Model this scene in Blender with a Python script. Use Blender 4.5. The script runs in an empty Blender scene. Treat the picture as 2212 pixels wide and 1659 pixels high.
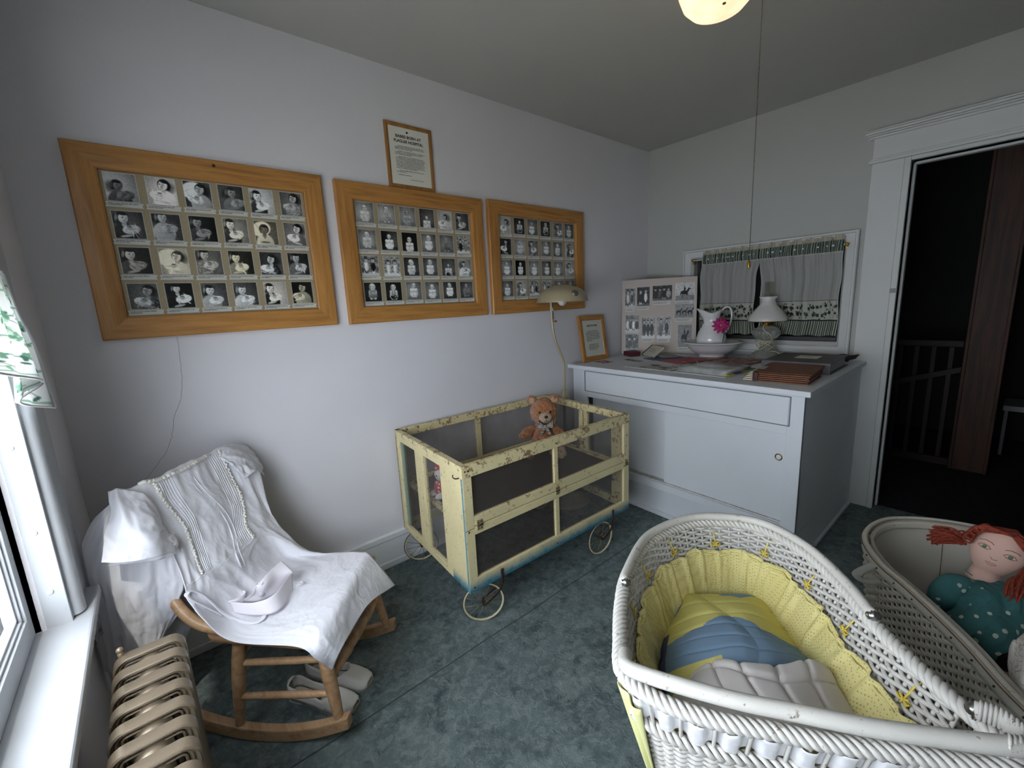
import bpy, bmesh, math, random
import numpy as np
from math import sin, cos, pi, sqrt, radians
from mathutils import Vector, Matrix, noise

S = bpy.context.scene
COL = S.collection

# ------------------------------------------------------------------ camera
CAM_H, CAM_F = 1.3818, 933.16
yaw, pitch, roll = .7001, .1866, -.0491
f_ = Vector((sin(yaw)*cos(pitch), cos(yaw)*cos(pitch), -sin(pitch)))
r_ = Vector((cos(yaw), -sin(yaw), 0)); u_ = r_.cross(f_)
r2 = cos(roll)*r_ + sin(roll)*u_; u2 = -sin(roll)*r_ + cos(roll)*u_
cd = bpy.data.cameras.new('camera'); cam = bpy.data.objects.new('camera', cd); COL.objects.link(cam)
cam.matrix_world = Matrix(((r2.x, u2.x, -f_.x, 0), (r2.y, u2.y, -f_.y, 0), (r2.z, u2.z, -f_.z, CAM_H), (0, 0, 0, 1)))
cd.sensor_width = 36; cd.lens = CAM_F/2212*36; cd.clip_start = .02; cd.clip_end = 200
S.camera = cam
# ------------------------------------------------------------------ sky, sun, exposure
W = bpy.data.worlds.new('daylight'); S.world = W; W.use_nodes = True
bg = W.node_tree.nodes['Background']
bg.inputs[0].default_value = (.855, .912, 1.0, 1); bg.inputs[1].default_value = 11.5
sd = bpy.data.lights.new('sun', 'SUN'); sd.energy = 4; sd.angle = radians(1.2); sd.color = (1, .95, .86)
so = bpy.data.objects.new('sun', sd); COL.objects.link(so)
so.rotation_euler = Vector((.14, .60, -.74)).to_track_quat('-Z', 'Y').to_euler(); so.location = (-3, -3, 5)
# the sky seen through the window, sampled as a portal
pd = bpy.data.lights.new('window_portal', 'AREA'); pd.shape = 'RECTANGLE'; pd.size = 1.9; pd.size_y = 1.5
pd.cycles.is_portal = True
po = bpy.data.objects.new('window_portal', pd); COL.objects.link(po)
po.location = (-.34, .45, 1.40); po.rotation_euler = (0, -pi/2, 0)
S.view_settings.view_transform = 'Standard'; S.view_settings.look = 'None'
S.view_settings.gamma = 1; S.view_settings.use_curve_mapping = False
S.view_settings.exposure = 0.2
S.cycles.max_bounces = 10; S.cycles.diffuse_bounces = 6; S.cycles.transparent_max_bounces = 24
S.cycles.sample_clamp_indirect = 6

# ------------------------------------------------------------------ helpers
LOC = {}          # world matrix of every empty made here
def hexc(h, g=2.2):
    h = h.lstrip('#'); v = [int(h[i:i+2], 16)/255 for i in (0, 2, 4)]
    return tuple(((c+.055)/1.055)**2.4 if c > .04045 else c/12.92 for c in v)
def thing(name, label, cat, loc=(0, 0, 0), rz=0, group=None):
    o = bpy.data.objects.new(name, None); COL.objects.link(o)
    o.empty_display_size = .05
    o.location = loc; o.rotation_euler = (0, 0, rz)
    LOC[o.name] = Matrix.Translation(loc) @ Matrix.Rotation(rz, 4, 'Z')
    o['label'] = label; o['category'] = cat
    if group: o['group'] = group
    return o
def tag(o, label=None, cat=None, group=None, kind=None):
    if label: o['label'] = label
    if cat: o['category'] = cat
    if group: o['group'] = group
    if kind: o['kind'] = kind
    return o
class MB:
    """collects vertices and faces, builds ONE mesh object"""
    def __init__(s): s.v = []; s.f = []; s.m = []; s.c = None; s.M = None
    def add(s, vs, fs, mi=0, M=None):
        b = len(s.v); MM = M if M is not None else s.M
        s.v += [tuple(MM @ Vector(p)) for p in vs] if MM is not None else [tuple(p) for p in vs]
        for f in fs: s.f.append(tuple(b+i for i in f)); s.m.append(mi)
        return s
    def box(s, x0, x1, y0, y1, z0, z1, mi=0, M=None):
        v = [(x, y, z) for z in (z0, z1) for y in (y0, y1) for x in (x0, x1)]
        return s.add(v, [(0, 2, 3, 1), (4, 5, 7, 6), (0, 1, 5, 4), (2, 6, 7, 3), (0, 4, 6, 2), (1, 3, 7, 5)], mi, M)
    def hexa(s, v, mi=0):          # 8 corners, same order as box
        return s.add(v, [(0, 2, 3, 1), (4, 5, 7, 6), (0, 1, 5, 4), (2, 6, 7, 3), (0, 4, 6, 2), (1, 3, 7, 5)], mi)
    def tube(s, pts, r, n=8, closed=False, mi=0, M=None, caps=True, flat=1.0, up=None):
        P = [Vector(p) for p in pts]; L = len(P)
        if L < 2: return s
        R = r if isinstance(r, (list, tuple, np.ndarray)) else [r]*L
        T = []
        for i in range(L):
            a = P[(i-1) % L] if (closed or i > 0) else P[i]
            b = P[(i+1) % L] if (closed or i < L-1) else P[i]
            t = b-a; T.append(t.normalized() if t.length > 1e-9 else Vector((0, 0, 1)))
        ref = Vector(up) if up else (Vector((0, 0, 1)) if abs(T[0].z) < .9 else Vector((1, 0, 0)))
        N = (ref - T[0]*ref.dot(T[0])).normalized()
        vs = []
        for i in range(L):
            if up: N = (Vector(up) - T[i]*Vector(up).dot(T[i]))
            else: N = N - T[i]*N.dot(T[i])
            N = N.normalized() if N.length > 1e-6 else T[i].orthogonal().normalized()
            B = T[i].cross(N)
            for k in range(n):
                a = 2*pi*k/n
                vs.append(P[i] + N*(R[i]*flat*sin(a)) + B*(R[i]*cos(a)))
        fs = []
        for i in range(L if closed else L-1):
            j = (i+1) % L
            for k in range(n):
                k2 = (k+1) % n
                fs.append((i*n+k, i*n+k2, j*n+k2, j*n+k))
        if caps and not closed:
            fs.append(tuple(range(n-1, -1, -1))); fs.append(tuple((L-1)*n+k for k in range(n)))
        return s.add(vs, fs, mi, M)
    def lathe(s, prof, n=24, c=(0, 0, 0), mi=0, M=None, ax=None, close=False):
        vs = []; fs = []; L = len(prof)
        for (r, z) in prof:
            for k in range(n):
                a = 2*pi*k/n; vs.append((c[0]+r*cos(a), c[1]+r*sin(a), c[2]+z))
        for i in range(L-1 if not close else L):
            j = (i+1) % L
            for k in range(n):
                k2 = (k+1) % n; fs.append((i*n+k, i*n+k2, j*n+k2, j*n+k))
        return s.add(vs, fs, mi, M)
    def ball(s, c, r, n=16, m=10, mi=0, M=None, R=None, fn=None):
        rr = r if isinstance(r, (tuple, list)) else (r, r, r); vs = []; fs = []
        for i in range(m+1):
            th = pi*i/m
            for k in range(n):
                a = 2*pi*k/n; d = Vector((sin(th)*cos(a), sin(th)*sin(a), cos(th)))
                q = Vector((d.x*rr[0], d.y*rr[1], d.z*rr[2]))
                if fn: q = fn(q, d)
                if R is not None: q = R @ q
                vs.append(q + Vector(c))
        for i in range(m):
            for k in range(n):
                k2 = (k+1) % n; fs.append((i*n+k, (i+1)*n+k, (i+1)*n+k2, i*n+k2))
        return s.add(vs, fs, mi, M)
    def grid(s, fn, nu, nv, mi=0, M=None, cu=False):
        vs = [fn(i/(nu if cu else nu-1), j/(nv-1)) for j in range(nv) for i in range(nu)]
        fs = []
        for j in range(nv-1):
            for i in range(nu if cu else nu-1):
                i2 = (i+1) % nu
                fs.append((j*nu+i, j*nu+i2, (j+1)*nu+i2, (j+1)*nu+i))
        return s.add(vs, fs, mi, M)
    def build(s, name, mats, parent=None, smooth=False, bevel=0, bseg=2, solid=0, sub=0, local=False, cols=None, weld=False, sharp=None, offset=0):
        me = bpy.data.meshes.new(name)
        vs = s.v
        if parent is not None and not local:
            Mi = LOC.get(parent.name, Matrix.Identity(4)).inverted()
            vs = [tuple(Mi @ Vector(p)) for p in vs]
        me.from_pydata([tuple(p) for p in vs], [], s.f)
        if not isinstance(mats, (list, tuple)): mats = [mats]
        for m in mats: me.materials.append(m)
        me.polygons.foreach_set('material_index', s.m)
        if cols is not None:
            a = me.color_attributes.new('Col', 'FLOAT_COLOR', 'POINT')
            arr = np.ones((len(s.v), 4), np.float32); arr[:, :cols.shape[1]] = cols
            a.data.foreach_set('color', arr.ravel())
        bm = bmesh.new(); bm.from_mesh(me)
        if weld: bmesh.ops.remove_doubles(bm, verts=bm.verts, dist=1e-5)
        if not offset: bmesh.ops.recalc_face_normals(bm, faces=bm.faces)
        bm.to_mesh(me); bm.free()
        if smooth:
            me.polygons.foreach_set('use_smooth', [True]*len(me.polygons))
            if sharp:
                me.set_sharp_from_angle(angle=radians(sharp))
        me.update()
        o = bpy.data.objects.new(name, me); COL.objects.link(o)
        if parent is not None:
            o.parent = parent
            LOC[o.name] = LOC.get(parent.name, Matrix.Identity(4))
        else: LOC[o.name] = Matrix.Identity(4)
        if solid:
            m = o.modifiers.new('solid', 'SOLIDIFY'); m.thickness = solid; m.offset = offset
        if bevel:
            m = o.modifiers.new('bevel', 'BEVEL'); m.width = bevel; m.segments = bseg; m.limit_method = 'ANGLE'
            m.harden_normals = False
        if sub:
            m = o.modifiers.new('sub', 'SUBSURF'); m.levels = sub; m.render_levels = sub
        return o
def struct(name, mb, m, parent=None, **k):
    o = mb.build(name, m, parent, **k)
    if parent is None: o['kind'] = 'structure'
    return o
def lerp(a, b, t): return a+(b-a)*t
def vl(a, b, t): return tuple(a[i]+(b[i]-a[i])*t for i in range(len(a)))
def smooth_path(P, n=8, closed=False):
    """Catmull-Rom through the points"""
    P = [Vector(p) for p in P]; L = len(P); out = []
    for i in range(L if closed else L-1):
        p0 = P[(i-1) % L] if (closed or i > 0) else P[i]*2-P[i+1]
        p1 = P[i]; p2 = P[(i+1) % L]
        p3 = P[(i+2) % L] if (closed or i+2 < L) else p2*2-p1
        for k in range(n):
            t = k/n
            out.append(.5*((2*p1)+(p2-p0)*t+(2*p0-5*p1+4*p2-p3)*t*t+(3*p1-p0-3*p2+p3)*t**3))
    if not closed: out.append(P[-1])
    return out
def catmull1(V, t):
    """sample list of vectors at t in 0..1"""
    L = len(V)-1; x = min(max(t, 0), 1)*L; i = min(int(x), L-1); f = x-i
    p1, p2 = V[i], V[i+1]
    p0 = V[i-1] if i > 0 else p1*2-p2
    p3 = V[i+2] if i+2 <= L else p2*2-p1
    return .5*((2*p1)+(p2-p0)*f+(2*p0-5*p1+4*p2-p3)*f*f+(3*p1-p0-3*p2+p3)*f**3)
def patch(G):
    """smooth surface through a grid of control points G[row][col]; returns fn(u along columns, v along rows)"""
    G = [[Vector(p) for p in r] for r in G]
    cache = {}
    def fn(u, v):
        k = round(u, 5)
        if k not in cache: cache[k] = [catmull1(r, u) for r in G]
        return catmull1(cache[k], v)
    return fn

# ------------------------------------------------------------------ materials
def newmat(name):
    m = bpy.data.materials.new(name); m.use_nodes = True
    nt = m.node_tree; b = nt.nodes['Principled BSDF']; return m, nt, b
def node(nt, t, **k):
    n = nt.nodes.new(t)
    for a, v in k.items():
        if a.startswith('i_'): n.inputs[a[2:]].default_value = v
        else: setattr(n, a, v)
    return n
def coord(nt, scale=(1, 1, 1), rot=(0, 0, 0), kind='Object'):
    tc = nt.nodes.new('ShaderNodeTexCoord'); mp = nt.nodes.new('ShaderNodeMapping')
    mp.inputs['Scale'].default_value = scale; mp.inputs['Rotation'].default_value = rot
    nt.links.new(tc.outputs[kind], mp.inputs[0]); return mp.outputs[0]
def ramp(nt, src, stops, interp='LINEAR'):
    r = nt.nodes.new('ShaderNodeValToRGB'); r.color_ramp.interpolation = interp
    e = r.color_ramp.elements
    while len(e) < len(stops): e.new(.5)
    for i, (p, c) in enumerate(stops):
        e[i].position = p; e[i].color = (*c, 1) if len(c) == 3 else c
    nt.links.new(src, r.inputs[0]); return r.outputs[0]
def mixc(nt, fac, a, b):
    m = nt.nodes.new('ShaderNodeMix'); m.data_type = 'RGBA'
    for i, v in ((0, fac), (6, a), (7, b)):
        if hasattr(v, 'is_output'): nt.links.new(v, m.inputs[i])
        else: m.inputs[i].default_value = v if i == 0 else (*v[:3], 1)
    return m.outputs[2]
def math_(nt, op, a, b=0):
    m = nt.nodes.new('ShaderNodeMath'); m.operation = op
    for i, v in enumerate((a, b)):
        if hasattr(v, 'is_output'): nt.links.new(v, m.inputs[i])
        else: m.inputs[i].default_value = v
    return m.outputs[0]
def noise_(nt, vec, scale, detail=4, rough=.5, out=0, dist=0):
    n = nt.nodes.new('ShaderNodeTexNoise'); n.inputs['Scale'].default_value = scale
    n.inputs['Detail'].default_value = detail; n.inputs['Roughness'].default_value = rough
    n.inputs['Distortion'].default_value = dist
    if vec is not None: nt.links.new(vec, n.inputs['Vector'])
    return n.outputs[out]
def bump(nt, b, h, strength=.3, dist=.002):
    n = nt.nodes.new('ShaderNodeBump'); n.inputs['Strength'].default_value = strength
    n.inputs['Distance'].default_value = dist; nt.links.new(h, n.inputs['Height'])
    nt.links.new(n.outputs[0], b.inputs['Normal']); return n
def simple(name, c, rough=.5, metal=0, nscale=0, namt=.12, bstr=0, bscale=60, bdist=.001, spec=.5, coat=0, sheen=0, emit=None, trans=0, ior=1.45, sss=0):
    m, nt, b = newmat(name)
    if isinstance(c, str): c = hexc(c)
    b.inputs['Base Color'].default_value = (*c, 1); b.inputs['Roughness'].default_value = rough
    b.inputs['Metallic'].default_value = metal; b.inputs['Specular IOR Level'].default_value = spec
    b.inputs['Coat Weight'].default_value = coat; b.inputs['Sheen Weight'].default_value = sheen
    b.inputs['Transmission Weight'].default_value = trans; b.inputs['IOR'].default_value = ior
    if emit: b.inputs['Emission Color'].default_value = (*emit[0], 1); b.inputs['Emission Strength'].default_value = emit[1]
    if nscale:
        v = coord(nt); n = noise_(nt, v, nscale, 5)
        d = tuple(x*(1-namt) for x in c); l = tuple(min(1, x*(1+namt)) for x in c)
        nt.links.new(ramp(nt, n, [(.3, d), (.7, l)]), b.inputs['Base Color'])
    if bstr:
        v = coord(nt); bump(nt, b, noise_(nt, v, bscale, 4), bstr, bdist)
    return m
def cloth(name, c, weave=900, rough=.85, wr=.0, trans=.0, bs=.15):
    m, nt, b = newmat(name)
    if isinstance(c, str): c = hexc(c)
    b.inputs['Base Color'].default_value = (*c, 1); b.inputs['Roughness'].default_value = rough
    b.inputs['Specular IOR Level'].default_value = .2; b.inputs['Sheen Weight'].default_value = .15
    v = coord(nt); bump(nt, b, noise_(nt, v, weave, 2), bs, .0006)
    if trans:
        t = nt.nodes.new('ShaderNodeBsdfTranslucent'); t.inputs[0].default_value = (*c, 1)
        mx = nt.nodes.new('ShaderNodeMixShader'); mx.inputs[0].default_value = trans
        nt.links.new(b.outputs[0], mx.inputs[1]); nt.links.new(t.outputs[0], mx.inputs[2])
        nt.links.new(mx.outputs[0], nt.nodes['Material Output'].inputs[0])
    return m
def vcol(name, rough=.5, spec=.4, coat=0, trans=0, bs=0):
    m, nt, b = newmat(name)
    a = nt.nodes.new('ShaderNodeVertexColor'); a.layer_name = 'Col'
    nt.links.new(a.outputs[0], b.inputs['Base Color']); b.inputs['Roughness'].default_value = rough
    b.inputs['Specular IOR Level'].default_value = spec; b.inputs['Coat Weight'].default_value = coat
    if bs:
        v = coord(nt); bump(nt, b, noise_(nt, v, 700, 2), bs, .0006)
    if trans:
        t = nt.nodes.new('ShaderNodeBsdfTranslucent'); nt.links.new(a.outputs[0], t.inputs[0])
        mx = nt.nodes.new('ShaderNodeMixShader'); mx.inputs[0].default_value = trans
        nt.links.new(b.outputs[0], mx.inputs[1]); nt.links.new(t.outputs[0], mx.inputs[2])
        nt.links.new(mx.outputs[0], nt.nodes['Material Output'].inputs[0])
    return m
def wood(name, light, dark, along='Y', scale=1, rough=.45, coat=.1):
    m, nt, b = newmat(name)
    sc = {'X': (1.5, 22, 22), 'Y': (22, 1.5, 22), 'Z': (22, 22, 1.5)}[along]
    v = coord(nt, tuple(x*scale for x in sc))
    n = noise_(nt, v, 2.2, 6, .6, dist=.6)
    v2 = coord(nt, tuple(x*scale*5 for x in sc)); n2 = noise_(nt, v2, 3, 3, .6)
    l, d = hexc(light), hexc(dark)
    c = ramp(nt, n, [(.32, d), (.5, vl(d, l, .6)), (.7, l)])
    c = mixc(nt, math_(nt, 'MULTIPLY', ramp(nt, n2, [(.52, (0, 0, 0)), (.68, (1, 1, 1))]), .35), c, d)
    nt.links.new(c, b.inputs['Base Color']); b.inputs['Roughness'].default_value = rough
    b.inputs['Coat Weight'].default_value = coat
    bump(nt, b, n2, .12, .0008)
    return m
def wallpaint(name, c, amt=.05, rough=.75, big=.8):
    bs_ = .22 if rough > .6 else .05
    m, nt, b = newmat(name); c = hexc(c) if isinstance(c, str) else c
    v = coord(nt); n = noise_(nt, v, big, 4, .55)
    nt.links.new(ramp(nt, n, [(.3, tuple(x*(1-amt) for x in c)), (.7, tuple(min(1, x*(1+amt)) for x in c))]), b.inputs['Base Color'])
    b.inputs['Roughness'].default_value = rough; b.inputs['Specular IOR Level'].default_value = .3 if rough < .6 else .08
    n1 = noise_(nt, v, 260, 3, .6); n2 = noise_(nt, v, 9, 3, .5)
    h = math_(nt, 'ADD', math_(nt, 'MULTIPLY', n1, .25), n2)
    bump(nt, b, h, bs_, .006)
    return m
M = {}
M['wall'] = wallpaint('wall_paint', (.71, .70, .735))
M['wall_warm_dim'] = wallpaint('wall_paint_warm_dimmed', (.465, .472, .448))  # warmer paint, darkened to stand in for light fading away from the window
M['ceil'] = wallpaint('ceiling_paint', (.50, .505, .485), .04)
M['trim'] = wallpaint('trim_paint', (.60, .61, .60), .03, .45, 3)
M['deskpaint'] = wallpaint('desk_paint', (.70, .73, .77), .03, .45, 2.5)
M['white'] = simple('white_gloss_paint', (.80, .82, .84), .35, nscale=5, namt=.05, bstr=.2, bscale=30, bdist=.002)
M['winpaint'] = simple('window_paint', (.47, .49, .52), .4, nscale=7, namt=.06, bstr=.25, bscale=25, bdist=.003)
M['oak'] = wood('honey_oak', '#c08a48', '#966430', 'X')
M['oakv'] = wood('honey_oak_upright', '#c08a48', '#966430', 'Z')
M['beech'] = wood('rocker_wood', '#c4a07a', '#9a7450', 'Y', .8)
M['brass'] = simple('brass', '#b98d3c', .3, 1)
M['iron'] = simple('rusty_iron', '#4a3a30', .55, .6, nscale=90, namt=.5)
M['chrome'] = simple('steel', '#9a9a98', .28, 1)
M['black'] = simple('black', (.01, .01, .011), .5)
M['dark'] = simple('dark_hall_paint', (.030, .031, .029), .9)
M['glass'] = None
def glassmat(name, c=(1, 1, 1), a=.9, rough=.02):
    m, nt, b = newmat(name); nt.nodes.remove(b)
    t = nt.nodes.new('ShaderNodeBsdfTransparent'); t.inputs[0].default_value = (*c, 1)
    g = nt.nodes.new('ShaderNodeBsdfGlossy'); g.inputs['Roughness'].default_value = rough
    fr = nt.nodes.new('ShaderNodeLayerWeight'); fr.inputs[0].default_value = .5
    mx = nt.nodes.new('ShaderNodeMixShader')
    nt.links.new(math_(nt, 'ADD', math_(nt, 'MULTIPLY', math_(nt, 'POWER', fr.outputs[1], 5.0), .9), .035), mx.inputs[0])
    nt.links.new(t.outputs[0], mx.inputs[1]); nt.links.new(g.outputs[0], mx.inputs[2])
    nt.links.new(mx.outputs[0], nt.nodes['Material Output'].inputs[0]); return m
M['glass'] = glassmat('clear_glass', (.96, .97, .97))
M['photo'] = vcol('photo_print', .35, .3)
M['print'] = vcol('printed_matter', .6, .3)
M['ink'] = simple('ink', (.02, .02, .02), .7)
M['paper'] = simple('paper', (.72, .71, .64), .7)
# ------------------------------------------------------------------ the room
YW, XW, HC, XL, YB = 2.110, 3.3365, 2.521, -.245, -1.7     # photo wall, desk wall, ceiling, window wall, wall behind
def carpet():
    m, nt, b = newmat('green_carpet')
    v = coord(nt)
    big = noise_(nt, v, 7, 6, .62, dist=.5); mid = noise_(nt, v, 34, 5, .65, dist=.8)
    vo = nt.nodes.new('ShaderNodeTexNoise'); vo.noise_type = 'RIDGED_MULTIFRACTAL'; vo.inputs['Scale'].default_value = 55
    vo.inputs['Detail'].default_value = 3; vo.inputs['Distortion'].default_value = 1.2; nt.links.new(v, vo.inputs['Vector'])
    c = ramp(nt, big, [(.3, (.075, .100, .102)), (.5, (.130, .170, .170)), (.72, (.200, .245, .240))])
    c = mixc(nt, math_(nt, 'MULTIPLY', ramp(nt, mid, [(.45, (0, 0, 0)), (.62, (1, 1, 1))]), .55), c, (.27, .32, .305))
    c = mixc(nt, math_(nt, 'MULTIPLY', ramp(nt, vo.outputs[0], [(.50, (0, 0, 0)), (.80, (1, 1, 1))]), .62), c, (.42, .45, .41))
    dk = noise_(nt, v, 15, 4, .6)
    c = mixc(nt, math_(nt, 'MULTIPLY', ramp(nt, dk, [(.30, (1, 1, 1)), (.46, (0, 0, 0))]), .6), c, (.040, .055, .066))
    nt.links.new(c, b.inputs['Base Color']); b.inputs['Roughness'].default_value = .95
    b.inputs['Specular IOR Level'].default_value = .1
    fine = noise_(nt, v, 420, 2, .5)
    h = math_(nt, 'ADD', math_(nt, 'MULTIPLY', vo.outputs[0], 1.0), math_(nt, 'MULTIPLY', fine, .7))
    bump(nt, b, h, .8, .006)
    return m
M['carpet'] = carpet()
b = MB(); b.box(XL-.2, XW+.06, YB-.1, YW+.1, -.12, 0); struct('floor', b, M['carpet'])
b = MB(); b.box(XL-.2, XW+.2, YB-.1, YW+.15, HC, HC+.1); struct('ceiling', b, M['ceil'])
b = MB(); b.box(XL-.2, XW+.14, YW, YW+.14, -.1, HC); struct('wall_back', b, M['wall'])
b = MB(); b.box(XL-.2, XW+.14, YB-.14, YB, -.1, HC); struct('wall_front', b, M['wall_warm_dim'])
# desk wall with the doorway and the small inside window
DY0, DY1, DZ = -.36, .485, 2.035
WY0, WY1, WZ0, WZ1 = .747, 1.700, 1.036, 1.645
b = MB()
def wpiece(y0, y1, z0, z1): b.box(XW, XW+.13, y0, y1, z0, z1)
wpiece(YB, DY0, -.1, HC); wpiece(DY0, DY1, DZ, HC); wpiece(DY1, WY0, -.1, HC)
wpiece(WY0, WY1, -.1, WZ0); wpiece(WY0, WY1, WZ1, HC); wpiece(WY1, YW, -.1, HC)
struct('wall_right', b, M['wall_warm_dim'])
# window wall
OY0, OY1, OZ0, OZ1 = -.15, 1.42, .66, 2.12
b = MB(); X0 = XL-.16
for (y0, y1, z0, z1) in ((YB, OY0, -.1, HC), (OY1, YW, -.1, HC), (OY0, OY1, -.1, OZ0), (OY0, OY1, OZ1, HC)):
    b.box(X0, XL, y0, y1, z0, z1)
struct('wall_left', b, M['wall'])
# baseboards
def baseboard(name, pts_box, mat=M['trim']):
    b = MB()
    for bx in pts_box: b.box(*bx)
    return struct(name, b, mat, bevel=.006)
baseboard('baseboard_back', mat=M['white'], pts_box=[(XL, XW, YW-.018, YW, 0, .185), (XL, XW, YW-.030, YW-.018, 0, .035), (XL, XW, YW-.024, YW-.018, .155, .185)])
baseboard('baseboard_right', [(XW-.02, XW, .60, YW, 0, .185)])
baseboard('baseboard_left', [(XL, XL+.018, YB, YW, 0, .185)])
# carpet seam: a long thin raised line across the floor
b = MB(); pts = []
for i in range(60):
    t = i/59; x = lerp(-.1, 2.25, t); y = lerp(1.318, 1.300, t)
    pts.append((x, y + .006*noise.noise(Vector((x*4, 0, 3))), .001))
b.tube(pts, .0022, 5); tag(b.build('carpet_seam', simple('seam', (.060, .070, .068), .95)), 'long dark ridge where two lengths of green carpet meet', 'carpet seam', kind='structure')

# doorway trim
b = MB()
JX = XW-.022
b.box(JX, XW, DY1+.028, .655, 0, DZ+.02)                  # left casing board
b.box(JX-.0, XW, DY0-.17, DY0-.028, 0, DZ+.02)
b.box(JX, XW, DY0-.17, .655, DZ+.048, 2.188)               # frieze board
b.box(JX-.016, XW, DY0-.19, .668, DZ+.020, DZ+.036)          # fillet
b.box(JX-.006, XW, DY0-.19, .662, DZ+.036, DZ+.048)
struct('trim_1', b, M['trim'], bevel=.003)
b = MB()                                                    # cap mould
for k, (dx, z0, z1) in enumerate(((.012, 2.186, 2.198), (.024, 2.198, 2.206), (.038, 2.206, 2.218), (.046, 2.218, 2.226))):
    b.box(JX-dx, XW, DY0-.20, .675+dx*.4, z0, z1)
struct('trim_2', b, M['trim'], bevel=.003)
b = MB()                                                    # jamb lining and stops
b.box(JX-.004, XW+.13, DY1, DY1+.028, 0, DZ+.02); b.box(JX-.004, XW+.13, DY0-.028, DY0, 0, DZ+.02)
b.box(JX-.004, XW+.13, DY0, DY1, DZ, DZ+.02)
b.box(XW+.045, XW+.085, DY1-.013, DY1, 0, DZ); b.box(XW+.045, XW+.085, DY0, DY1, DZ-.013, DZ)
d1 = struct('door_1', b, M['trim'], bevel=.003)
h = MB(); h.box(JX-.006, JX+.03, DY1-.002, DY1+.03, 1.33, 1.355); h.build('hinge', simple('painted_hinge', (.25, .25, .24), .5), d1, bevel=.001)

# inside window above the desk
b = MB(); t = .026
def bar(y0, y1, z0, z1, x0=XW-t, x1=XW): b.box(x0, x1, y0, y1, z0, z1)
def mitre(b, y0, y1, z0, z1, w, x0, x1, prof):
    """picture-frame moulding in the desk wall plane; prof = (offset across width 0..1, height)"""
    for side in range(4):
        c = [(y0, z0), (y1, z0), (y1, z1), (y0, z1)]
        a, d = c[side], c[(side+1) % 4]
        sa = [(1, 1), (-1, 1), (-1, -1), (1, -1)]; s0 = sa[side]; s1 = sa[(side+1) % 4]
        vs = []
        for (o, h) in prof:
            vs.append((x0-h, a[0]+s0[0]*o*w, a[1]+s0[1]*o*w)); vs.append((x0-h, d[0]+s1[0]*o*w, d[1]+s1[1]*o*w))
        fs = [(2*i, 2*i+1, 2*i+3, 2*i+2) for i in range(len(prof)-1)]
        b.add(vs, fs)
mitre(b, .680, 1.778, .948, 1.708, .068, XW, XW, [(0, 0), (0, .030), (.08, .036), (.20, .036), (.26, .026), (.5, .022), (.85, .018), (.93, .010), (1.0, .006), (1.0, -.13)])
w2 = struct('window_2', b, M['trim'])
g = MB(); g.box(XW+.07, XW+.074, WY0, WY1, WZ0, WZ1); g.build('pane', M['glass'], w2)
g = MB(); g.box(XW+.055, XW+.10, WY0, WY1, WZ0-.02, WZ0+.022); g.box(XW+.055, XW+.10, WY0-.01, WY0+.02, WZ0, WZ1); g.box(XW+.055, XW+.10, WY1-.02, WY1+.01, WZ0, WZ1)
g.build('sash', simple('dark_sash', (.05, .05, .05), .5), w2)

# hall beyond the doorway
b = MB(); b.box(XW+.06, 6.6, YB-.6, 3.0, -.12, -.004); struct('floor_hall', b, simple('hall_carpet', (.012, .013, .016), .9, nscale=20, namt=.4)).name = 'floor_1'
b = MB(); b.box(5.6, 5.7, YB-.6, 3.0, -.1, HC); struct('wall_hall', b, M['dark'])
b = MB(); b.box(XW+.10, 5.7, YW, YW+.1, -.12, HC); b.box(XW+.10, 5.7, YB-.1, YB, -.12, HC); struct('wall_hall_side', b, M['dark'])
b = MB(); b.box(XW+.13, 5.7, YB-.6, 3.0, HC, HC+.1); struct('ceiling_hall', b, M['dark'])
# stair balustrade in the hall
mah = wood('dark_red_stain', '#2b120a', '#160905', 'Z', 1, .6, 0)
bal = thing('stair_balustrade', 'dark stained stair railing with plain square balusters, in the dark hall through the doorway', 'railing', (4.55, .5, 0))
b = MB(); b.box(4.52, 4.59, .25, 1.6, .90, .95); b.build('handrail', mah, bal, bevel=.006)
b = MB(); b.box(4.52, 4.59, .25, 1.6, -.004, .05); b.build('bottom_rail', mah, bal)
for k in range(12):
    y = .30+k*.095; q = MB(); q.box(4.54, 4.565, y, y+.025, .05, .90); q.build('baluster', mah, bal)
q = MB(); q.add([(4.50, .25, .72), (4.50, 1.3, .34), (4.50, 1.3, .38), (4.50, .25, .76), (4.51, .25, .72), (4.51, 1.3, .34), (4.51, 1.3, .38), (4.51, .25, .76)],
    [(0, 1, 2, 3), (4, 7, 6, 5), (0, 4, 5, 1), (3, 2, 6, 7)]); q.build('stair_rail', mah, bal)
b = MB(); b.box(4.46, 4.62, .05, .24, -.004, HC)
b.box(4.45, 4.46, .045, .065, -.004, HC); b.box(4.45, 4.46, .225, .245, -.004, HC)
tag(b.build('newel_post', wood('red_brown_post', '#54301b', '#27150b', 'Z', .7, .6, .0), bevel=.004), 'tall reddish brown wooden post beside the stair railing in the dark hall', 'post')
# white step stool beyond, barely seen
st = thing('hall_shelf', 'pale low shelf standing in the hall, at the right edge of the doorway view', 'shelf', (5.2, -.1, 0))
b = MB(); b.box(5.05, 5.4, -.45, .02, .36, .40); b.build('shelf_board', simple('grey_white', (.35, .35, .36), .6), st)
for yy in (-.43, 0.0):
    b = MB(); b.box(5.06, 5.38, yy-.01, yy+.01, -.004, .36); b.build('side_panel', simple('grey_white2', (.25, .25, .27), .6), st)

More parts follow.
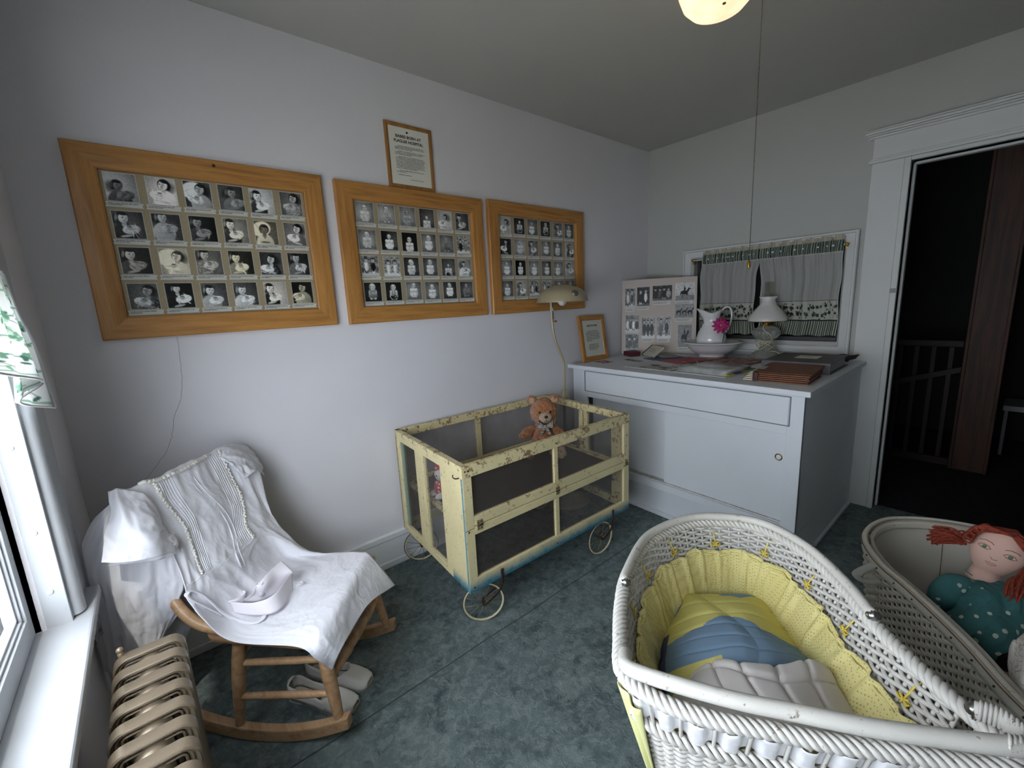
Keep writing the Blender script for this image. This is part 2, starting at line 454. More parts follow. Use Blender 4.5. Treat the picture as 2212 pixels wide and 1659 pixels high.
# ------------------------------------------------------------------ big window on the left
wp = M['winpaint']
b = MB()
b.box(XL, XL+.020, OY1+.05, 1.655, .64, OZ1+.13)                    # flat casing
b.box(XL, XL+.020, OY0-.2, OY0-.04, .64, OZ1+.13); b.box(XL, XL+.020, OY0-.2, 1.655, OZ1+.02, OZ1+.15)
w1 = struct('window_1', b, wp, bevel=.002)
b = MB()                                                              # rounded bead
for yy in (OY1+.035,):
    n = 10; prof = []
    for k in range(n+1):
        a = pi*k/n; prof.append((XL+.016+.018*sin(a), yy-.024*cos(a)))
    prof = [(XL, yy-.024)] + prof + [(XL, yy+.024)]
    vs = [(x, y, .68) for x, y in prof] + [(x, y, OZ1+.02) for x, y in prof]; L = len(prof)
    b.add(vs, [(k, k+1, L+k+1, L+k) for k in range(L-1)])
b.build('bead', wp, w1, smooth=True, sharp=50)
b = MB()                                                              # reveal (stop boards) with a groove
b.box(XL-.032, XL+.012, OY1-.004, OY1+.03, .66, OZ1+.02); b.box(XL-.032, XL+.012, OY0-.03, OY0+.004, .66, OZ1+.02)
b.box(XL-.032, XL+.012, OY0, OY1, OZ1-.004, OZ1+.02)
b.box(X0, XL-.04, OY1-.0, OY1+.02, .66, OZ1); b.box(X0, XL-.04, OY0-.02, OY0, .66, OZ1)
b.build('window_jamb', wp, w1, bevel=.0015)
for z in (.765, .915, 1.12):
    q = MB(); R = Matrix.Rotation(pi/2, 4, 'X')
    q.lathe([(0, .002), (.0045, .0022), (.006, .001), (.0062, -.001)], 14, M=Matrix.Translation((XL-.012, OY1-.0045, z)) @ R)
    q.build('screw', simple('painted_screw', (.66, .67, .68), .4), w1, smooth=True)
# sill board
b = MB(); b.box(X0-.02, XL+.05, OY0-.22, 1.585, .645, .675); b.box(XL, XL+.022, OY0-.2, 1.56, .56, .645)
sill = b.build('window_sill', wp, w1, bevel=.007, bseg=3)
# sash with glass
b = MB(); sx0, sx1 = XL-.085, XL-.05
def sash(y0, y1, z0, z1, w=.034, wb=.055):
    b.box(sx0, sx1, y0, y0+w, z0, z1); b.box(sx0, sx1, y1-w, y1, z0, z1)
    b.box(sx0, sx1, y0+w, y1-w, z0, z0+wb); b.box(sx0, sx1, y0+w, y1-w, z1-w, z1)
    for k, d in enumerate((.006, .012)):       # stepped glazing bead
        i = .006*(k+1); e = w; x0, x1 = sx0+.004*(k+1), sx1-.006*(k+1)
        b.box(x0, x1, y0+e, y0+e+i, z0+wb, z1-w); b.box(x0, x1, y1-e-i, y1-e, z0+wb, z1-w)
        b.box(x0, x1, y0+e, y1-e, z0+wb, z0+wb+i)
sash(OY0+.004, .42, .677, OZ1-.004); sash(.43, OY1-.006, .677, OZ1-.004)
b.build('sash', wp, w1, bevel=.0015)
b = MB(); b.box(sx0+.014, sx0+.017, OY0+.03, .39, .72, OZ1-.03); b.box(sx0+.014, sx0+.017, .46, OY1-.035, .72, OZ1-.03); b.build('pane', M['glass'], w1)
b = MB(); b.tube([(XL-.045, .86, .70), (XL-.03, .88, .705), (XL-.028, .93, .712), (XL-.034, .955, .72)], [.007, .006, .005, .003], 8, flat=.5)
b.ball((XL-.045, .86, .70), (.012, .016, .01)); b.build('sash_lock', M['chrome'], w1, smooth=True)
# ground outside
b = MB(); b.box(-12, X0-.3, -10, 12, -3.2, -3.1); struct('ground_outside', b, simple('pale_ground', (.62, .56, .46), .9, nscale=.6, namt=.2))
# ------------------------------------------------------------------ printed photographs, drawn into mesh colours
class Canvas:
    def __init__(s, w, h, bgc, seed=0):
        s.w, s.h = w, h; s.rs = np.random.RandomState(seed)
        s.a = np.full((h, w), float(bgc)); y, x = np.mgrid[0:h, 0:w]
        s.x = (x+.5)/w; s.y = (y+.5)/h; s.asp = h/w
    def ell(s, cx, cy, rx, ry, tone, ang=0, soft=.18, shade=0, clip=None):
        c, d = cos(ang), sin(ang); X = (s.x-cx); Y = (s.y-cy)*s.asp
        u = (X*c+Y*d)/rx; v = (-X*d+Y*c)/(ry*s.asp)
        r = np.sqrt(u*u+v*v); k = np.clip((1-r)/soft+.5, 0, 1)
        t = tone + shade*(-u*.6-v*.5)
        if clip is not None: k = k*clip
        s.a = s.a*(1-k)+t*k; return k
    def poly(s, P, tone, soft=.012, shade=0):
        k = np.ones_like(s.a); n = len(P); ins = np.zeros_like(s.a, bool); dm = np.full_like(s.a, 9.)
        for i in range(n):
            (x0, y0), (x1, y1) = P[i], P[(i+1) % n]
            cond = ((y0 > s.y) != (y1 > s.y)) & (s.x < (x1-x0)*(s.y-y0)/((y1-y0) if y1 != y0 else 1e-9)+x0)
            ins ^= cond
        k = ins.astype(float); s.a = s.a*(1-k)+(tone+shade*(s.x-.5))*k
    def grad(s, gx, gy, vig=.2):
        s.a += gx*(s.x-.5)+gy*(s.y-.5); r = ((s.x-.5)**2+(s.y-.5)**2)*2; s.a *= 1-vig*r
    def grain(s, amt=.05, fine=.02):
        n = s.rs.rand(s.h//3+2, s.w//3+2); n = np.kron(n, np.ones((3, 3)))[:s.h, :s.w]
        s.a += (n-.5)*amt + (s.rs.rand(s.h, s.w)-.5)*fine
    def folds(s, cx, cy, r, n, tone, amp=.16):
        for i in range(n):
            a = s.rs.rand()*pi; px = cx+(s.rs.rand()-.5)*r*1.5; py = cy+(s.rs.rand()-.5)*r*1.1
            s.ell(px, py, r*.45*(.5+s.rs.rand()), .012+.012*s.rs.rand(), tone+(-amp if i % 2 else amp*.3), a, .6)
    def face(s, cx, cy, r, tone, ang=0, hair=.12, turn=0, child=False, hat=False):
        rw, rh = r, r*1.28/s.asp*1.0
        if hair is not None and not child:
            s.ell(cx-turn*.2*r, cy-.18*rh, rw*1.28, rh*1.12, hair, ang, .2)
            s.ell(cx-turn*1.1*r, cy+.15*rh, rw*.55, rh*.75, hair, ang, .3)
        if child and hair is not None: s.ell(cx, cy-.14*rh, rw*1.04, rh*.98, hair, ang, .2)
        s.ell(cx, cy, rw*.95, rh*.98, tone, ang, .14, shade=.12)
        c, d = cos(ang), sin(ang)
        def at(u, v): return cx+(u*c-v*d)*rw, cy+(u*d+v*c)*rh
        if hair is not None and not child:
            x, y = at(turn*-.25, -.88); s.ell(x, y, rw*.92, rh*.36, hair, ang, .25)
        for e in (-.38, .38):
            x, y = at(e+turn*.25, -.08); s.ell(x, y, rw*.17, rh*.085, tone*.30, ang, .5)
            x, y = at(e+turn*.25, -.27); s.ell(x, y, rw*.22, rh*.04, tone*.5, ang, .6)
        x, y = at(turn*.35+.06, .22); s.ell(x, y, rw*.11, rh*.15, tone*.66, ang, .7)
        x, y = at(turn*.25, .52); s.ell(x, y, rw*.27, rh*.07, tone*.32, ang, .5)
        x, y = at(-turn*.6-.75, .15); s.ell(x, y, rw*.28, rh*.7, tone*.72, ang, .9)
def mother(w, h, seed, bgc=.35, hair=.07, cx=.55, cy=.32, r=.17, dress=.3, skin=.72, side=-1, bundle=.9, ang=.2, grad=.15, pil=False, pattern=False):
    C = Canvas(w, h, bgc, seed); C.grad(-grad*side, .05)
    C.ell(cx+.16*side*-1, cy+.06, .26, .22, bgc*.55, 0, .7)
    if pil:
        C.ell(.3, .35, .45, .32, .88, -.5, .15); C.folds(.3, .35, .3, 5, .88)
    C.ell(cx, cy+.60, .40, .42, dress, 0, .12, shade=.12)
    C.ell(cx, cy+r*1.35, r*.5, r*.75, skin*.8, 0, .3)
    C.poly([(cx-.08, cy+r*1.5), (cx+.09, cy+r*1.5), (cx+.02*side, cy+r*1.5+.16)], skin*.9)
    if pattern:
        for i in range(70):
            a, b = C.rs.rand()*2-1, C.rs.rand()
            if (a*a+(b-.5)**2*2) < .9: C.ell(cx+a*.34, cy+.32+b*.45, .014, .011, dress+.42, 0, .5)
    C.face(cx, cy, r, skin, ang, hair, turn=side)
    bx, by = cx+.21*side, min(.80, cy+.42)
    if abs(side) > 0:
        C.ell(bx, by, .31, .17, bundle, -.25*side, .14, shade=.14); C.folds(bx, by+.03, .28, 9, bundle, .2)
        C.ell(bx-.05*side, by-.055, .105, .085, skin*.86, 0, .2, shade=.1)
        C.ell(bx-.05*side, by-.115, .085, .03, .40, 0, .5)
        C.ell(bx-.085, by-.05, .018, .010, .25, 0, .5); C.ell(bx-.03, by-.045, .018, .010, .25, 0, .5); C.ell(bx-.055, by-.02, .026, .009, .3, 0, .5)
    C.ell(cx+.02*side, .93, .22, .045, skin*.85, -.2*side, .3)
    C.grain(.06, .04); return C
def baby(w, h, seed, bgc=.5, skin=.78, dress=.85, hair=.35, cx=.5, cy=.3, r=.14, sit=True, shorts=None, ang=0, grad=.15):
    C = Canvas(w, h, bgc, seed); C.grad(grad*(C.rs.rand()-.5)*2, .1, .45)
    C.ell(cx+.1, .92, .5, .10, bgc*.7, 0, .6)
    C.ell(cx, cy+.42, .26, .25, dress, 0, .12, shade=.12)
    C.ell(cx, cy+.30, .16, .16, dress-.03, 0, .3, shade=.1); C.ell(cx, cy+.50, .27, .13, dress-.05, 0, .2, shade=.1)
    for sgn in (-1, 1):
        C.ell(cx+.17*sgn, cy+.22, .085, .07, dress+.05, .5*sgn, .2)
        C.ell(cx+.19*sgn, cy+.34, .05, .10, skin*.9, .4*sgn, .25)
        C.ell(cx+.13*sgn, min(.93, cy+.64), .08, .045, skin*.92, -.5*sgn, .3)
    C.ell(cx, cy+.33, .12, .05, skin*.85, 0, .4)
    if shorts is not None:
        C.ell(cx, cy+.52, .21, .13, shorts, 0, .15)
        C.poly([(cx-.10, cy+.20), (cx-.06, cy+.20), (cx-.04, cy+.5), (cx-.10, cy+.5)], shorts); C.poly([(cx+.10, cy+.20), (cx+.06, cy+.20), (cx+.04, cy+.5), (cx+.10, cy+.5)], shorts)
    C.folds(cx, cy+.42, .2, 8, dress, .15)
    C.face(cx, cy, r, skin, ang, hair, child=True); C.grain(.05, .04); return C
def pair(w, h, seed, bgc=.4, n=2, tones=(.8, .15), r=.085, cy=.3, feet=True):
    C = Canvas(w, h, bgc, seed); C.grad(.1, -.1); C.grain(.3, .05)
    C.ell(.5, .97, .7, .12, min(.8, bgc+.25), 0, .4)
    for i in range(n):
        x = (i+.7)/(n+.4); y = cy+.05*(C.rs.rand()-.5); t = tones[i % len(tones)]
        C.poly([(x-.11, y+.12), (x+.11, y+.12), (x+.12, .62), (x-.12, .62)], t)
        C.poly([(x-.09, .6), (x+.09, .6), (x+.07, .93), (x+.01, .93), (x, .66), (x-.02, .93), (x-.08, .93)], tones[(i+1) % len(tones)] if len(tones) > 1 else t)
        C.ell(x, y+.33, .11, .25, t, 0, .2, shade=.1); C.ell(x-.11, y+.3, .03, .15, t*.8, .1, .3); C.ell(x+.11, y+.3, .03, .15, t*.8, -.1, .3)
        C.face(x, y, r, .75, 0, .15)
    C.grain(.06, .03); return C
def horse(w, h, seed, rider=True, n=1, bgc=.72):
    C = Canvas(w, h, bgc, seed); C.poly([(0, .72), (1, .70), (1, 1), (0, 1)], .50); C.grain(.12, .04)
    for i in range(4): C.poly([(0, .62+.035*i), (1, .60+.035*i), (1, .607+.035*i), (0, .627+.035*i)], .55)
    for k in range(n):
        x = .48 if n == 1 else (k+.7)/(n+.3); t = .10+.12*(k % 2); s = 1 if n == 1 else .62
        C.ell(x, .55, .20*s, .12*s, t, .05, .15); C.ell(x+.20*s, .44, .06*s, .15*s, t, .5, .2); C.ell(x+.27*s, .33, .075*s, .045*s, t, .5, .2)
        for lx in (-.15, -.10, .12, .17): C.poly([(x+lx*s-.016, .58), (x+lx*s+.02, .58), (x+lx*s+.008, .86), (x+lx*s-.008, .86)], t)
        C.ell(x-.20*s, .62, .025*s, .12*s, t, .1, .3)
        if rider:
            C.ell(x+.02, .34, .045*s, .12*s, .08, 0, .2); C.ell(x+.02, .20, .026*s, .035*s, .5, 0, .2); C.ell(x+.02, .175, .04*s, .015, .06, 0, .3)
            C.ell(x+.03, .50, .022*s, .12*s, .08, 0, .3)
    C.grain(.05, .03); return C
def print_mesh(name, C, org, ux, uz, w, h, nrm, parent, sepia=0, mat=None, gain=1.0, border=.035, gamma=1.0):
    """flat print: white border + picture; org = top left corner, ux right, uz down (unit vectors)"""
    H_, W_ = C.a.shape
    org, ux, uz, nrm = Vector(org), Vector(ux), Vector(uz), Vector(nrm)
    a = np.clip(C.a, .01, .97)**gamma
    a = np.clip((a-.5)*1.15+.5+.04, .01, .99); lin = (a**2.2)*gain*1.12
    col = np.stack([lin*(1+.02*0), lin*(1-.0), lin*(1.0)], -1)
    if sepia: col = np.stack([lin*1.05, lin*(1-.06*sepia), lin*(1-.38*sepia)], -1)
    bx = border*w; b = MB()
    us = [0, bx]+[bx+(w-2*bx)*i/W_ for i in range(1, W_)]+[w-bx, w]
    vs_ = [0, bx]+[bx+(h-2*bx)*i/H_ for i in range(1, H_)]+[h-bx, h]
    # cells are coloured flat by duplicating the rows of vertices only at the border; inside, colours blend
    nu, nv = len(us), len(vs_)
    P = np.zeros((nv, nu, 3)); o = np.array(org)
    P[:] = o + np.array(us)[None, :, None]*np.array(ux) + np.array(vs_)[:, None, None]*np.array(uz)
    cc = np.full((nv, nu, 3), .72)
    pad = np.pad(col, ((0, 1), (0, 1), (0, 0)), 'edge')
    cc[1:-1, 1:-1] = pad[:nv-2, :nu-2]
    vs = P.reshape(-1, 3); cols = cc.reshape(-1, 3)
    idx = np.arange(nv*nu).reshape(nv, nu)
    fs = np.stack([idx[:-1, :-1], idx[1:, :-1], idx[1:, 1:], idx[:-1, 1:]], -1).reshape(-1, 4)
    me = bpy.data.meshes.new(name)
    if parent is not None: vs = vs - np.array(LOC[parent.name].translation) if True else vs
    me.from_pydata(vs.tolist(), [], fs.tolist()); me.materials.append(mat or M['photo'])
    at = me.color_attributes.new('Col', 'FLOAT_COLOR', 'POINT')
    ar = np.ones((len(cols), 4), np.float32); ar[:, :3] = cols; at.data.foreach_set('color', ar.ravel())
    me.update(); ob = bpy.data.objects.new(name, me); COL.objects.link(ob)
    if parent is not None: ob.parent = parent; LOC[ob.name] = LOC[parent.name]
    return ob
def scribble(b, org, ux, uz, w, lines, lh, chh, rs, gap=.35, indent=0, fill=1.0, rag=.1):
    """rows of small word-shaped strokes, like print too small to read"""
    org, ux, uz = Vector(org), Vector(ux), Vector(uz)
    for i in range(lines):
        x = indent if i == 0 else 0; end = w*(fill if i == lines-1 else 1-rag*rs.random())
        while x < end:
            wl = chh*(1.2+rs.random()*4.2)
            if x+wl > w: break
            xx = x
            while xx < x+wl-chh*.2:                     # letters
                cw = chh*(.35+.3*rs.random()); hh = chh*rs.choice([.62, .62, .7, 1.0])
                p = org + ux*xx + uz*(i*lh+(chh-hh)); q = p + ux*cw*.72; r = q+uz*hh; s_ = p+uz*hh
                b.add([p, s_, r, q], [(0, 1, 2, 3)]); xx += cw
            x += wl+chh*gap
def text_mesh(txt, size, org, ux, up, parent, name='lettering', mat=None, align='CENTER', bold=.0, name_obj=None):
    cu = bpy.data.curves.new('tmp', 'FONT'); cu.body = txt; cu.size = size; cu.align_x = align; cu.offset = bold
    cu.resolution_u = 3
    o = bpy.data.objects.new('tmp', cu); COL.objects.link(o)
    dg = bpy.context.evaluated_depsgraph_get(); me = bpy.data.meshes.new_from_object(o.evaluated_get(dg))
    vs = [tuple(v.co) for v in me.vertices]; fs = [tuple(p.vertices) for p in me.polygons]
    bpy.data.objects.remove(o); bpy.data.curves.remove(cu); bpy.data.meshes.remove(me)
    org, ux, up = Vector(org), Vector(ux), Vector(up)
    b = MB(); b.add([org+ux*v[0]+up*v[1] for v in vs], fs)
    return b.build(name, mat or M['ink'], parent)

# ------------------------------------------------------------------ framed collages on the photo wall
def frame_moulding(b, x0, x1, z0, z1, w, d, y=YW, lip=.006):
    """four mitred mouldings, face at y-d, in the plane of the photo wall"""
    prof = [(0, 0), (0, d-.004), (.05, d), (.5, d+.001), (.93, d-.002), (1, d-.006), (1, .004)]
    cs = [(x0, z0), (x1, z0), (x1, z1), (x0, z1)]; sg = [(1, 1), (-1, 1), (-1, -1), (1, -1)]
    out = []
    for k in range(4):
        a, c = cs[k], cs[(k+1) % 4]; s0, s1 = sg[k], sg[(k+1) % 4]; vs = []
        for (o, h) in prof:
            vs.append((a[0]+s0[0]*o*w, y-h, a[1]+s0[1]*o*w)); vs.append((c[0]+s1[0]*o*w, y-h, c[1]+s1[1]*o*w))
        L = len(prof); fs = [(2*i, 2*i+1, 2*i+3, 2*i+2) for i in range(L-1)]+[tuple(2*i for i in range(L))[::-1], tuple(2*i+1 for i in range(L))]
        out.append((vs, fs, k % 2))
    return out
M['mat_board'] = simple('tan_mat_board', '#a8977a', .8, nscale=300, namt=.1)
M['caption'] = simple('caption_paper', (.66, .66, .62), .7)
def collage(x0, x1, z0, z1, w, cells, px, label, res, seedbase, cap=True, screw=False):
    f = thing('picture_frame', label, 'framed photographs', ((x0+x1)/2, YW-.004, z0), 0, 'framed photo collages on the long wall')
    for vs, fs, k in frame_moulding(None, x0, x1, z0, z1, w, .026):
        b = MB(); b.add(vs, fs); b.build('frame_side', M['oak'] if k == 0 else M['oakv'], f)
    b = MB(); b.box(x0+w-.006, x1-w+.006, YW-.006, YW-.002, z0+w-.006, z1-w+.006); b.build('mat_board', M['mat_board'], f)
    ix0, ix1, iz0, iz1 = x0+w, x1-w, z0+w, z1-w
    W_, H_ = ix1-ix0, iz1-iz0; nc, nr = 6, 4
    cw, ch = W_/nc, H_/nr; rs = random.Random(seedbase)
    for r in range(nr):
        for c in range(nc):
            spec = cells[r*nc+c]; fn, kw, sep = spec
            pw, ph = cw*px, ch*.77
            ox = ix0+c*cw+(cw-pw)/2+rs.uniform(-.002, .002); oz = iz1-r*ch-ch*.035+rs.uniform(-.001, .001)
            C = fn(res[0], res[1], seedbase*100+r*nc+c, **kw)
            ph_ob = print_mesh('photograph', C, (ox, YW-.0072, oz), (1, 0, 0), (0, 0, -1), pw, ph, (0, -1, 0), f, sep)
            b = MB(); cz = oz-ph-.002; chh = ch*.135
            # ribbon-shaped caption strip with swallow-tail ends
            e = cw*.045; xa, xb = ix0+c*cw+.002, ix0+(c+1)*cw-.002
            pts = [(xa, cz-chh), (xa+e, cz-chh*.55), (xa+e*.4, cz), (xb-e*.6, cz), (xb, cz-chh*.1), (xb-e, cz-chh*.5), (xb-e*.5, cz-chh)]
            vs = [(p[0], YW-.0076, p[1]) for p in pts]
            b.add(vs, [tuple(range(len(vs)))]); cb = b.build('caption', M['caption'], f)
            q = MB(); s = res[2]
            scribble(q, (xa+e*1.7, YW-.0079, cz-chh*.16), (1, 0, 0), (0, 0, -1), cw*.78, 1, 0, s, rs, rag=.2)
            scribble(q, (xa+e*1.7, YW-.0079, cz-chh*.16-s*1.35), (1, 0, 0), (0, 0, -1), cw*.40, 1, 0, s, rs, rag=.3)
            if q.v: q.build('caption_text', M['ink'], cb)
    g = MB(); g.add([(ix0, YW-.012, iz0), (ix1, YW-.012, iz0), (ix1, YW-.012, iz1), (ix0, YW-.012, iz1)], [(0, 1, 2, 3)]); g.build('glass', M['glass'], f)
    if screw:
        s = MB(); R = Matrix.Translation(((x0+x1)/2+.01, YW-.0275, z1-.022)) @ Matrix.Rotation(pi/2, 4, 'X')
        s.lathe([(0, .003), (.004, .0026), (.006, 0)], 14, M=R); s.build('screw', M['iron'], f, smooth=True)
    return f
mo = mother
rows1 = [
 (mo, dict(bgc=.72, hair=.10, cx=.40, cy=.46, r=.15, dress=.25, side=1, bundle=.42, skin=.45, grad=.3), 0), (mo, dict(bgc=.80, hair=.04, cx=.58, cy=.28, side=-1, bundle=.97, dress=.9, skin=.9), .12),
 (mo, dict(bgc=.30, hair=.12, cx=.60, cy=.30, side=-1, bundle=.85, dress=.6, pil=True), 0), (mo, dict(bgc=.30, hair=.15, cx=.55, cy=.30, side=1, dress=.38, bundle=.55, skin=.55), 0),
 (mo, dict(bgc=.80, hair=.08, cx=.32, cy=.30, side=1, dress=.2, bundle=.95, skin=.85), 0), (mo, dict(bgc=.45, hair=.07, cx=.62, cy=.26, side=-1, dress=.45, bundle=.7, skin=.7, pattern=True), 0),
 (mo, dict(bgc=.35, hair=.12, cx=.35, cy=.26, side=1, dress=.12, bundle=.75, skin=.8), 0), (mo, dict(bgc=.33, hair=.10, cx=.38, cy=.15, side=1, dress=.62, bundle=.62, skin=.68, ang=.1), 0),
 (mo, dict(bgc=.16, hair=.10, cx=.30, cy=.26, side=1, dress=.2, bundle=.55, skin=.55), 0), (mo, dict(bgc=.55, hair=.13, cx=.30, cy=.26, side=1, dress=.2, bundle=.95, skin=.85), .35),
 (mo, dict(bgc=.40, hair=.10, cx=.42, cy=.38, side=0, dress=.75, bundle=.8, skin=.5, pil=True), .7), (mo, dict(bgc=.50, hair=.07, cx=.62, cy=.26, side=-1, dress=.4, bundle=.97, skin=.8), .1),
 (mo, dict(bgc=.18, hair=.08, cx=.34, cy=.28, side=1, dress=.25, bundle=.6, skin=.75), .3), (mo, dict(bgc=.72, hair=.25, cx=.62, cy=.32, side=-1, dress=.8, bundle=.95, skin=.85, pil=True), .6),
 (mo, dict(bgc=.45, hair=.08, cx=.36, cy=.20, side=1, dress=.42, bundle=.75, skin=.7, pattern=True), .3), (mo, dict(bgc=.22, hair=.12, cx=.30, cy=.30, side=1, dress=.45, bundle=.92, skin=.85), .75),
 (mo, dict(bgc=.28, hair=.10, cx=.50, cy=.33, side=-1, dress=.16, bundle=.9, skin=.78, pattern=True), 0), (mo, dict(bgc=.22, hair=.08, cx=.40, cy=.24, side=1, dress=.35, bundle=.75, skin=.65), 0),
 (mo, dict(bgc=.38, hair=.10, cx=.66, cy=.30, side=-1, dress=.25, bundle=.75, skin=.6, pattern=True), 0), (mo, dict(bgc=.13, hair=.10, cx=.42, cy=.24, r=.13, side=1, dress=.04, bundle=.95, skin=.8), 0),
 (mo, dict(bgc=.36, hair=.13, cx=.34, cy=.32, side=1, dress=.6, bundle=.85, skin=.8), 0), (mo, dict(bgc=.32, hair=.30, cx=.36, cy=.34, side=1, dress=.7, bundle=.9, skin=.8), 0),
 (mo, dict(bgc=.75, hair=.12, cx=.26, cy=.28, side=1, dress=.08, bundle=.9, skin=.85), .25), (mo, dict(bgc=.10, hair=.10, cx=.52, cy=.28, side=-1, dress=.55, bundle=.8, skin=.65), .7)]
collage(-.105, .711, 1.318, 1.974, .079, rows1, .80, 'largest honey oak frame, leftmost on the wall, photos of mothers holding newborn babies', (44, 50, .0034), 11, screw=True)
def auto_cells(seed, n=24, dark=.3):
    rs = random.Random(seed); out = []
    for i in range(n):
        k = rs.random()
        if k < .62: out.append((baby, dict(bgc=rs.choice([.22, .42, .5, .55, .6, .7]), skin=rs.uniform(.66, .85), dress=rs.uniform(.7, .95), hair=rs.choice([.15, .3, .55]), cx=rs.uniform(.42, .58), cy=rs.uniform(.22, .33), r=rs.uniform(.10, .17), ang=rs.uniform(-.2, .2), shorts=rs.choice([None, None, .12])), 0))
        elif k < .86: out.append((mo, dict(bgc=rs.choice([.3, .5, .7, .2]), hair=.08, cx=rs.uniform(.35, .6), cy=rs.uniform(.2, .32), r=rs.uniform(.10, .15), side=rs.choice([-1, 1]), dress=rs.uniform(.2, .7), bundle=rs.uniform(.8, .97)), 0))
        else: out.append((pair, dict(bgc=rs.uniform(.35, .6), n=2, tones=(.85, .2), r=.10, cy=.28), 0))
    return out
by = baby
rows2 = [
 (by, dict(bgc=.62, hair=.2, r=.17, cy=.30, dress=.8), 0), (by, dict(bgc=.68, hair=.07, r=.17, cy=.26, dress=.6, ang=.2), 0), (by, dict(bgc=.60, hair=.25, r=.15, cy=.32, dress=.62, skin=.6), 0), (by, dict(bgc=.35, hair=.5, r=.09, cy=.48, dress=.8), 0), (mo, dict(bgc=.72, hair=.06, cx=.5, cy=.33, r=.12, side=-1, dress=.75), 0), (mo, dict(bgc=.35, hair=.08, cx=.30, cy=.28, r=.14, side=1, dress=.22, bundle=.75), 0),
 (by, dict(bgc=.58, hair=.2, r=.16, cy=.25, dress=.75), 0), (by, dict(bgc=.25, hair=.6, r=.12, cy=.30, dress=.95, grad=.5), 0), (by, dict(bgc=.07, hair=.4, r=.15, cy=.40, dress=.85), 0), (by, dict(bgc=.52, hair=.6, r=.17, cy=.25, dress=.92), 0), (by, dict(bgc=.52, hair=.4, r=.12, cy=.28, dress=.42, skin=.6), 0), (pair, dict(bgc=.55, n=2, tones=(.1, .5), r=.10, cy=.33), 0),
 (pair, dict(bgc=.45, n=2, tones=(.85, .1), r=.12, cy=.22), 0), (pair, dict(bgc=.55, n=2, tones=(.85, .85), r=.12, cy=.30), 0), (by, dict(bgc=.30, hair=.5, r=.17, cy=.28, dress=.8, ang=-.4), 0), (by, dict(bgc=.42, hair=.6, r=.16, cy=.27, dress=.9), 0), (by, dict(bgc=.38, hair=.6, r=.08, cy=.42, dress=.85, shorts=.1), 0), (mo, dict(bgc=.6, hair=.08, cx=.45, cy=.30, r=.13, side=1, dress=.8), 0),
 (by, dict(bgc=.18, hair=.35, r=.19, cy=.24, dress=.5), 0), (by, dict(bgc=.12, hair=.3, r=.17, cy=.30, dress=.7, shorts=.08), 0), (by, dict(bgc=.55, hair=.5, r=.14, cy=.22, dress=.85, ang=.4), 0), (by, dict(bgc=.5, hair=.6, r=.15, cy=.30, dress=.88), 0), (by, dict(bgc=.32, hair=.2, r=.14, cy=.20, dress=.9, ang=-.3), 0), (by, dict(bgc=.4, hair=.12, r=.13, cy=.25, dress=.45, skin=.6), 0)]
collage(.768, 1.599, 1.315, 1.969, .079, rows2, .80, 'honey oak frame of baby portraits, in the middle of the row under the typed notice', (30, 38, .0026), 23)
cells3 = auto_cells(5)
cells3[12:14] = [(by, dict(bgc=.6, hair=.3, r=.13, cy=.28, dress=.95), 0), (by, dict(bgc=.05, hair=.3, r=.13, cy=.28, dress=.9), 0)]
collage(1.641, 2.488, 1.314, 1.977, .079, cells3, .78, 'honey oak frame farthest right on the long wall, partly behind the beige lamp shade', (28, 36, .0026), 37)

# typed notice over the middle frame
def notice(name, label, x0, x1, z0, z1, w, title, base, tilt=None, paras=(2, 3, 10, 2, 3, 1, 1), ts=.028, lh=.0085, chh=.0042, glass=True):
    f = thing(name, label, 'framed notice', base[0], base[1])
    return f
NX0, NX1, NZ0, NZ1 = 1.045, 1.305, 1.972, 2.276
f = thing('notice_frame', 'small framed typed notice above the middle oak frame, headed with a hospital name', 'framed notice', ((NX0+NX1)/2, YW-.004, NZ0))
w = .020
for vs, fs, k in frame_moulding(None, NX0, NX1, NZ0-.0, NZ1, w, .010):
    b = MB(); b.add(vs, fs); b.build('frame_side', wood('dark_oak_notice', '#a9793f', '#7d5426', 'Z') if 'dno' not in M else M['dno'], f)
b = MB(); b.box(NX0+w-.002, NX1-w+.002, YW-.007, YW-.002, NZ0+w, NZ1-w+.002)
pg = b.build('notice_page', M['paper'], f)
text_mesh('BABIES BORN AT', .0185, ((NX0+NX1)/2-.004, YW-.0074, NZ1-.066), (1, 0, 0), (0, 0, 1), pg, bold=.0006)
text_mesh('FLAGLER HOSPITAL', .0185, ((NX0+NX1)/2-.004, YW-.0074, NZ1-.088), (1, 0, 0), (0, 0, 1), pg, bold=.0006)
q = MB(); rs = random.Random(4); z = NZ1-.103; ww = .165
for n, fill in ((3, .5), (3, .5), (9, .7), (2, .3)):
    scribble(q, (NX0+.048, YW-.0075, z), (1, 0, 0), (0, 0, -1), ww, n, .0066, .0038, rs, indent=.014, fill=fill, rag=.06); z -= n*.0066+.005
q.build('notice_text', M['ink'], pg)
q = MB(); scribble(q, (NX0+.055, YW-.0075, z-.002), (1, 0, 0), (0, 0, -1), .09, 1, .006, .0038, rs); scribble(q, (NX0+.12, YW-.0075, z-.02), (1, 0, 0), (0, 0, -1), .09, 1, .006, .0038, rs)
q.build('notice_signature', M['ink'], pg)
s = MB(); s.lathe([(0, .003), (.004, .0026), (.0055, 0)], 12, M=Matrix.Translation(((NX0+NX1)/2-.01, YW-.0075, NZ1-.038)) @ Matrix.Rotation(pi/2, 4, 'X')); s.build('screw', M['iron'], f, smooth=True)

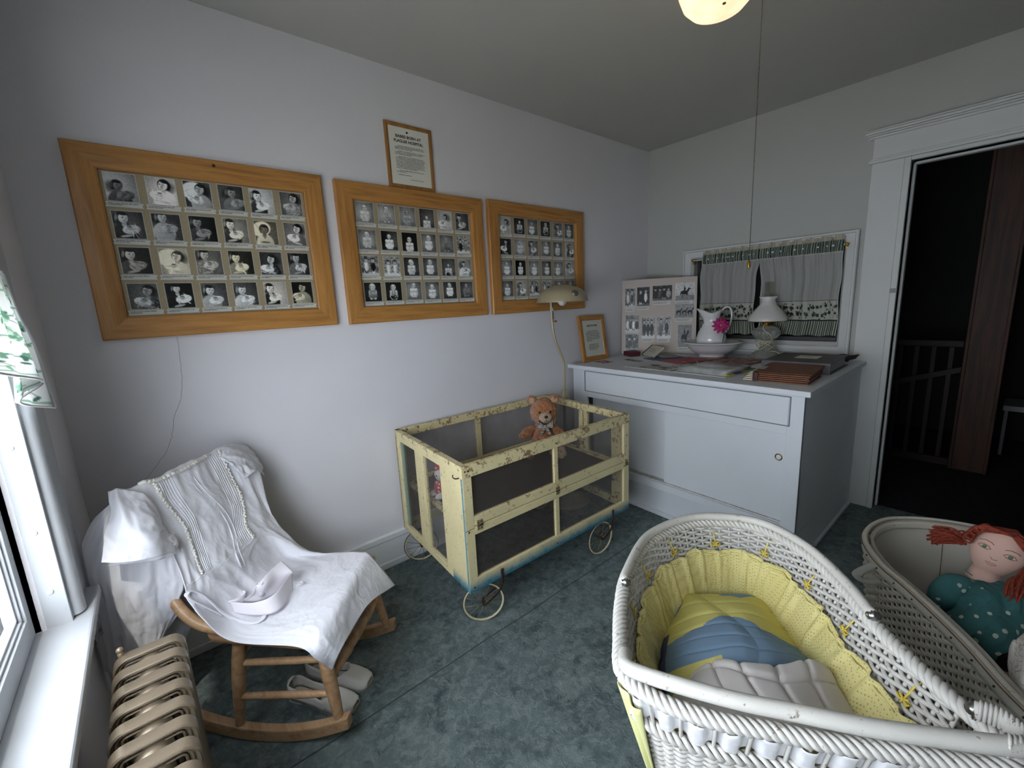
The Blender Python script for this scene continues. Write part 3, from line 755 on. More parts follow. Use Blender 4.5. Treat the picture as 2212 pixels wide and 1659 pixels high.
# hairline crack in the plaster, a thin dark line under the first frame
b = MB(); P = []
cr = [(.105, 1.315), (.100, 1.22), (.092, 1.13), (.082, 1.08), (.045, 1.00), (.03, .93), (0, .87), (-.06, .80), (-.12, .74), (-.19, .68), (-.24, .62)]
for i in range(len(cr)-1):
    for k in range(6):
        t = k/6; x, z = vl(cr[i], cr[i+1], t); P.append((x+.004*noise.noise(Vector((x*60, z*60, 1))), YW-.0003, z))
b.tube(P, .0006, 4); b.build('plaster_crack', simple('crack_grey', (.22, .22, .22), .9), bpy.data.objects['wall_back'])

# ------------------------------------------------------------------ ceiling light and pull chain
cl = thing('ceiling_light', 'round frosted glass ceiling light, lit warm, cut off by the top of the picture', 'ceiling light', (1.638, .779, HC))
prof = [(.0, 0), (.055, 0), (.055, .012), (.03, .02), (.0, .02)]
b = MB(); b.lathe([(0, 0), (.10, 0), (.10, -.02), (.075, -.045), (.0, -.045)], 32, c=(1.638, .779, HC)); b.build('ceiling_plate', M['brass'], cl, smooth=True, sharp=40)
def lampglass():
    m, nt, b = newmat('lit_opal_glass')
    v = coord(nt); n = noise_(nt, v, 9, 4, .6, dist=1.5)
    c = ramp(nt, n, [(.35, (1.0, .58, .34)), (.6, (1.0, .72, .48))])
    nt.links.new(c, b.inputs['Emission Color']); b.inputs['Emission Strength'].default_value = 1.15
    b.inputs['Base Color'].default_value = (.7, .6, .5, 1); b.inputs['Roughness'].default_value = .15
    return m
b = MB(); b.lathe([(.122, -.10), (.126, -.115), (.124, -.145), (.110, -.180), (.085, -.206), (.045, -.222), (.0, -.226)], 48, c=(1.638, .779, HC))
b.lathe([(.09, -.03), (.11, -.06), (.122, -.102)], 48, c=(1.638, .779, HC))
b.build('glass_bowl', lampglass(), cl, smooth=True)
b = MB(); b.ball((1.60, .74, HC-.222), (.006, .006, .003), 10, 6); b.build('bowl_spot', simple('dull_spot_brown', '#7a5a3a', .5), cl, smooth=True)  # small dark spot off centre on the glass bowl, modelled as a flat bead
ch = thing('pull_chain', 'long brass bead pull chain hanging from the ceiling in front of the desk', 'pull chain', (1.777, .692, HC))
b = MB(); z = HC-.02; k = 0
while z > 1.49:
    b.ball((1.777, .692, z), .0022, 6, 4); z -= .0075
b.tube([(1.777, .692, HC), (1.777, .692, 1.49)], .0007, 4)
b.build('bead_chain', simple('old_brass_beads', '#6e6250', .4, .8), ch, smooth=True)
b = MB(); b.lathe([(0, .012), (.0035, .010), (.0055, .002), (.0062, -.008), (.0062, -.014), (0, -.014)], 14, c=(1.777, .692, 1.482)); b.build('pull_bell', M['brass'], ch, smooth=True, sharp=50)
b = MB(); b.lathe([(0, 0), (.02, 0), (.016, -.014), (.004, -.022), (0, -.022)], 16, c=(1.777, .692, HC)); b.build('chain_fixture', M['brass'], ch, smooth=True, sharp=50)
# ------------------------------------------------------------------ desk
dp = M['deskpaint']; DT = .928
desk = thing('desk', 'large white painted desk cabinet with sliding doors, under the small curtained window', 'desk', (2.8, 1.35, 0))
b = MB(); b.hexa([(2.200, .570, DT-.026), (3.315, .585, DT-.026), (2.285, 2.085, DT-.026), (3.315, 2.085, DT-.026), (2.200, .570, DT), (3.315, .585, DT), (2.285, 2.085, DT), (3.315, 2.085, DT)])
b.build('desk_top', dp, desk, bevel=.003)
FXr, FXl, BY0, BY1 = 2.255, 2.335, .605, 2.075
def fx(y): return lerp(FXr, FXl, (y-BY0)/(BY1-BY0))
def fbox(b, y0, y1, z0, z1, d0, d1):
    """a board on the desk front between depths d0 (outer) and d1"""
    b.hexa([(fx(y0)+d0, y0, z0), (fx(y0)+d1, y0, z0), (fx(y1)+d0, y1, z0), (fx(y1)+d1, y1, z0), (fx(y0)+d0, y0, z1), (fx(y0)+d1, y0, z1), (fx(y1)+d0, y1, z1), (fx(y1)+d1, y1, z1)])
b = MB()
b.box(2.262, 3.312, BY0, BY0+.018, .19, DT-.026); b.box(2.302, 3.312, BY0, BY0+.018, 0, .19)     # right side
b.box(2.38, 3.312, BY1-.018, BY1, 0, DT-.026)
fbox(b, BY0, .672, .19, DT-.026, 0, .02); fbox(b, 1.946, BY1, .19, DT-.026, 0, .02)             # stiles
fbox(b, .672, 1.946, .70, DT-.026, 0, .02); fbox(b, .672, 1.946, .19, .235, 0, .02)               # rails
fbox(b, .672, 1.946, .225, .238, .02, .075)                                                      # bottom shelf
b.build('cabinet_body', dp, desk, bevel=.002)
b = MB(); fbox(b, BY0-.002, BY1, 0, .19, .045, .07); fbox(b, BY0+.02, BY1, 0, .028, .030, .045)
b.build('kick_board', dp, desk, bevel=.003)
b = MB(); fbox(b, .668, 1.955, .745, .882, -.004, .002)
dr = b.build('drawer', dp, desk, bevel=.0015)
b = MB()
for (y0, y1, z0, z1) in ((.662, 1.962, .882, .886), (.662, 1.962, .741, .745), (.660, .664, .741, .886), (1.958, 1.962, .741, .886)): fbox(b, y0, y1, z0, z1, -.0055, .001)
b.build('drawer_gap', simple('grey_gap', (.20, .21, .22), .8), dr)
b = MB(); fbox(b, .676, 1.335, .242, .70, .024, .036); d = b.build('sliding_door', dp, desk)
q = MB(); MM = Matrix.Translation((fx(.705)+.024, .705, .571)) @ Matrix.Rotation(radians(-3), 4, 'Z') @ Matrix.Rotation(-pi/2, 4, 'Y')
q.lathe([(0, -.004), (.008, -.003), (.0125, .0005), (.0155, .0022), (.0175, .0012), (.018, 0)], 28, M=MM); q.build('finger_pull', simple('aged_brass', '#8a7240', .35, 1), d, smooth=True)
b = MB(); fbox(b, 1.30, 1.940, .242, .70, .058, .070); b.build('sliding_door', dp, desk)
b = MB()
for d0 in (.021, .038, .060): fbox(b, .674, 1.944, .238, .2425, d0, d0+.003)
b.build('door_track', simple('worn_track', (.33, .31, .27), .7, nscale=40, namt=.5), desk)
b = MB(); b.box(2.6, 3.31, BY0-.012, BY0, 0, .016); b.build('shoe_mould', dp, desk)

# ------------------------------------------------------------------ small curtains of the inside window
class RGB:
    def __init__(s, w, h, c, aw, ah):
        s.a = np.ones((h, w, 3))*np.array(c); y, x = np.mgrid[0:h, 0:w]; s.x = (x+.5)/w*aw; s.y = (y+.5)/h*ah
    def mix(s, k, c): s.a = s.a*(1-k[..., None])+np.array(c)*k[..., None]
    def ell(s, cx, cy, rx, ry, c, ang=0, soft=.3):
        C, D = cos(ang), sin(ang); X, Y = s.x-cx, s.y-cy; u = (X*C+Y*D)/rx; v = (-X*D+Y*C)/ry
        s.mix(np.clip((1-np.sqrt(u*u+v*v))/soft+.5, 0, 1), c)
    def leaf(s, cx, cy, r, ang, dark, light):
        for i, (a, l) in enumerate(((0, 1.0), (1.15, .8), (-1.15, .8), (2.2, .5), (-2.2, .5))):
            t = ang+a; s.ell(cx+cos(t)*r*.5*l, cy+sin(t)*r*.5*l, r*.55*l, r*.27, dark if i % 2 else light, t, .35)
        s.ell(cx+cos(ang)*r*.3, cy+sin(ang)*r*.3, r*.5, r*.03, light, ang, .6)
    def line(s, x0, y0, x1, y1, w, c):
        dx, dy = x1-x0, y1-y0; L = sqrt(dx*dx+dy*dy)+1e-9
        t = np.clip(((s.x-x0)*dx+(s.y-y0)*dy)/L/L, 0, 1); d = np.sqrt((s.x-x0-t*dx)**2+(s.y-y0-t*dy)**2)
        s.mix(np.clip((w-d)/w+.5, 0, 1), c)
def colour_sheet(name, img, fn, mat, parent, solid=0, mats=None):
    h, w, _ = img.shape
    vs = [fn(i/(w-1), j/(h-1)) for j in range(h) for i in range(w)]
    idx = np.arange(w*h).reshape(h, w); fs = np.stack([idx[:-1, :-1], idx[1:, :-1], idx[1:, 1:], idx[:-1, 1:]], -1).reshape(-1, 4)
    b = MB(); b.v = [tuple(v) for v in vs]; b.f = [tuple(f) for f in fs.tolist()]; b.m = [0]*len(b.f)
    return b.build(name, mat, parent, smooth=True, cols=img.reshape(-1, 3), solid=solid)
M['curtain'] = vcol('printed_cotton', .85, .1, trans=.35, bs=.1)
rs = random.Random(9)
def cafe(y1, y0, name_label, seed, gapdir):
    """one panel between y1 (left) and y0 (right); hangs from the rod"""
    t = thing('cafe_curtain', name_label, 'curtain', (3.30, (y0+y1)/2, 1.63), 0, 'ivy bordered curtains of the small window')
    rs = random.Random(seed); Wd = y1-y0; w, h = 340, 210; zt, zb = 1.686, 1.078; Ht = zt-zb; Wc = Wd*1.25
    im = RGB(w, h, (.50, .50, .48), Wc, Ht)
    st = np.zeros((h, w)); X = im.x; Y = im.y
    ruf = Y < .030; im.mix(ruf.astype(float), (.60, .56, .46))
    band = ((Y > .030) & (Y < .098)); ph = np.sin(X*430+2.2*np.sin(X*37+seed)+.6*np.sin(X*90+Y*25)); im.mix((band & (ph > .15)).astype(float), (.05, .085, .07)); im.mix((band & (ph <= .15) & (np.sin(X*215+1) > .3)).astype(float), (.24, .31, .24))
    im.mix((band & (ph <= .15) & (np.sin(X*215+1) <= .3)).astype(float), (.48, .50, .42))
    im.mix(((Y > .096) & (Y < .101)).astype(float), (.66, .66, .62))
    im.mix(((Y > .384) & (Y < .389)).astype(float), (.035, .05, .045)); low = Y > .389
    im.mix(low.astype(float), (.62, .62, .55))
    x = .01
    while x < Wc:
        for r_ in range(2):
            cx, cy = x+rs.uniform(-.012, .012), .425+r_*.048+rs.uniform(-.010, .010)
            g = rs.choice([((.02, .05, .03), (.05, .10, .05)), ((.03, .07, .04), (.10, .15, .06)), ((.015, .035, .025), (.03, .06, .04))])
            im.leaf(cx, cy, rs.uniform(.013, .022), rs.uniform(0, 6.28), *g)
            im.ell(cx+rs.uniform(-.02, .02), cy+rs.uniform(-.025, .025), .008, .0035, g[0], rs.uniform(0, 3))
            im.line(cx, cy, cx+rs.uniform(-.03, .03), cy+rs.uniform(-.03, .03), .0012, (.16, .13, .08))
        x += .030
    im.mix(((Y > .508) & (Y < .514)).astype(float), (.035, .05, .045))
    lowb = Y >= .514; ph = np.sin(X*420); im.mix((lowb & (ph > .1)).astype(float), (.05, .08, .065)); im.mix((lowb & (ph <= .1)).astype(float), (.50, .51, .42))
    im.a[:, -3:] = .68; im.a[:, :3] = .68
    R = [rs.uniform(0, 6.28) for _ in range(6)]
    def fn(u, v):
        yy = y1+(y0-y1)*u; z = zt-Ht*v; k = min(1, max(0, (v-.05)/.25))
        gath = .006*sin(u*70+R[0])+.005*sin(u*113+R[1])
        fold = .014*sin(u*19+R[2]+.5*v)+.009*sin(u*33+R[3]-v)
        x = 3.298-(gath*(1-k*.75)+fold*k)-.012*max(0, (v-.84))*6*(.4+.6*sin(u*60)**2)
        if v < .17 and v > .04: x -= .010*sin((v-.04)/.13*pi)          # rod pocket
        z += (.004*sin(u*90+R[4])+.005*sin(u*41+R[5]))*(1 if v < .03 else 0) - .006*sin(u*23+R[2])*max(0, v-.8)*4
        yy += gapdir*(.020*sin(min(1, max(0, (v-.18)/.8))*pi*.9))*(u if gapdir > 0 else (1-u)) + .004*sin(v*14+R[0])*k
        return (x, yy, z)
    colour_sheet('curtain_panel', im.a, fn, M['curtain'], t)
    return t
cafe(1.618, 1.212, 'left half of the small ivy bordered curtain above the desk', 3, 1)
cafe(1.210, .744, 'right half of the small ivy bordered curtain, behind the oil lamp', 7, -1)
rod = thing('curtain_rod', 'thin white curtain rod with brass end brackets across the small window', 'curtain rod', (3.298, 1.2, 1.628))
b = MB(); b.tube([(3.298, 1.690, 1.628), (3.298, .736, 1.628)], .0055, 10); b.build('rod', M['white'], rod, smooth=True)
for yy in (1.694, .732):
    b = MB(); b.ball((3.298, yy, 1.628), (.009, .011, .009)); b.tube([(3.298, yy, 1.628), (3.318, yy, 1.618), (3.332, yy, 1.612)], .005, 8); b.box(3.318, 3.334, yy-.008, yy+.008, 1.60, 1.64)
    b.build('bracket', M['brass'], rod, smooth=True, sharp=40)

# ------------------------------------------------------------------ poster board of old photographs
PB = Vector((2.935, 2.085, DT+.003)); PR = Vector((3.200, 1.600, DT+.003)); pu = (PR-PB).normalized(); pw = (PR-PB).length
pn0 = Vector((pu.y, -pu.x, 0))
if pn0.x > 0: pn0 = -pn0
lean = -pn0*.05; pv = (Vector((0, 0, .578))+lean); ph_ = pv.length; pvn = pv.normalized(); pn = pu.cross(pvn)
if pn.x > 0: pn = -pn
board = thing('photo_display_board', 'pinkish poster board of old group and horse photographs, leaning in the corner on the desk', 'display board', tuple(PB))
b = MB(); o = PB; c = [o, o+pu*pw, o+pu*pw+pvn*ph_, o+pvn*ph_]; c2 = [p-pn*.005 for p in c]
b.add(c+c2, [(0, 1, 2, 3), (7, 6, 5, 4), (0, 4, 5, 1), (1, 5, 6, 2), (2, 6, 7, 3), (3, 7, 4, 0)])
b.build('backing_board', simple('pink_beige_board', (.56, .49, .45), .8, nscale=3, namt=.05), board)
def bp(u, v, d=.0006): return PB+pu*(u*pw)+pvn*((1-v)*ph_)+pn*d
pr = pair
items = [ (.04, .11, .145, .27, pr, dict(bgc=.45, n=2, tones=(.8, .25), r=.11, cy=.22)), (.205, .10, .18, .26, pr, dict(bgc=.12, n=2, tones=(.1, .85), r=.09, cy=.25)),
 (.415, .09, .27, .21, pr, dict(bgc=.15, n=4, tones=(.1, .3, .12, .6), r=.055, cy=.28)), (.72, .075, .25, .235, horse, dict()),
 (.05, .47, .195, .235, pr, dict(bgc=.45, n=4, tones=(.8, .3, .85, .2), r=.06, cy=.3)), (.275, .51, .185, .285, pr, dict(bgc=.55, n=3, tones=(.06, .1, .05), r=.08, cy=.25)),
 (.485, .50, .19, .30, pr, dict(bgc=.6, n=2, tones=(.4, .25), r=.08, cy=.22)), (.715, .345, .255, .19, horse, dict(n=3, rider=False, bgc=.55)),
 (.05, .735, .19, .22, pr, dict(bgc=.3, n=2, tones=(.2, .3), r=.08, cy=.3)), (.76, .62, .19, .30, horse, dict(bgc=.5))]
k = 0
for (u, v, w_, h_, fn, kw) in items:
    C = fn(40, 40, 900+k, **kw); k += 1
    ob = print_mesh('photograph', C, bp(u, v), pu, -pvn, w_*pw, h_*ph_, pn, board, .0, gain=.9)
    b = MB(); x0 = u+.01; y0 = v+h_+.004
    P4 = [bp(x0, y0, .0005), bp(x0+w_*.86, y0, .0005), bp(x0+w_*.86, y0+.045, .0005), bp(x0, y0+.045, .0005)]
    b.add(P4, [(0, 1, 2, 3)]); cb = b.build('caption', M['caption'], board)
    q = MB(); scribble(q, bp(x0+.01, y0+.008, .0009), pu, -pvn, w_*pw*.75, 2, .0075, .0045, rs); q.build('caption_text', M['ink'], cb)

# ------------------------------------------------------------------ small standing frame with a typed card
sf = thing('card_frame', 'small honey wood frame with typed card, leaning at the left end of the desk', 'framed notice', (2.54, 2.04, DT))
R = Matrix.Translation((2.54, 2.030, DT+.0)) @ Matrix.Rotation(radians(-9), 4, 'X') @ Matrix.Rotation(radians(1), 4, 'Y')
fw, fh, fm = .288, .335, .036
for vs, fs, k in frame_moulding(None, -fw/2, fw/2, 0, fh, fm, .018, y=.012):
    b = MB(); b.add([R @ Vector(v) for v in vs], fs); b.build('frame_side', M['oak'] if k == 0 else M['oakv'], sf)
b = MB(); b.box(-fw/2+fm-.004, fw/2-fm+.004, .0, .006, fm-.004, fh-fm+.004, M=R); card = b.build('card', simple('pale_green_card', (.60, .61, .54), .8), sf)
m3 = R.to_3x3(); ux, uz = m3 @ Vector((1, 0, 0)), m3 @ Vector((0, 0, 1))
text_mesh('BABY PICTURES', .0165, R @ Vector((0, -.0006, fh-fm-.045)), ux, uz, card, bold=.0006)
q = MB(); scribble(q, R @ Vector((-.078, -.0008, fh-fm-.075)), ux, -uz, .16, 7, .0118, .0062, rs, indent=.02, fill=.4, rag=.04)
scribble(q, R @ Vector((-.062, -.0008, fh-fm-.175)), ux, -uz, .135, 4, .0118, .0062, rs, indent=.01, fill=.7, rag=.04); q.build('card_text', M['ink'], card)

# ------------------------------------------------------------------ wash basin, jug, flower
M['china'] = simple('white_china', (.70, .70, .71), .12, coat=.5, nscale=4, namt=.03)
bx, by_ = 3.095, 1.425
bs = thing('wash_basin', 'wide white china wash basin standing on the desk, holding the jug', 'basin', (bx, by_, DT))
b = MB(); prof = [(0, .012), (.065, .012), (.075, 0), (.085, 0), (.088, .010), (.080, .018), (.12, .034), (.158, .062), (.176, .092), (.190, .103), (.197, .104), (.196, .109), (.184, .112), (.170, .100), (.150, .070), (.11, .042), (.06, .026), (0, .024)]
b.lathe(prof, 48, c=(bx, by_, DT)); b.build('bowl', M['china'], bs, smooth=True)
jx, jy, jz = 3.085, 1.43, DT+.026
jug = thing('water_jug', 'white china water jug standing in the wash basin', 'jug', (jx, jy, jz))
dsp = Vector((-.45, .89, 0)).normalized(); hnd = -dsp         # spout points left in the view
prof = [(0, 0), (.066, 0), (.072, .006), (.070, .014), (.088, .045), (.099, .085), (.098, .115), (.086, .155), (.066, .190), (.053, .218), (.049, .240), (.053, .262), (.060, .285), (.064, .300)]
b = MB(); n = 40; vs = []; fs = []
full = prof+[(r-.004, z) for r, z in prof[::-1][:7]]
for (r, z) in full:
    for k in range(n):
        a = 2*pi*k/n; d = Vector((cos(a), sin(a), 0)); q = d.dot(dsp); kk = max(0, (z-.215)/.085)
        sp = max(0, q)**5*kk; rr = r*(1+.65*sp); zz = z+.022*kk*(max(0, q)**3)-.016*kk*(1-abs(q))**1 + .008*kk*max(0, -q)
        vs.append((jx+d.x*rr, jy+d.y*rr, jz+zz))
L = len(full)
for i in range(L-1):
    for k in range(n): fs.append((i*n+k, i*n+(k+1) % n, (i+1)*n+(k+1) % n, (i+1)*n+k))
b.add(vs, fs); b.build('jug_body', M['china'], jug, smooth=True)
b = MB(); hp = [(.058, .292), (.075, .318), (.105, .322), (.122, .296), (.124, .25), (.115, .20), (.100, .165), (.092, .150)]
b.tube(smooth_path([(jx+hnd.x*r, jy+hnd.y*r, jz+z) for r, z in hp], 6), [.0085]*43, 10, flat=.7); b.build('handle', M['china'], jug, smooth=True)
fl = thing('daisy', 'magenta artificial daisy tucked behind the handle of the white jug', 'flower', (3.03, 1.30, 1.05))
fc = Vector((3.005, 1.330, 1.160)); fn_ = (Vector((0, 0, CAM_H))-fc).normalized(); fa = fn_.orthogonal().normalized(); fb = fn_.cross(fa)
M['petal'] = simple('magenta_petal', (.42, .02, .16), .6, nscale=60, namt=.3)
for ring, (nn, L0, off) in enumerate(((11, .052, 0), (9, .036, .012))):
    for k in range(nn):
        a = 2*pi*k/nn+ring*.3; d = fa*cos(a)+fb*sin(a); s_ = fn_.cross(d); b = MB()
        def pf(u, v, d=d, s_=s_, off=off, L0=L0, k=k):
            w_ = .0105*sin(pi*min(1, .12+v*.86))**.7; return fc+d*(.006+L0*v)+s_*((u-.5)*2*w_)+fn_*(off+.012*sin(v*2.4)-.014*v*v+.003*cos((u-.5)*6)+.002*sin(k*7))
        b.grid(pf, 5, 8); b.build('petal', M['petal'], fl, smooth=True)
b = MB(); b.ball(fc+fn_*.012, .009); b.build('flower_center', simple('yellow_center', (.45, .22, .04), .8), fl, smooth=True)
b = MB(); b.tube(smooth_path([fc-fn_*.003, fc+Vector((.03, -.01, -.05)), Vector((3.055, 1.335, 1.05)), Vector((3.06, 1.345, 1.0)), Vector((3.065, 1.350, DT+.06))], 5), .0022, 6); b.build('stem', simple('dark_stem', (.03, .05, .02), .6), fl, smooth=True)

# ------------------------------------------------------------------ oil lamp
ox, oy = 3.182, 1.105
ol = thing('oil_lamp', 'glass oil lamp with a white shade and clear chimney, standing on the desk', 'oil lamp', (ox, oy, DT))
def lampglassm():
    m, nt, b = newmat('pressed_glass'); b.inputs['Base Color'].default_value = (.70, .72, .68, 1); b.inputs['Transmission Weight'].default_value = .78
    b.inputs['Roughness'].default_value = .06; b.inputs['IOR'].default_value = 1.3; return m
M['pglass'] = lampglassm()
b = MB(); n = 48; prof = [(0, .004), (.088, .0), (.100, .004), (.102, .014), (.086, .026), (.070, .040), (.048, .056), (.034, .075), (.030, .088), (.040, .096), (.034, .106), (.026, .116), (.034, .124), (.060, .136), (.082, .158), (.085, .178), (.072, .200), (.044, .214), (.030, .220), (0, .220)]
vs = []; fs = []
for (r, z) in prof:
    for k in range(n):
        a = 2*pi*k/n; rr = r*(1+.025*cos(a*12)*(1 if z < .06 or .13 < z < .2 else 0)); vs.append((ox+rr*cos(a), oy+rr*sin(a), DT+z))
for i in range(len(prof)-1):
    for k in range(n): fs.append((i*n+k, i*n+(k+1) % n, (i+1)*n+(k+1) % n, (i+1)*n+k))
b.add(vs, fs); b.build('glass_font', M['pglass'], ol, smooth=True)
b = MB(); b.lathe([(0, .218), (.030, .218), (.032, .226), (.024, .232), (.03, .240), (.034, .248), (.106, .246), (.111, .250), (.109, .256), (.04, .262), (0, .262)], 40, c=(ox, oy, DT)); b.build('burner', M['brass'], ol, smooth=True, sharp=40)
b = MB(); b.lathe([(.116, .252), (.118, .262), (.112, .280), (.088, .312), (.060, .345), (.046, .362), (.048, .368), (.042, .374), (.042, .392), (.056, .408), (.054, .410), (.038, .394), (.038, .372), (.043, .358), (.056, .342), (.084, .308), (.108, .278), (.112, .256)], 48, c=(ox, oy, DT)); b.build('lamp_shade', simple('opal_shade', (.60, .60, .57), .2, coat=.4), ol, smooth=True)
b = MB(); b.lathe([(.028, .262), (.033, .30), (.030, .35), (.026, .40), (.0255, .505), (.0235, .505), (.024, .40), (.028, .35), (.031, .30), (.026, .264)], 32, c=(ox, oy, DT), close=True); b.build('chimney', glassmat('chimney_glass', (.93, .93, .9), rough=.03), ol, smooth=True)
b = MB(); P = []
c0 = Vector((ox, oy, DT)); vd = Vector((-ox, -oy, 0)).normalized(); vs_ = Vector((vd.y, -vd.x, 0))
for (a, r, z) in ((.2, .05, .238), (.3, .072, .215), (.1, .092, .19), (-.25, .092, .165), (-.5, .06, .14), (-.7, .052, .125), (-.2, .05, .118), (.5, .05, .12)): P.append(c0+(vd*cos(a)+vs_*sin(a))*r+Vector((0, 0, z)))
for k in range(34):
    a = .5+k*.75; r = .043+.014*sin(k*1.3)+.008*(k % 3); P.append(c0+(vd*cos(a)+vs_*sin(a))*r+Vector((0, 0, .085+.03*sin(k*.9))))
for q in ((-.9, .075, .05), (-1.1, .10, .035), (-1.3, .12, .03)): P.append(c0+(vd*cos(q[0])+vs_*sin(q[0]))*q[1]+Vector((0, 0, q[2])))
b.tube(smooth_path(P, 5), .0024, 6); b.build('power_cord', simple('cream_cord', (.62, .56, .38), .5), ol, smooth=True)

# ------------------------------------------------------------------ papers and binders on the desk
def slab(b, cx, cy, lx, ly, z0, z1, rz=0, mi=0):
    return b.box(-lx/2, lx/2, -ly/2, ly/2, z0, z1, mi, M=Matrix.Translation((cx, cy, 0)) @ Matrix.Rotation(rz, 4, 'Z'))
# grey ring binder
gb = thing('ring_binder', 'thick closed dark grey ring binder with pale label, right end of desk', 'binder', (2.88, .80, DT))
Rg = Matrix.Translation((2.895, .79, DT)) @ Matrix.Rotation(radians(1.5), 4, 'Z')
gm = simple('dark_grey_vinyl', (.085, .078, .078), .5, bstr=.3, bscale=300)
b = MB(); b.box(-.20, .19, -.165, .165, .054, .060, M=Rg); b.build('front_cover', gm, gb, bevel=.003)
b = MB(); b.box(-.20, .19, -.165, .165, .0, .005, M=Rg); b.build('back_cover', gm, gb, bevel=.002)
b = MB(); b.box(-.206, -.198, -.165, .165, .0, .060, M=Rg); sp_ = b.build('spine', simple('grey_spine', (.11, .10, .11), .4), gb, bevel=.003)
for yy in (-.11, .11):
    q = MB(); q.lathe([(0, .003), (.004, .002), (.006, 0)], 14, M=Rg @ Matrix.Translation((-.206, yy, .03)) @ Matrix.Rotation(-pi/2, 4, 'Y')); q.build('rivet', M['chrome'], sp_, smooth=True)
b = MB(); b.box(-.185, .17, -.152, .150, .006, .05, M=Rg); b.build('pages', simple('page_block', (.36, .35, .36), .7, nscale=1), gb)
b = MB(); b.box(-.045, .075, -.065, .045, .060, .0608, M=Rg); lb = b.build('label_card', M['paper'], gb)
q = MB(); scribble(q, Rg @ Vector((.03, .02, .0612)), Rg.to_3x3() @ Vector((0, -1, 0)), Rg.to_3x3() @ Vector((-1, 0, 0)), .06, 2, .016, .009, rs); q.build('label_text', simple('grey_ink', (.2, .2, .2), .7), lb)
# brown albums
al = thing('brown_album', 'rust brown accordion album with a white sticker, lying at the front right of the desk', 'album', (2.50, .77, DT))
Ra = Matrix.Translation((2.475, .765, DT)) @ Matrix.Rotation(radians(4), 4, 'Z'); bm_ = simple('rust_brown_card', (.20, .075, .035), .6, nscale=30, namt=.15)
z = 0
for k in range(5):
    b = MB(); b.box(-.13+.004*k, .14, -.135+.003*(k % 2), .105, z, z+.006, M=Ra); b.build('album_leaf', bm_, al, bevel=.001); z += .0085
b = MB(); b.hexa([Ra @ Vector(v) for v in ((-.10, -.138, z), (.19, -.138, z), (-.10, .115, z), (.19, .115, z), (-.10, -.138, z+.002), (.19, -.138, z+.010), (-.10, .115, z+.002), (.19, .115, z+.010))]); b.build('front_cover', bm_, al)
b = MB()
for k in range(5): b.box(-.125+.006*k, .12, .105, .155-.006*k, .002+k*.0085, .007+k*.0085, M=Ra)
b.build('page_ends', simple('cream_pages', (.62, .55, .42), .8, nscale=200, namt=.3), al)
b = MB(); b.box(-.134, -.128, .085, .108, 0, .045, M=Ra); b.box(-.134, .13, .103, .107, 0, .045, M=Ra); b.build('binding_strap', simple('dark_brown_strap', (.06, .02, .015), .6), al)
b = MB(); P = [Ra @ Vector(v) for v in ((-.03, .085, z+.0065), (-.03, .11, z+.0065), (.05, .11, z+.0095), (.05, .085, z+.0095))]; b.add(P, [(0, 1, 2, 3)]); lb = b.build('sticker', simple('sticker_white', (.74, .74, .72), .6), al)
q = MB(); scribble(q, Ra @ Vector((.047, .105, z+.0100)), Ra.to_3x3() @ Vector((-1, 0, -.037)), Ra.to_3x3() @ Vector((0, -1, 0)), .075, 2, .010, .006, rs); q.build('sticker_text', M['ink'], lb)
# open ring binder with page protectors
ob_ = thing('open_binder', 'open ring binder with plastic page sleeves and coloured index tabs, front of desk', 'binder', (2.50, 1.32, DT))
Ro = Matrix.Translation((2.515, 1.15, DT)) @ Matrix.Rotation(radians(-4), 4, 'Z')
b = MB(); b.box(-.16, .17, -.16, .16, 0, .003, M=Ro); b.box(-.16, .17, .20, .52, 0, .003, M=Ro); b.box(-.16, .17, .16, .20, 0, .002, M=Ro); b.build('binder_cover', simple('white_vinyl', (.60, .61, .60), .35), ob_)
def sleeve():
    m, nt, b = newmat('plastic_sleeve'); v = coord(nt); n = noise_(nt, v, 14, 4, .6)
    nt.links.new(ramp(nt, n, [(.35, (.33, .34, .34)), (.65, (.58, .58, .56))]), b.inputs['Base Color']); b.inputs['Roughness'].default_value = .12
    bump(nt, b, noise_(nt, v, 30, 3), .3, .004); return m
M['sleeve'] = sleeve()
for k in range(6):
    b = MB(); o_ = .004*(k % 3)
    def pgf(u, v, k=k): return Ro @ Vector((-.145+.29*v+.003*(k % 2), .150-.295*u-.002*k, .004+.0045*k+.006*sin(u*pi)*.5))
    b.grid(pgf, 8, 4); b.build('page_sleeve', M['sleeve'], ob_, smooth=True, solid=.0012)
for (yy, c, x0) in ((-.158, (.55, .50, .03), -.14), (-.156, (.03, .05, .22), -.05), (-.157, (.5, .28, .03), .01), (-.160, (.06, .30, .05), .08), (-.155, (.03, .05, .25), .11)):
    b = MB(); b.box(x0, x0+.06, yy-.012, yy+.03, .006+.01*abs(x0), .010+.01*abs(x0), M=Ro); b.build('index_tab', simple('tab', c, .4), ob_)
for xx in (-.105, .0, .105):
    b = MB(); n = 18; b.tube([Ro @ Vector((xx, .18+.026*cos(pi*k/n*1.0), .004+.036*sin(pi*k/n))) for k in range(n+1)], .0016, 6)
    b.build('binder_ring', M['chrome'], ob_, smooth=True)
b = MB(); b.box(-.155, .165, .173, .187, .002, .006, M=Ro); b.build('ring_bar', M['chrome'], ob_)
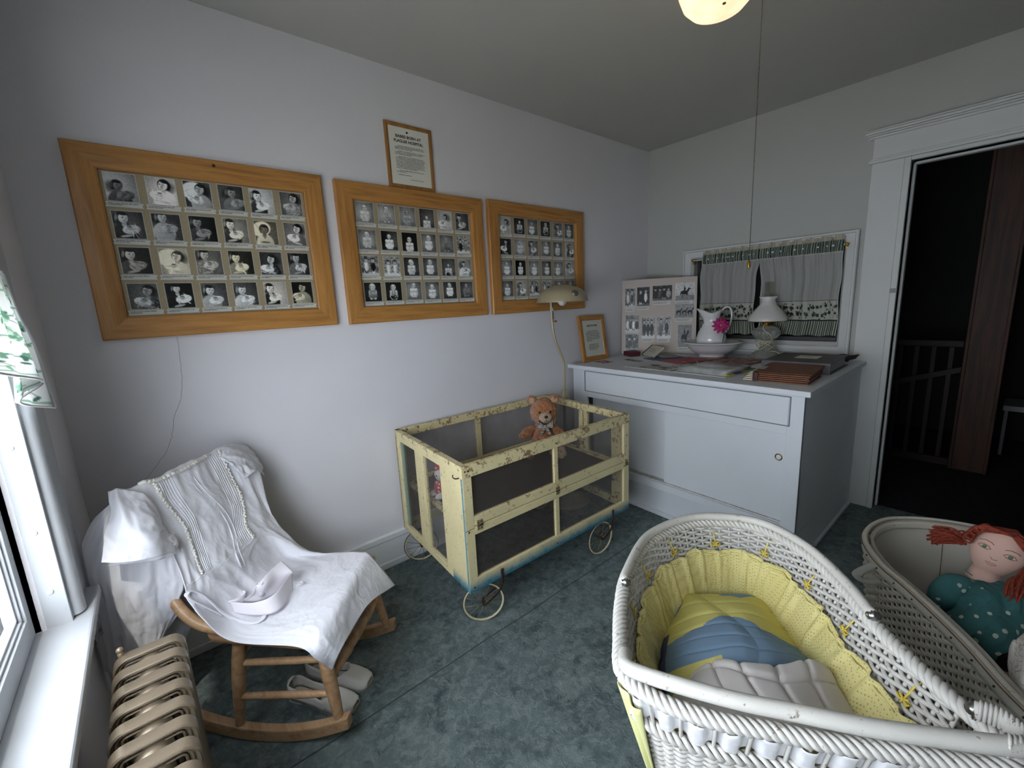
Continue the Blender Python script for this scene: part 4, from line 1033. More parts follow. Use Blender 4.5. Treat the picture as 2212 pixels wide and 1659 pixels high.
def inked(name, img_fn, cx, cy, lx, ly, z, rz, label, cat, seed, res=(40, 30), group=None, base=(.6, .58, .55)):
    """flat printed sheet lying on the desk"""
    im = RGB(res[0], res[1], base, 1, 1); img_fn(im, random.Random(seed))
    Rr = Matrix.Translation((cx, cy, z)) @ Matrix.Rotation(rz, 4, 'Z')
    b = MB(); b.v = [tuple(Rr @ Vector((-lx/2+lx*v/(res[1]-1), ly/2-ly*u/(res[0]-1), 0))) for v in range(res[1]) for u in range(res[0])]
    w, h = res; idx = np.arange(w*h).reshape(h, w); b.f = [tuple(f) for f in np.stack([idx[:-1, :-1], idx[:-1, 1:], idx[1:, 1:], idx[1:, :-1]], -1).reshape(-1, 4).tolist()]; b.m = [0]*len(b.f)
    o = b.build(name, M['print'], None, cols=im.a.reshape(-1, 3), solid=.0008); return tag(o, label, cat, group)
def redphotos(im, r):
    for i in range(4):
        for j in range(2):
            x, y = .04+i*.25, .08+j*.48; k = ((im.x > x) & (im.x < x+.2) & (im.y > y) & (im.y < y+.38)).astype(float); im.mix(k, (.22, .07, .06))
            for _ in range(5): im.ell(x+r.uniform(.03, .17), y+r.uniform(.06, .3), .03, .06, r.choice([(.45, .25, .2), (.1, .03, .03), (.5, .4, .35)]))
def bw(im, r):
    for _ in range(24): im.ell(r.random(), r.random(), r.uniform(.04, .15), r.uniform(.05, .2), (lambda t: (t, t, t))(r.choice([.05, .15, .4, .55])), r.uniform(0, 3))
def red1(im, r):
    for _ in range(14): im.ell(r.random(), r.random(), .12, .12, r.choice([(.35, .06, .04), (.5, .3, .25), (.12, .04, .03)]))
inked('photo_page', redphotos, 2.95, 1.26, .26, .42, DT+.006, radians(-8), 'album page of reddish old snapshots on the desk, in front of the wash basin', 'photo page', 1, (60, 36), base=(.42, .30, .26))
inked('loose_photograph', bw, 2.66, 1.79, .06, .17, DT+.002, radians(-22), 'narrow black and white snapshot lying on the desk near the small book', 'photograph', 2, base=(.35, .35, .34))
inked('loose_photograph', red1, 2.50, 1.93, .09, .12, DT+.002, radians(-15), 'reddish snapshot lying on the desk in front of the small wooden frame', 'photograph', 3, base=(.45, .3, .26))
inked('photo_page', bw, 2.47, 1.47, .15, .20, DT+.0045, radians(-6), 'grey photocopied picture page on the left cover of the open binder', 'photo page', 8, base=(.5, .5, .5))
def folder(label, cx, cy, lx, ly, rz, c, z=0, h=.004):
    b = MB(); slab(b, cx, cy, lx, ly, DT+z, DT+z+h, rz); o = b.build('paper_folder', simple('folder_card', c, .5), bevel=.001); return tag(o, label, 'folder')
folder('dark blue paper folder lying flat on the desk beside the red one', 2.86, 1.64, .26, .20, radians(-22), (.03, .075, .17))
folder('red paper folder lying flat on the desk beside the blue one', 2.80, 1.47, .27, .20, radians(-18), (.33, .03, .045), .0045, .004)
folder('grey paper folder behind the small cream book on the desk', 2.93, 1.70, .11, .18, radians(-28), (.22, .21, .20), .0045, .015)
bk = thing('small_book', 'small cream book with a dark spine, standing propped at the back left of the desk', 'book', (2.86, 1.80, DT))
Rb = Matrix.Translation((2.87, 1.80, DT+.003)) @ Matrix.Rotation(radians(-30), 4, 'Z') @ Matrix.Rotation(radians(-38), 4, 'Y')
b = MB(); b.box(-.0, .105, -.085, .075, 0, .014, M=Rb); pgs = b.build('book_block', simple('cream_book', (.55, .52, .42), .7), bk, bevel=.001)
b = MB(); b.box(-.001, .107, .075, .086, -.001, .016, M=Rb); b.build('spine', M['black'], bk)
b = MB(); scribble(b, Rb @ Vector((.075, .05, .0146)), Rb.to_3x3() @ Vector((0, -1, 0)), Rb.to_3x3() @ Vector((-1, 0, 0)), .10, 3, .014, .008, rs); b.build('cover_print', simple('grey_ink2', (.25, .25, .24), .7), pgs)
b = MB(); slab(b, 2.88, 1.95, .09, .11, DT, DT+.035, radians(-28)); tag(b.build('maroon_box', simple('maroon_card', (.10, .02, .03), .5), bevel=.004), 'small maroon box lying flat beside the poster board on the desk', 'box')
bp_ = MB(); bp_.grid(lambda u, v: Vector((3.105+.14*v-.03*u, .635+.10*u-.03*v+.0*sin(v*7), DT+.012+.018*abs(sin(u*4+v*5))+.018*v)), 9, 9)
tag(bp_.build('dark_cloth_pouch', simple('black_maroon_cloth', (.025, .01, .012), .7), smooth=True, solid=.008, sub=1), 'crumpled dark cloth pouch tucked behind the grey binder', 'pouch')
# ------------------------------------------------------------------ screened crib on wheels
def chipped(name, base='#e0d2a2', under='#85694a', blue=None, amt=.5, low=None):
    m, nt, b = newmat(name); v = coord(nt)
    n1 = noise_(nt, v, 24, 8, .75); n2 = noise_(nt, v, 70, 6, .7); n3 = noise_(nt, v, 5, 3, .5)
    c = ramp(nt, n3, [(.3, tuple(x*.85 for x in hexc(base))), (.7, hexc(base))])
    f = math_(nt, 'ADD', math_(nt, 'MULTIPLY', n1, .6), math_(nt, 'MULTIPLY', n2, .4))
    k = ramp(nt, f, [(.60-.05*amt*1.2+.02, (0, 0, 0)), (.64-.05*amt*1.2+.02, (1, 1, 1))])
    c = mixc(nt, k, c, hexc(under))
    k2 = ramp(nt, n2, [(.62, (0, 0, 0)), (.66, (1, 1, 1))]); c = mixc(nt, math_(nt, 'MULTIPLY', k2, .7), c, hexc('#6d5638'))
    if blue is not None:      # worn edge where an older blue coat shows: a band in object x or z
        g = nt.nodes.new('ShaderNodeSeparateXYZ'); nt.links.new(v, g.inputs[0])
        d = math_(nt, 'ADD', g.outputs[blue[0]], math_(nt, 'MULTIPLY', n1, blue[3]))
        kb = ramp(nt, math_(nt, 'MULTIPLY', math_(nt, 'SUBTRACT', d, blue[1]), 1/(blue[2]-blue[1])), [(0, (1, 1, 1)), (1, (0, 0, 0))])
        c = mixc(nt, kb, c, hexc('#2f7389'))
    nt.links.new(c, b.inputs['Base Color']); b.inputs['Roughness'].default_value = .55
    bump(nt, b, math_(nt, 'MULTIPLY', f, -1), .5, .003); return m
M['crib'] = chipped('chipped_cream_paint', amt=.95); M['cribtop'] = chipped('worn_cream_paint', amt=1.7)
M['cribblue'] = chipped('cream_over_blue_low', blue=(2, .238, .285, .06)); M['cribedge'] = chipped('worn_blue_edge', base='#6f98a0', under='#2f7389', amt=1.4)
def screenmat(name, c, f0, f1):
    m, nt, b = newmat(name); v = coord(nt); n = noise_(nt, v, 6, 6, .65)
    b.inputs['Base Color'].default_value = (*c, 1); b.inputs['Roughness'].default_value = .7; b.inputs['Metallic'].default_value = .2
    t = nt.nodes.new('ShaderNodeBsdfTransparent'); mx = nt.nodes.new('ShaderNodeMixShader')
    nt.links.new(ramp(nt, n, [(.35, (f0,)*3), (.65, (f1,)*3)]), mx.inputs[0])
    nt.links.new(t.outputs[0], mx.inputs[1]); nt.links.new(b.outputs[0], mx.inputs[2])
    nt.links.new(mx.outputs[0], nt.nodes['Material Output'].inputs[0]); return m
M['screen'] = screenmat('wire_screen', (.17, .155, .145), .34, .46); M['screen2'] = screenmat('rusty_wire_screen', (.075, .062, .055), .50, .68)
CA, CC, CB, CD = Vector((.868, 1.363, 0)), Vector((1.950, 1.338, 0)), Vector((.928, 2.078, 0)), Vector((2.030, 2.045, 0))
def cp(u, v, z): return (CA*(1-u)+CC*u)*(1-v)+(CB*(1-u)+CD*u)*v + Vector((0, 0, z))
def cbox(b, u0, u1, v0, v1, z0, z1): return b.hexa([cp(u0, v0, z0), cp(u1, v0, z0), cp(u0, v1, z0), cp(u1, v1, z0), cp(u0, v0, z1), cp(u1, v0, z1), cp(u0, v1, z1), cp(u1, v1, z1)])
crib = thing('screened_crib', 'antique cream painted crib with wire screen sides on spoked wheels, holding a teddy bear', 'crib', (1.45, 1.70, 0))
ZT, ZB = .757, .200; TU, TV = .020, .030          # board thickness as fractions of length and width
def part(name, mat, *boxes, parent=None, bevel=.002):
    b = MB()
    for bx_ in boxes: cbox(b, *bx_)
    return b.build(name, mat, parent or crib, bevel=bevel)
# near long side: two hinged framed halves
part('side_frame', M['cribblue'], (0, .040, 0, TV, ZB+.055, .478), (.958, 1, 0, TV, ZB+.055, .46), (0, 1, 0, TV, ZB, ZB+.058), (.04, .958, 0, TV, .452, .488), (.468, .492, 0.002, TV-.002, ZB+.058, .452))
part('side_frame', M['crib'], (0, .040, 0, TV, .482, .712), (.958, 1, 0, TV, .47, .712), (.04, .958, 0, TV, .492, .532), (.468, .492, .002, TV-.002, .532, .712))
part('top_rail', M['cribtop'], (-.002, 1.002, -.002, TV+.004, .706, ZT))
# left end: wide corner board, then two framed screens
part('corner_board', M['cribblue'], (0, TU, .030, .205, ZB, ZT-.012)); part('corner_edge', M['cribedge'], (-.0005, .004, .002, .020, ZB+.0, ZT-.03), bevel=0)
part('end_frame', M['crib'], (0, TU, .208, .280, ZB+.04, .71), (0, TU, .525, .588, ZB+.04, .71), (0, TU, .208, .588, .706, ZT-.002), (0, TU, .208, .588, ZB, ZB+.034))
part('end_frame', M['crib'], (0, TU, .595, .655, ZB+.04, .71), (0, TU, .915, 1, ZB+.04, .71), (0, TU, .595, 1, .706, ZT-.002), (0, TU, .595, 1, ZB, ZB+.034))
part('green_stile', chipped('worn_green_paint', base='#8fa08a', under='#6f7f6c'), (.002, TU+.002, .888, .914, ZB+.042, .698))
part('top_rail', M['cribtop'], (-.002, TU+.004, .03, 1.0, ZT-.022, ZT))
# back long side
part('back_frame', M['crib'], (0, .035, 1-TV, 1, ZB, .71), (.965, 1, 1-TV, 1, ZB, .71), (0, 1, 1-TV, 1, ZB, ZB+.05), (.455, .485, 1-TV, 1, ZB, .71), (.03, .965, 1-TV, 1, .44, .475))
part('top_rail', M['cribtop'], (0, 1, 1-TV-.004, 1.002, .715, ZT))
# right end
part('end_frame', M['cribtop'], (1-TU, 1, .02, .16, ZB, .72), (1-TU, 1, .86, 1, ZB, .72), (1-TU, 1, .43, .475, ZB, .72), (1-TU, 1, .487, .535, ZB, .72), (1-TU, 1, .03, 1, ZB, ZB+.045), (1-TU, 1, .03, 1, .44, .470))
part('top_rail', M['cribtop'], (1-TU-.004, 1.002, .03, 1, .718, ZT))
# screens
def cquad(name, mat, P, n=8):
    b = MB(); P = [Vector(q) for q in P]
    b.grid(lambda u, v: (P[0]*(1-u)+P[1]*u)*(1-v)+(P[3]*(1-u)+P[2]*u)*v + Vector((0, 0, .0)), n, n)
    return b.build(name, mat, crib, smooth=True)
def vert(name, mat, u0, v0, u1, v1, z0, z1): cquad(name, mat, [cp(u0, v0, z0), cp(u1, v1, z0), cp(u1, v1, z1), cp(u0, v0, z1)])
h = TV*.6
vert('wire_screen', M['screen2'], .03, h, .475, h, .525, .715); vert('wire_screen', M['screen'], .485, h, .965, h, .525, .715)
vert('wire_screen', M['screen2'], .03, h, .475, h, ZB+.05, .46); vert('wire_screen', M['screen'], .485, h, .965, h, ZB+.05, .46)
vert('wire_screen', M['screen'], .012, .27, .012, .535, ZB+.04, .70); vert('wire_screen', M['screen2'], .012, .64, .012, .90, ZB+.04, .70)
vert('wire_screen', M['screen'], .03, 1-h, .46, 1-h, .47, .72); vert('wire_screen', M['screen'], .48, 1-h, .97, 1-h, .47, .72)
vert('wire_screen', M['screen'], .03, 1-h, .97, 1-h, ZB+.04, .45)
vert('wire_screen', M['screen'], 1-.012, .15, 1-.012, .87, .465, .72); vert('wire_screen', M['screen2'], 1-.012, .15, 1-.012, .87, ZB+.04, .445)
# mattress spring deck at mid height: framed dark mesh
part('deck_frame', M['cribtop'], (.03, .97, .035, .075, .448, .468), (.03, .97, .925, .965, .448, .468), (.03, .055, .07, .93, .448, .468), (.945, .97, .07, .93, .448, .468))
b = MB(); b.grid(lambda u, v: cp(.045+.91*u, .06+.88*v, .466-.018*sin(pi*u)*sin(pi*v)), 12, 10); b.build('deck_screen', screenmat('brown_deck_mesh', (.075, .058, .046), .80, .95), crib, smooth=True)
# hinges, screws, hook
M['hinge'] = simple('painted_steel', '#a09570', .45, .4, nscale=200, namt=.5)
def hinge(u, z, w=.024, hh=.022):
    b = MB(); cbox(b, u-w/2, u+w/2, -.006, .0005, z-hh, z+hh); hg = b.build('hinge', M['hinge'], crib, bevel=.0008)
    b = MB(); p0, p1 = cp(u-w/2, -.008, z), cp(u+w/2, -.008, z); b.tube([p0, p1], .0035, 8)
    for du in (-.3, .3):
        for dz in (-.6, .6):
            c = cp(u+du*w, -.007, z+dz*hh); b.ball(c, (.0032, .0015, .0032), 8, 5)
    b.build('hinge_pin', M['iron'], hg, smooth=True)
hinge(.062, .490); hinge(.480, .492, .020, .020); hinge(.975, .482, .018, .020); hinge(.985, .468+.01, .001, .001) if False else None
for (u, z) in ((.012, .735), (.026, .733), (.012, .475), (.480, .727), (.02, .222), (.47, .222), (.97, .735)):
    b = MB(); b.ball(cp(u, -.003, z), (.0042, .002, .0042), 8, 5); b.build('screw_head', M['iron'], crib, smooth=True)
b = MB(); q0 = cp(-.004, .035, .705); b.tube(smooth_path([q0+Vector((.006, 0, 0)), q0+Vector((-.012, 0, .002)), q0+Vector((-.022, .004, .010)), q0+Vector((-.018, .008, .018))], 5), .0025, 6); b.build('hook', M['iron'], crib, smooth=True)
# wheels with forks
M['rim'] = chipped('cream_rim_paint', base='#cfc6a2', under='#7d6647', amt=1.0)
def wheel(x, y, rz, bracket, lean=0, R=.088):
    Mx = Matrix.Translation((x, y, R+.004)) @ Matrix.Rotation(rz, 4, 'Z')
    n = 40; b = MB(); b.tube([Mx @ Vector((R*cos(2*pi*k/n), 0, R*sin(2*pi*k/n))) for k in range(n)], .0052, 8, closed=True)
    wh = b.build('wheel', M['rim'], crib, smooth=True)
    b = MB(); b.tube([Mx @ Vector(((R+.0015)*cos(2*pi*k/n), 0, (R+.0015)*sin(2*pi*k/n))) for k in range(n)], .0042, 8, closed=True); b.tube([Mx @ Vector(((R+.004)*cos(2*pi*k/n), 0, (R+.004)*sin(2*pi*k/n))) for k in range(n)], .003, 6, closed=True)
    b.build('tyre', simple('old_rubber', (.05, .045, .04), .8), wh, smooth=True)
    b = MB()
    for k in range(12):
        a = 2*pi*k/12+.13; s_ = .008*(1 if k % 2 else -1); b.tube([Mx @ Vector((.008*cos(a+.5), s_, .008*sin(a+.5))), Mx @ Vector((R*cos(a), 0, R*sin(a)))], .0013, 5)
    b.build('spokes', simple('spoke_wire', '#8d8568', .45, .5), wh, smooth=True)
    b = MB(); b.tube([Mx @ Vector((0, -.022, 0)), Mx @ Vector((0, .018, 0))], .0075, 12); b.tube([Mx @ Vector((0, -.026, 0)), Mx @ Vector((0, .022, 0))], .004, 8)
    b.build('hub', M['iron'], wh, smooth=True, sharp=50)
    # fork: curved strap from the crib rail down to the axle
    bk = Vector(bracket); ax = Mx @ Vector((0, -.024, 0)); ax2 = Mx @ Vector((0, .020, 0))
    b = MB(); mid = Vector((bk.x, bk.y-.004, .175))
    b.tube(smooth_path([bk+Vector((0, -.006, .035)), bk+Vector((0, -.008, 0)), mid, lerp(mid, ax, .45)+Vector((.022*(1 if bk.x > x else -1), 0, -.005)), ax], 6), .0075, 8, flat=.4, up=(0, 1, 0))
    b.tube(smooth_path([mid, lerp(mid, ax2, .45)+Vector((.018*(1 if bk.x > x else -1), .008, 0)), ax2], 6), .0055, 8, flat=.5, up=(0, 1, 0))
    b.ball(bk+Vector((0, -.008, .030)), (.009, .005, .009), 10, 6); b.build('fork', M['iron'], crib, smooth=True)
fy = lambda u: cp(u, 0, 0).y
wheel(.962, 1.408, radians(-28), (cp(.150, 0, 0).x, fy(.150), ZB+.01)); wheel(1.735, 1.372, radians(-5), (cp(.86, 0, 0).x, fy(.86), ZB+.01))
wheel(.995, 2.025, radians(-20), (cp(.12, .99, 0).x, cp(.12, .97, 0).y, ZB+.02)); wheel(1.88, 1.98, radians(0), (cp(.9, .99, 0).x, cp(.9, .97, 0).y, ZB+.02))

# ------------------------------------------------------------------ teddy bear
def furmat(name, c, c2):
    m, nt, b = newmat(name); v = coord(nt); n = noise_(nt, v, 60, 6, .7, dist=1.2); n2 = noise_(nt, v, 420, 3, .7)
    nt.links.new(mixc(nt, ramp(nt, n, [(.35, (0, 0, 0)), (.65, (1, 1, 1))]), hexc(c), hexc(c2)), b.inputs['Base Color'])
    b.inputs['Roughness'].default_value = .95; b.inputs['Sheen Weight'].default_value = .5; b.inputs['Specular IOR Level'].default_value = .05
    bump(nt, b, math_(nt, 'ADD', math_(nt, 'MULTIPLY', n, 1.5), n2), .9, .006); return m
M['fur'] = furmat('ginger_plush', '#d08a52', '#8f4f26'); M['furlight'] = furmat('cream_plush', '#ddc6a8', '#b89a78')
def fuzz(amp=.0045, sc=55, seed=0):
    def f(q, d):
        p = Vector((q.x*sc+seed, q.y*sc, q.z*sc)); return q + d*(amp*noise.noise(p)+amp*.6*noise.noise(p*2.3)+amp*.4*noise.noise(p*5))
    return f
bear = thing('teddy_bear', 'ginger plush teddy bear with a plaid bow, sitting inside the screened crib', 'teddy bear', (1.745, 1.80, .485))
BR_ = Matrix.Translation((1.745, 1.80, .485)) @ Matrix.Rotation(math.atan2(-1.745, 1.80)+pi+radians(-4), 4, 'Z')      # local -Y faces the viewer
BR_ = Matrix.Translation((1.745, 1.80, .485)) @ Matrix.Rotation(-math.atan2(1.745, 1.80)+radians(4), 4, 'Z')
def bb(name, c, r, mat='fur', n=72, m=48, parent=bear, rx=0, ry=0, rz=0, fz=True, amp=.0065):
    b = MB(); R = Matrix.Rotation(rz, 3, 'Z') @ Matrix.Rotation(ry, 3, 'Y') @ Matrix.Rotation(rx, 3, 'X')
    b.ball(c, r, n, m, M=BR_, R=R, fn=fuzz(amp, seed=c[0]*90) if fz else None)
    return b.build(name, M[mat] if isinstance(mat, str) else mat, parent, smooth=True)
bb('body', (0, 0, .095), (.075, .062, .098))
hd = bb('head', (.004, -.012, .252), (.080, .066, .078))
for sx in (-1, 1):
    er = bb('ear', (.004+sx*.066, -.002, .322), (.030, .016, .028), parent=hd)
    bb('inner_ear', (.004+sx*.066, -.015, .321), (.018, .006, .017), 'furlight', 24, 16, er)
mz = bb('muzzle', (.010, -.078, .232), (.037, .026, .029), 'furlight', parent=hd, amp=.002)
bb('nose', (.011, -.105, .242), (.011, .006, .009), simple('brown_nose', (.035, .012, .008), .3), 16, 10, mz, fz=False)
b = MB(); b.tube([BR_ @ Vector(v) for v in ((.011, -.107, .234), (.011, -.107, .222), (.002, -.104, .217))], .0012, 5); b.tube([BR_ @ Vector(v) for v in ((.011, -.107, .222), (.020, -.103, .217))], .0012, 5); b.build('mouth', M['ink'], mz)
for sx in (-1, 1): bb('eye', (.008+sx*.031, -.074, .262), (.0065, .005, .0068), simple('bead_eye', (.008, .006, .006), .08), 14, 10, hd, fz=False)
bb('arm', (-.098, -.030, .132), (.030, .028, .056), ry=radians(62), rz=radians(20)); bb('arm', (.092, -.030, .120), (.028, .028, .062), ry=radians(-38), rz=radians(-10))
bb('leg', (-.062, -.085, .042), (.036, .066, .036), rz=radians(18)); bb('leg', (.062, -.085, .042), (.036, .066, .036), rz=radians(-18))
for sx in (-1, 1): bb('foot', (sx*.085, -.150, .048), (.033, .024, .042), rz=radians(-18*sx)); bb('foot_pad', (sx*.090, -.172, .048), (.024, .006, .032), 'furlight', 24, 16, rz=radians(-18*sx))
def plaid():
    m, nt, b = newmat('black_white_plaid'); v = coord(nt); s_ = nt.nodes.new('ShaderNodeTexChecker'); s_.inputs['Scale'].default_value = 210
    nt.links.new(v, s_.inputs['Vector']); s_.inputs[1].default_value = (.02, .02, .03, 1); s_.inputs[2].default_value = (.62, .60, .56, 1)
    nt.links.new(s_.outputs[0], b.inputs['Base Color']); b.inputs['Roughness'].default_value = .8; return m
pm = plaid(); b = MB(); bc = Vector((.006, -.083, .182))
for sx in (-1, 1):
    b.grid(lambda u, v: BR_ @ (bc+Vector((sx*(.006+.040*u), -.006*sin(pi*u)*cos(v*pi*2), (.006+.018*u)*(v*2-1)+.012*u))), 10, 8)
    b.grid(lambda u, v: BR_ @ (bc+Vector((sx*(.003+.022*u)+(v-.5)*.018, -.004-.004*sin(u*6), -.050*u))), 10, 5)
b.ball(bc+Vector((0, -.006, 0)), (.009, .007, .009), 12, 8, M=BR_); b.build('bow', pm, bear, smooth=True, solid=.0015)

# clown doll seen through the left end screen
cl_ = thing('clown_doll', 'small white faced cloth doll in red polka dots, inside the crib\'s left end', 'doll', (1.0, 1.74, .472))
def polka():
    m, nt, b = newmat('red_polka_cloth'); v = coord(nt, (55, 55, 55)); vo = nt.nodes.new('ShaderNodeTexVoronoi'); nt.links.new(v, vo.inputs['Vector']); vo.inputs['Scale'].default_value = 1; vo.inputs['Randomness'].default_value = .3
    nt.links.new(ramp(nt, vo.outputs['Distance'], [(.26, (.75, .72, .70)), (.30, (.45, .03, .04))]), b.inputs['Base Color']); b.inputs['Roughness'].default_value = .9; return m
pk = polka(); wc_ = cloth('white_doll_cloth', (.68, .67, .66)); O = Vector((1.0, 1.745, .472))
def cd_(name, c, r, m, parent=cl_, **k):
    b = MB(); b.ball(O+Vector(c), r, 24, 16, **k); return b.build(name, m, parent, smooth=True)
cd_('doll_body', (0, 0, .045), (.045, .042, .052), pk); h_ = cd_('doll_head', (-.008, -.008, .118), (.034, .034, .037), wc_)
b = MB(); b.lathe([(0, .06), (.012, .045), (.03, .018), (.037, 0), (.036, -.004)], 20, c=O+Vector((0, 0, .138))); b.build('doll_hat', pk, h_, smooth=True)
for k in range(2): cd_('doll_leg', (-.028, -.03+.055*k, .018), (.036, .016, .016), wc_)
cd_('doll_nose', (-.040, -.016, .117), (.005, .005, .005), simple('red_nose', (.5, .04, .04), .6), h_)

# ------------------------------------------------------------------ beige treatment lamp on a stand
lx, ly = 2.085, 1.935
fl2 = thing('floor_lamp', 'beige metal treatment lamp on a bent pole, standing between the crib and the desk', 'floor lamp', (lx, ly, 0))
M['beige'] = simple('beige_enamel', '#a3977a', .28, coat=.3, nscale=3, namt=.05, bstr=.04, bscale=120)
b = MB(); b.lathe([(0, 0), (.150, 0), (.157, .006), (.155, .014), (.130, .028), (.088, .036), (.080, .044), (.060, .050), (.035, .066), (.024, .085), (.020, .12), (0, .12)], 48, c=(lx, ly, 0)); b.build('base', simple('grey_beige_enamel', '#8f8a78', .4, nscale=5, namt=.1), fl2, smooth=True, sharp=50)
b = MB(); b.tube([(lx, ly, .1), (lx, ly, .70)], .0125, 14); b.build('lower_pole', simple('grey_pole', '#8a8880', .35, .3), fl2, smooth=True)
b = MB(); b.lathe([(0, 0), (.030, 0), (.034, .01), (.033, .045), (.022, .085), (.014, .102), (0, .102)], 24, c=(lx-.004, ly, .69)); hs = b.build('switch_housing', M['beige'], fl2, smooth=True, sharp=50)
vdx = Vector((-lx, -ly, 0)).normalized(); sdv = Vector((-vdx.y, vdx.x, 0))
b = MB(); c = Vector((lx, ly, .722))+vdx*.031+sdv*.010; Rw = Matrix.Translation(c) @ Matrix.Rotation(math.atan2(vdx.y, vdx.x), 4, 'Z'); b.box(-.004, .004, -.008, .008, -.018, .018, M=Rw); b.build('rocker_switch', M['black'], hs, bevel=.002)
L_ = Vector((-.764, .645, 0))*-1   # screen-right on the ground
rt = Vector((.765, -.644, 0))
def lp(s_, z): return Vector((lx, ly, z))+rt*s_
pole = [lp(-.002, .78), lp(.002, .86), lp(.004, .93), lp(-.004, .99), lp(-.025, 1.05), lp(-.047, 1.11), lp(-.060, 1.17), lp(-.068, 1.24), lp(-.071, 1.31), lp(-.071, 1.385)]
b = MB(); b.tube(smooth_path(pole, 6), .0085, 12); b.build('bent_pole', M['beige'], fl2, smooth=True)
b = MB(); b.tube([lp(-.060, 1.26)+vdx*.004, lp(-.061, 1.39)+vdx*.004], .004, 10); b.build('shade_rod', M['chrome'], fl2, smooth=True)
b = MB(); b.tube([lp(-.070, 1.248), lp(-.045, 1.248)], .004, 8); b.ball(lp(-.044, 1.248), .0075, 12, 8); b.build('clamp_knob', simple('amber_knob', '#8a5a28', .3), fl2, smooth=True)
sc_ = lp(.000, 1.372)
b = MB(); prof = [(.164, .0), (.166, .004), (.160, .018), (.150, .045), (.128, .070), (.095, .088), (.060, .094), (.055, .100), (.03, .103), (0, .103)]
prof2 = [(0, .098), (.05, .094), (.095, .083), (.126, .066), (.147, .042), (.157, .016), (.160, .0)]
b.lathe(prof, 56, c=sc_); b.lathe(prof2, 56, c=sc_); b.lathe([(.160, 0), (.164, -.001), (.167, .002)], 56, c=sc_); sh = b.build('lamp_shade', M['beige'], fl2, smooth=True, sharp=60)
b = MB(); b.lathe([(.1605, .006), (.1675, .0045), (.1675, -.003), (.1605, -.003)], 56, c=sc_, close=True); b.build('shade_rim', simple('bright_rim', '#b9b5a5', .3, .6), sh, smooth=True)
b = MB(); dv = (vdx*.9+rt*.55).normalized(); c = sc_+dv*.147+Vector((0, 0, .048)); q = dv.cross(Vector((0, 0, 1))); RR = Matrix.Translation(c) @ (dv+Vector((0, 0, .55))).to_track_quat('Z', 'Y').to_matrix().to_4x4()
b.lathe([(0, .008), (.010, .008), (.018, .006), (.022, .001), (.022, -.006)], 24, M=RR); b.build('shade_knob', simple('grey_steel_knob', '#8b877c', .35, .8), sh, smooth=True, sharp=50)
b = MB(); b.ball(sc_+Vector((0, 0, .008)), (.030, .030, .036), 24, 16); b.lathe([(.014, .03), (.014, .09), (0, .09)], 16, c=sc_); b.build('bulb', simple('frosted_bulb', (.72, .71, .68), .3), sh, smooth=True)
# ------------------------------------------------------------------ white dress, draped: measured control nets
BODY = [[(-0.125,1.716,0.844),(-0.051,1.782,0.833),(0.029,1.862,0.832),(0.100,1.932,0.830),(0.182,2.007,0.821),(0.268,2.043,0.751)],
 [(-0.122,1.665,0.892),(-0.045,1.734,0.880),(0.038,1.819,0.883),(0.103,1.883,0.882),(0.184,1.960,0.876),(0.278,1.998,0.796)],
 [(-0.097,1.645,0.828),(-0.032,1.704,0.819),(0.055,1.778,0.801),(0.126,1.838,0.786),(0.213,1.905,0.757),(0.274,1.887,0.644)],
 [(-0.053,1.624,0.736),(-0.003,1.672,0.733),(0.065,1.734,0.724),(0.140,1.793,0.702),(0.224,1.856,0.672),(0.289,1.850,0.572)],
 [(-0.030,1.591,0.656),(0.010,1.627,0.650),(0.070,1.681,0.642),(0.135,1.735,0.627),(0.215,1.797,0.602),(0.319,1.830,0.501)],
 [(-0.023,1.548,0.586),(0.018,1.585,0.581),(0.078,1.639,0.572),(0.151,1.710,0.568),(0.242,1.789,0.552),(0.363,1.787,0.435)],
 [(-0.022,1.536,0.554),(0.020,1.553,0.532),(0.104,1.616,0.502),(0.188,1.682,0.476),(0.297,1.776,0.435),(0.409,1.713,0.435)],
 [(0.006,1.472,0.507),(0.065,1.543,0.454),(0.160,1.563,0.435),(0.248,1.571,0.435),(0.347,1.591,0.435),(0.480,1.656,0.435)],
 [(0.063,1.414,0.436),(0.109,1.423,0.435),(0.184,1.413,0.435),(0.266,1.414,0.435),(0.359,1.451,0.435),(0.528,1.608,0.435)],
 [(0.201,1.277,0.421),(0.248,1.310,0.435),(0.304,1.348,0.435),(0.370,1.391,0.435),(0.446,1.466,0.435),(0.545,1.572,0.435)],
 [(0.242,1.254,0.372),(0.257,1.247,0.419),(0.301,1.277,0.417),(0.370,1.346,0.404),(0.446,1.421,0.393),(0.576,1.524,0.373)],
 [(0.289,1.278,0.286),(0.299,1.246,0.344),(0.326,1.259,0.365),(0.383,1.323,0.359),(0.471,1.405,0.352),(0.611,1.516,0.294)]]
SLEEVE_L = [[(-0.143,1.666,0.899),(-0.115,1.665,0.897),(-0.080,1.668,0.872),(-0.057,1.682,0.839)],
 [(-0.145,1.620,0.855),(-0.116,1.588,0.849),(-0.074,1.602,0.831),(-0.048,1.641,0.789)],
 [(-0.161,1.568,0.804),(-0.120,1.542,0.791),(-0.069,1.556,0.779),(-0.033,1.613,0.748)],
 [(-0.173,1.519,0.753),(-0.125,1.502,0.741),(-0.074,1.514,0.725),(-0.023,1.573,0.697)]]
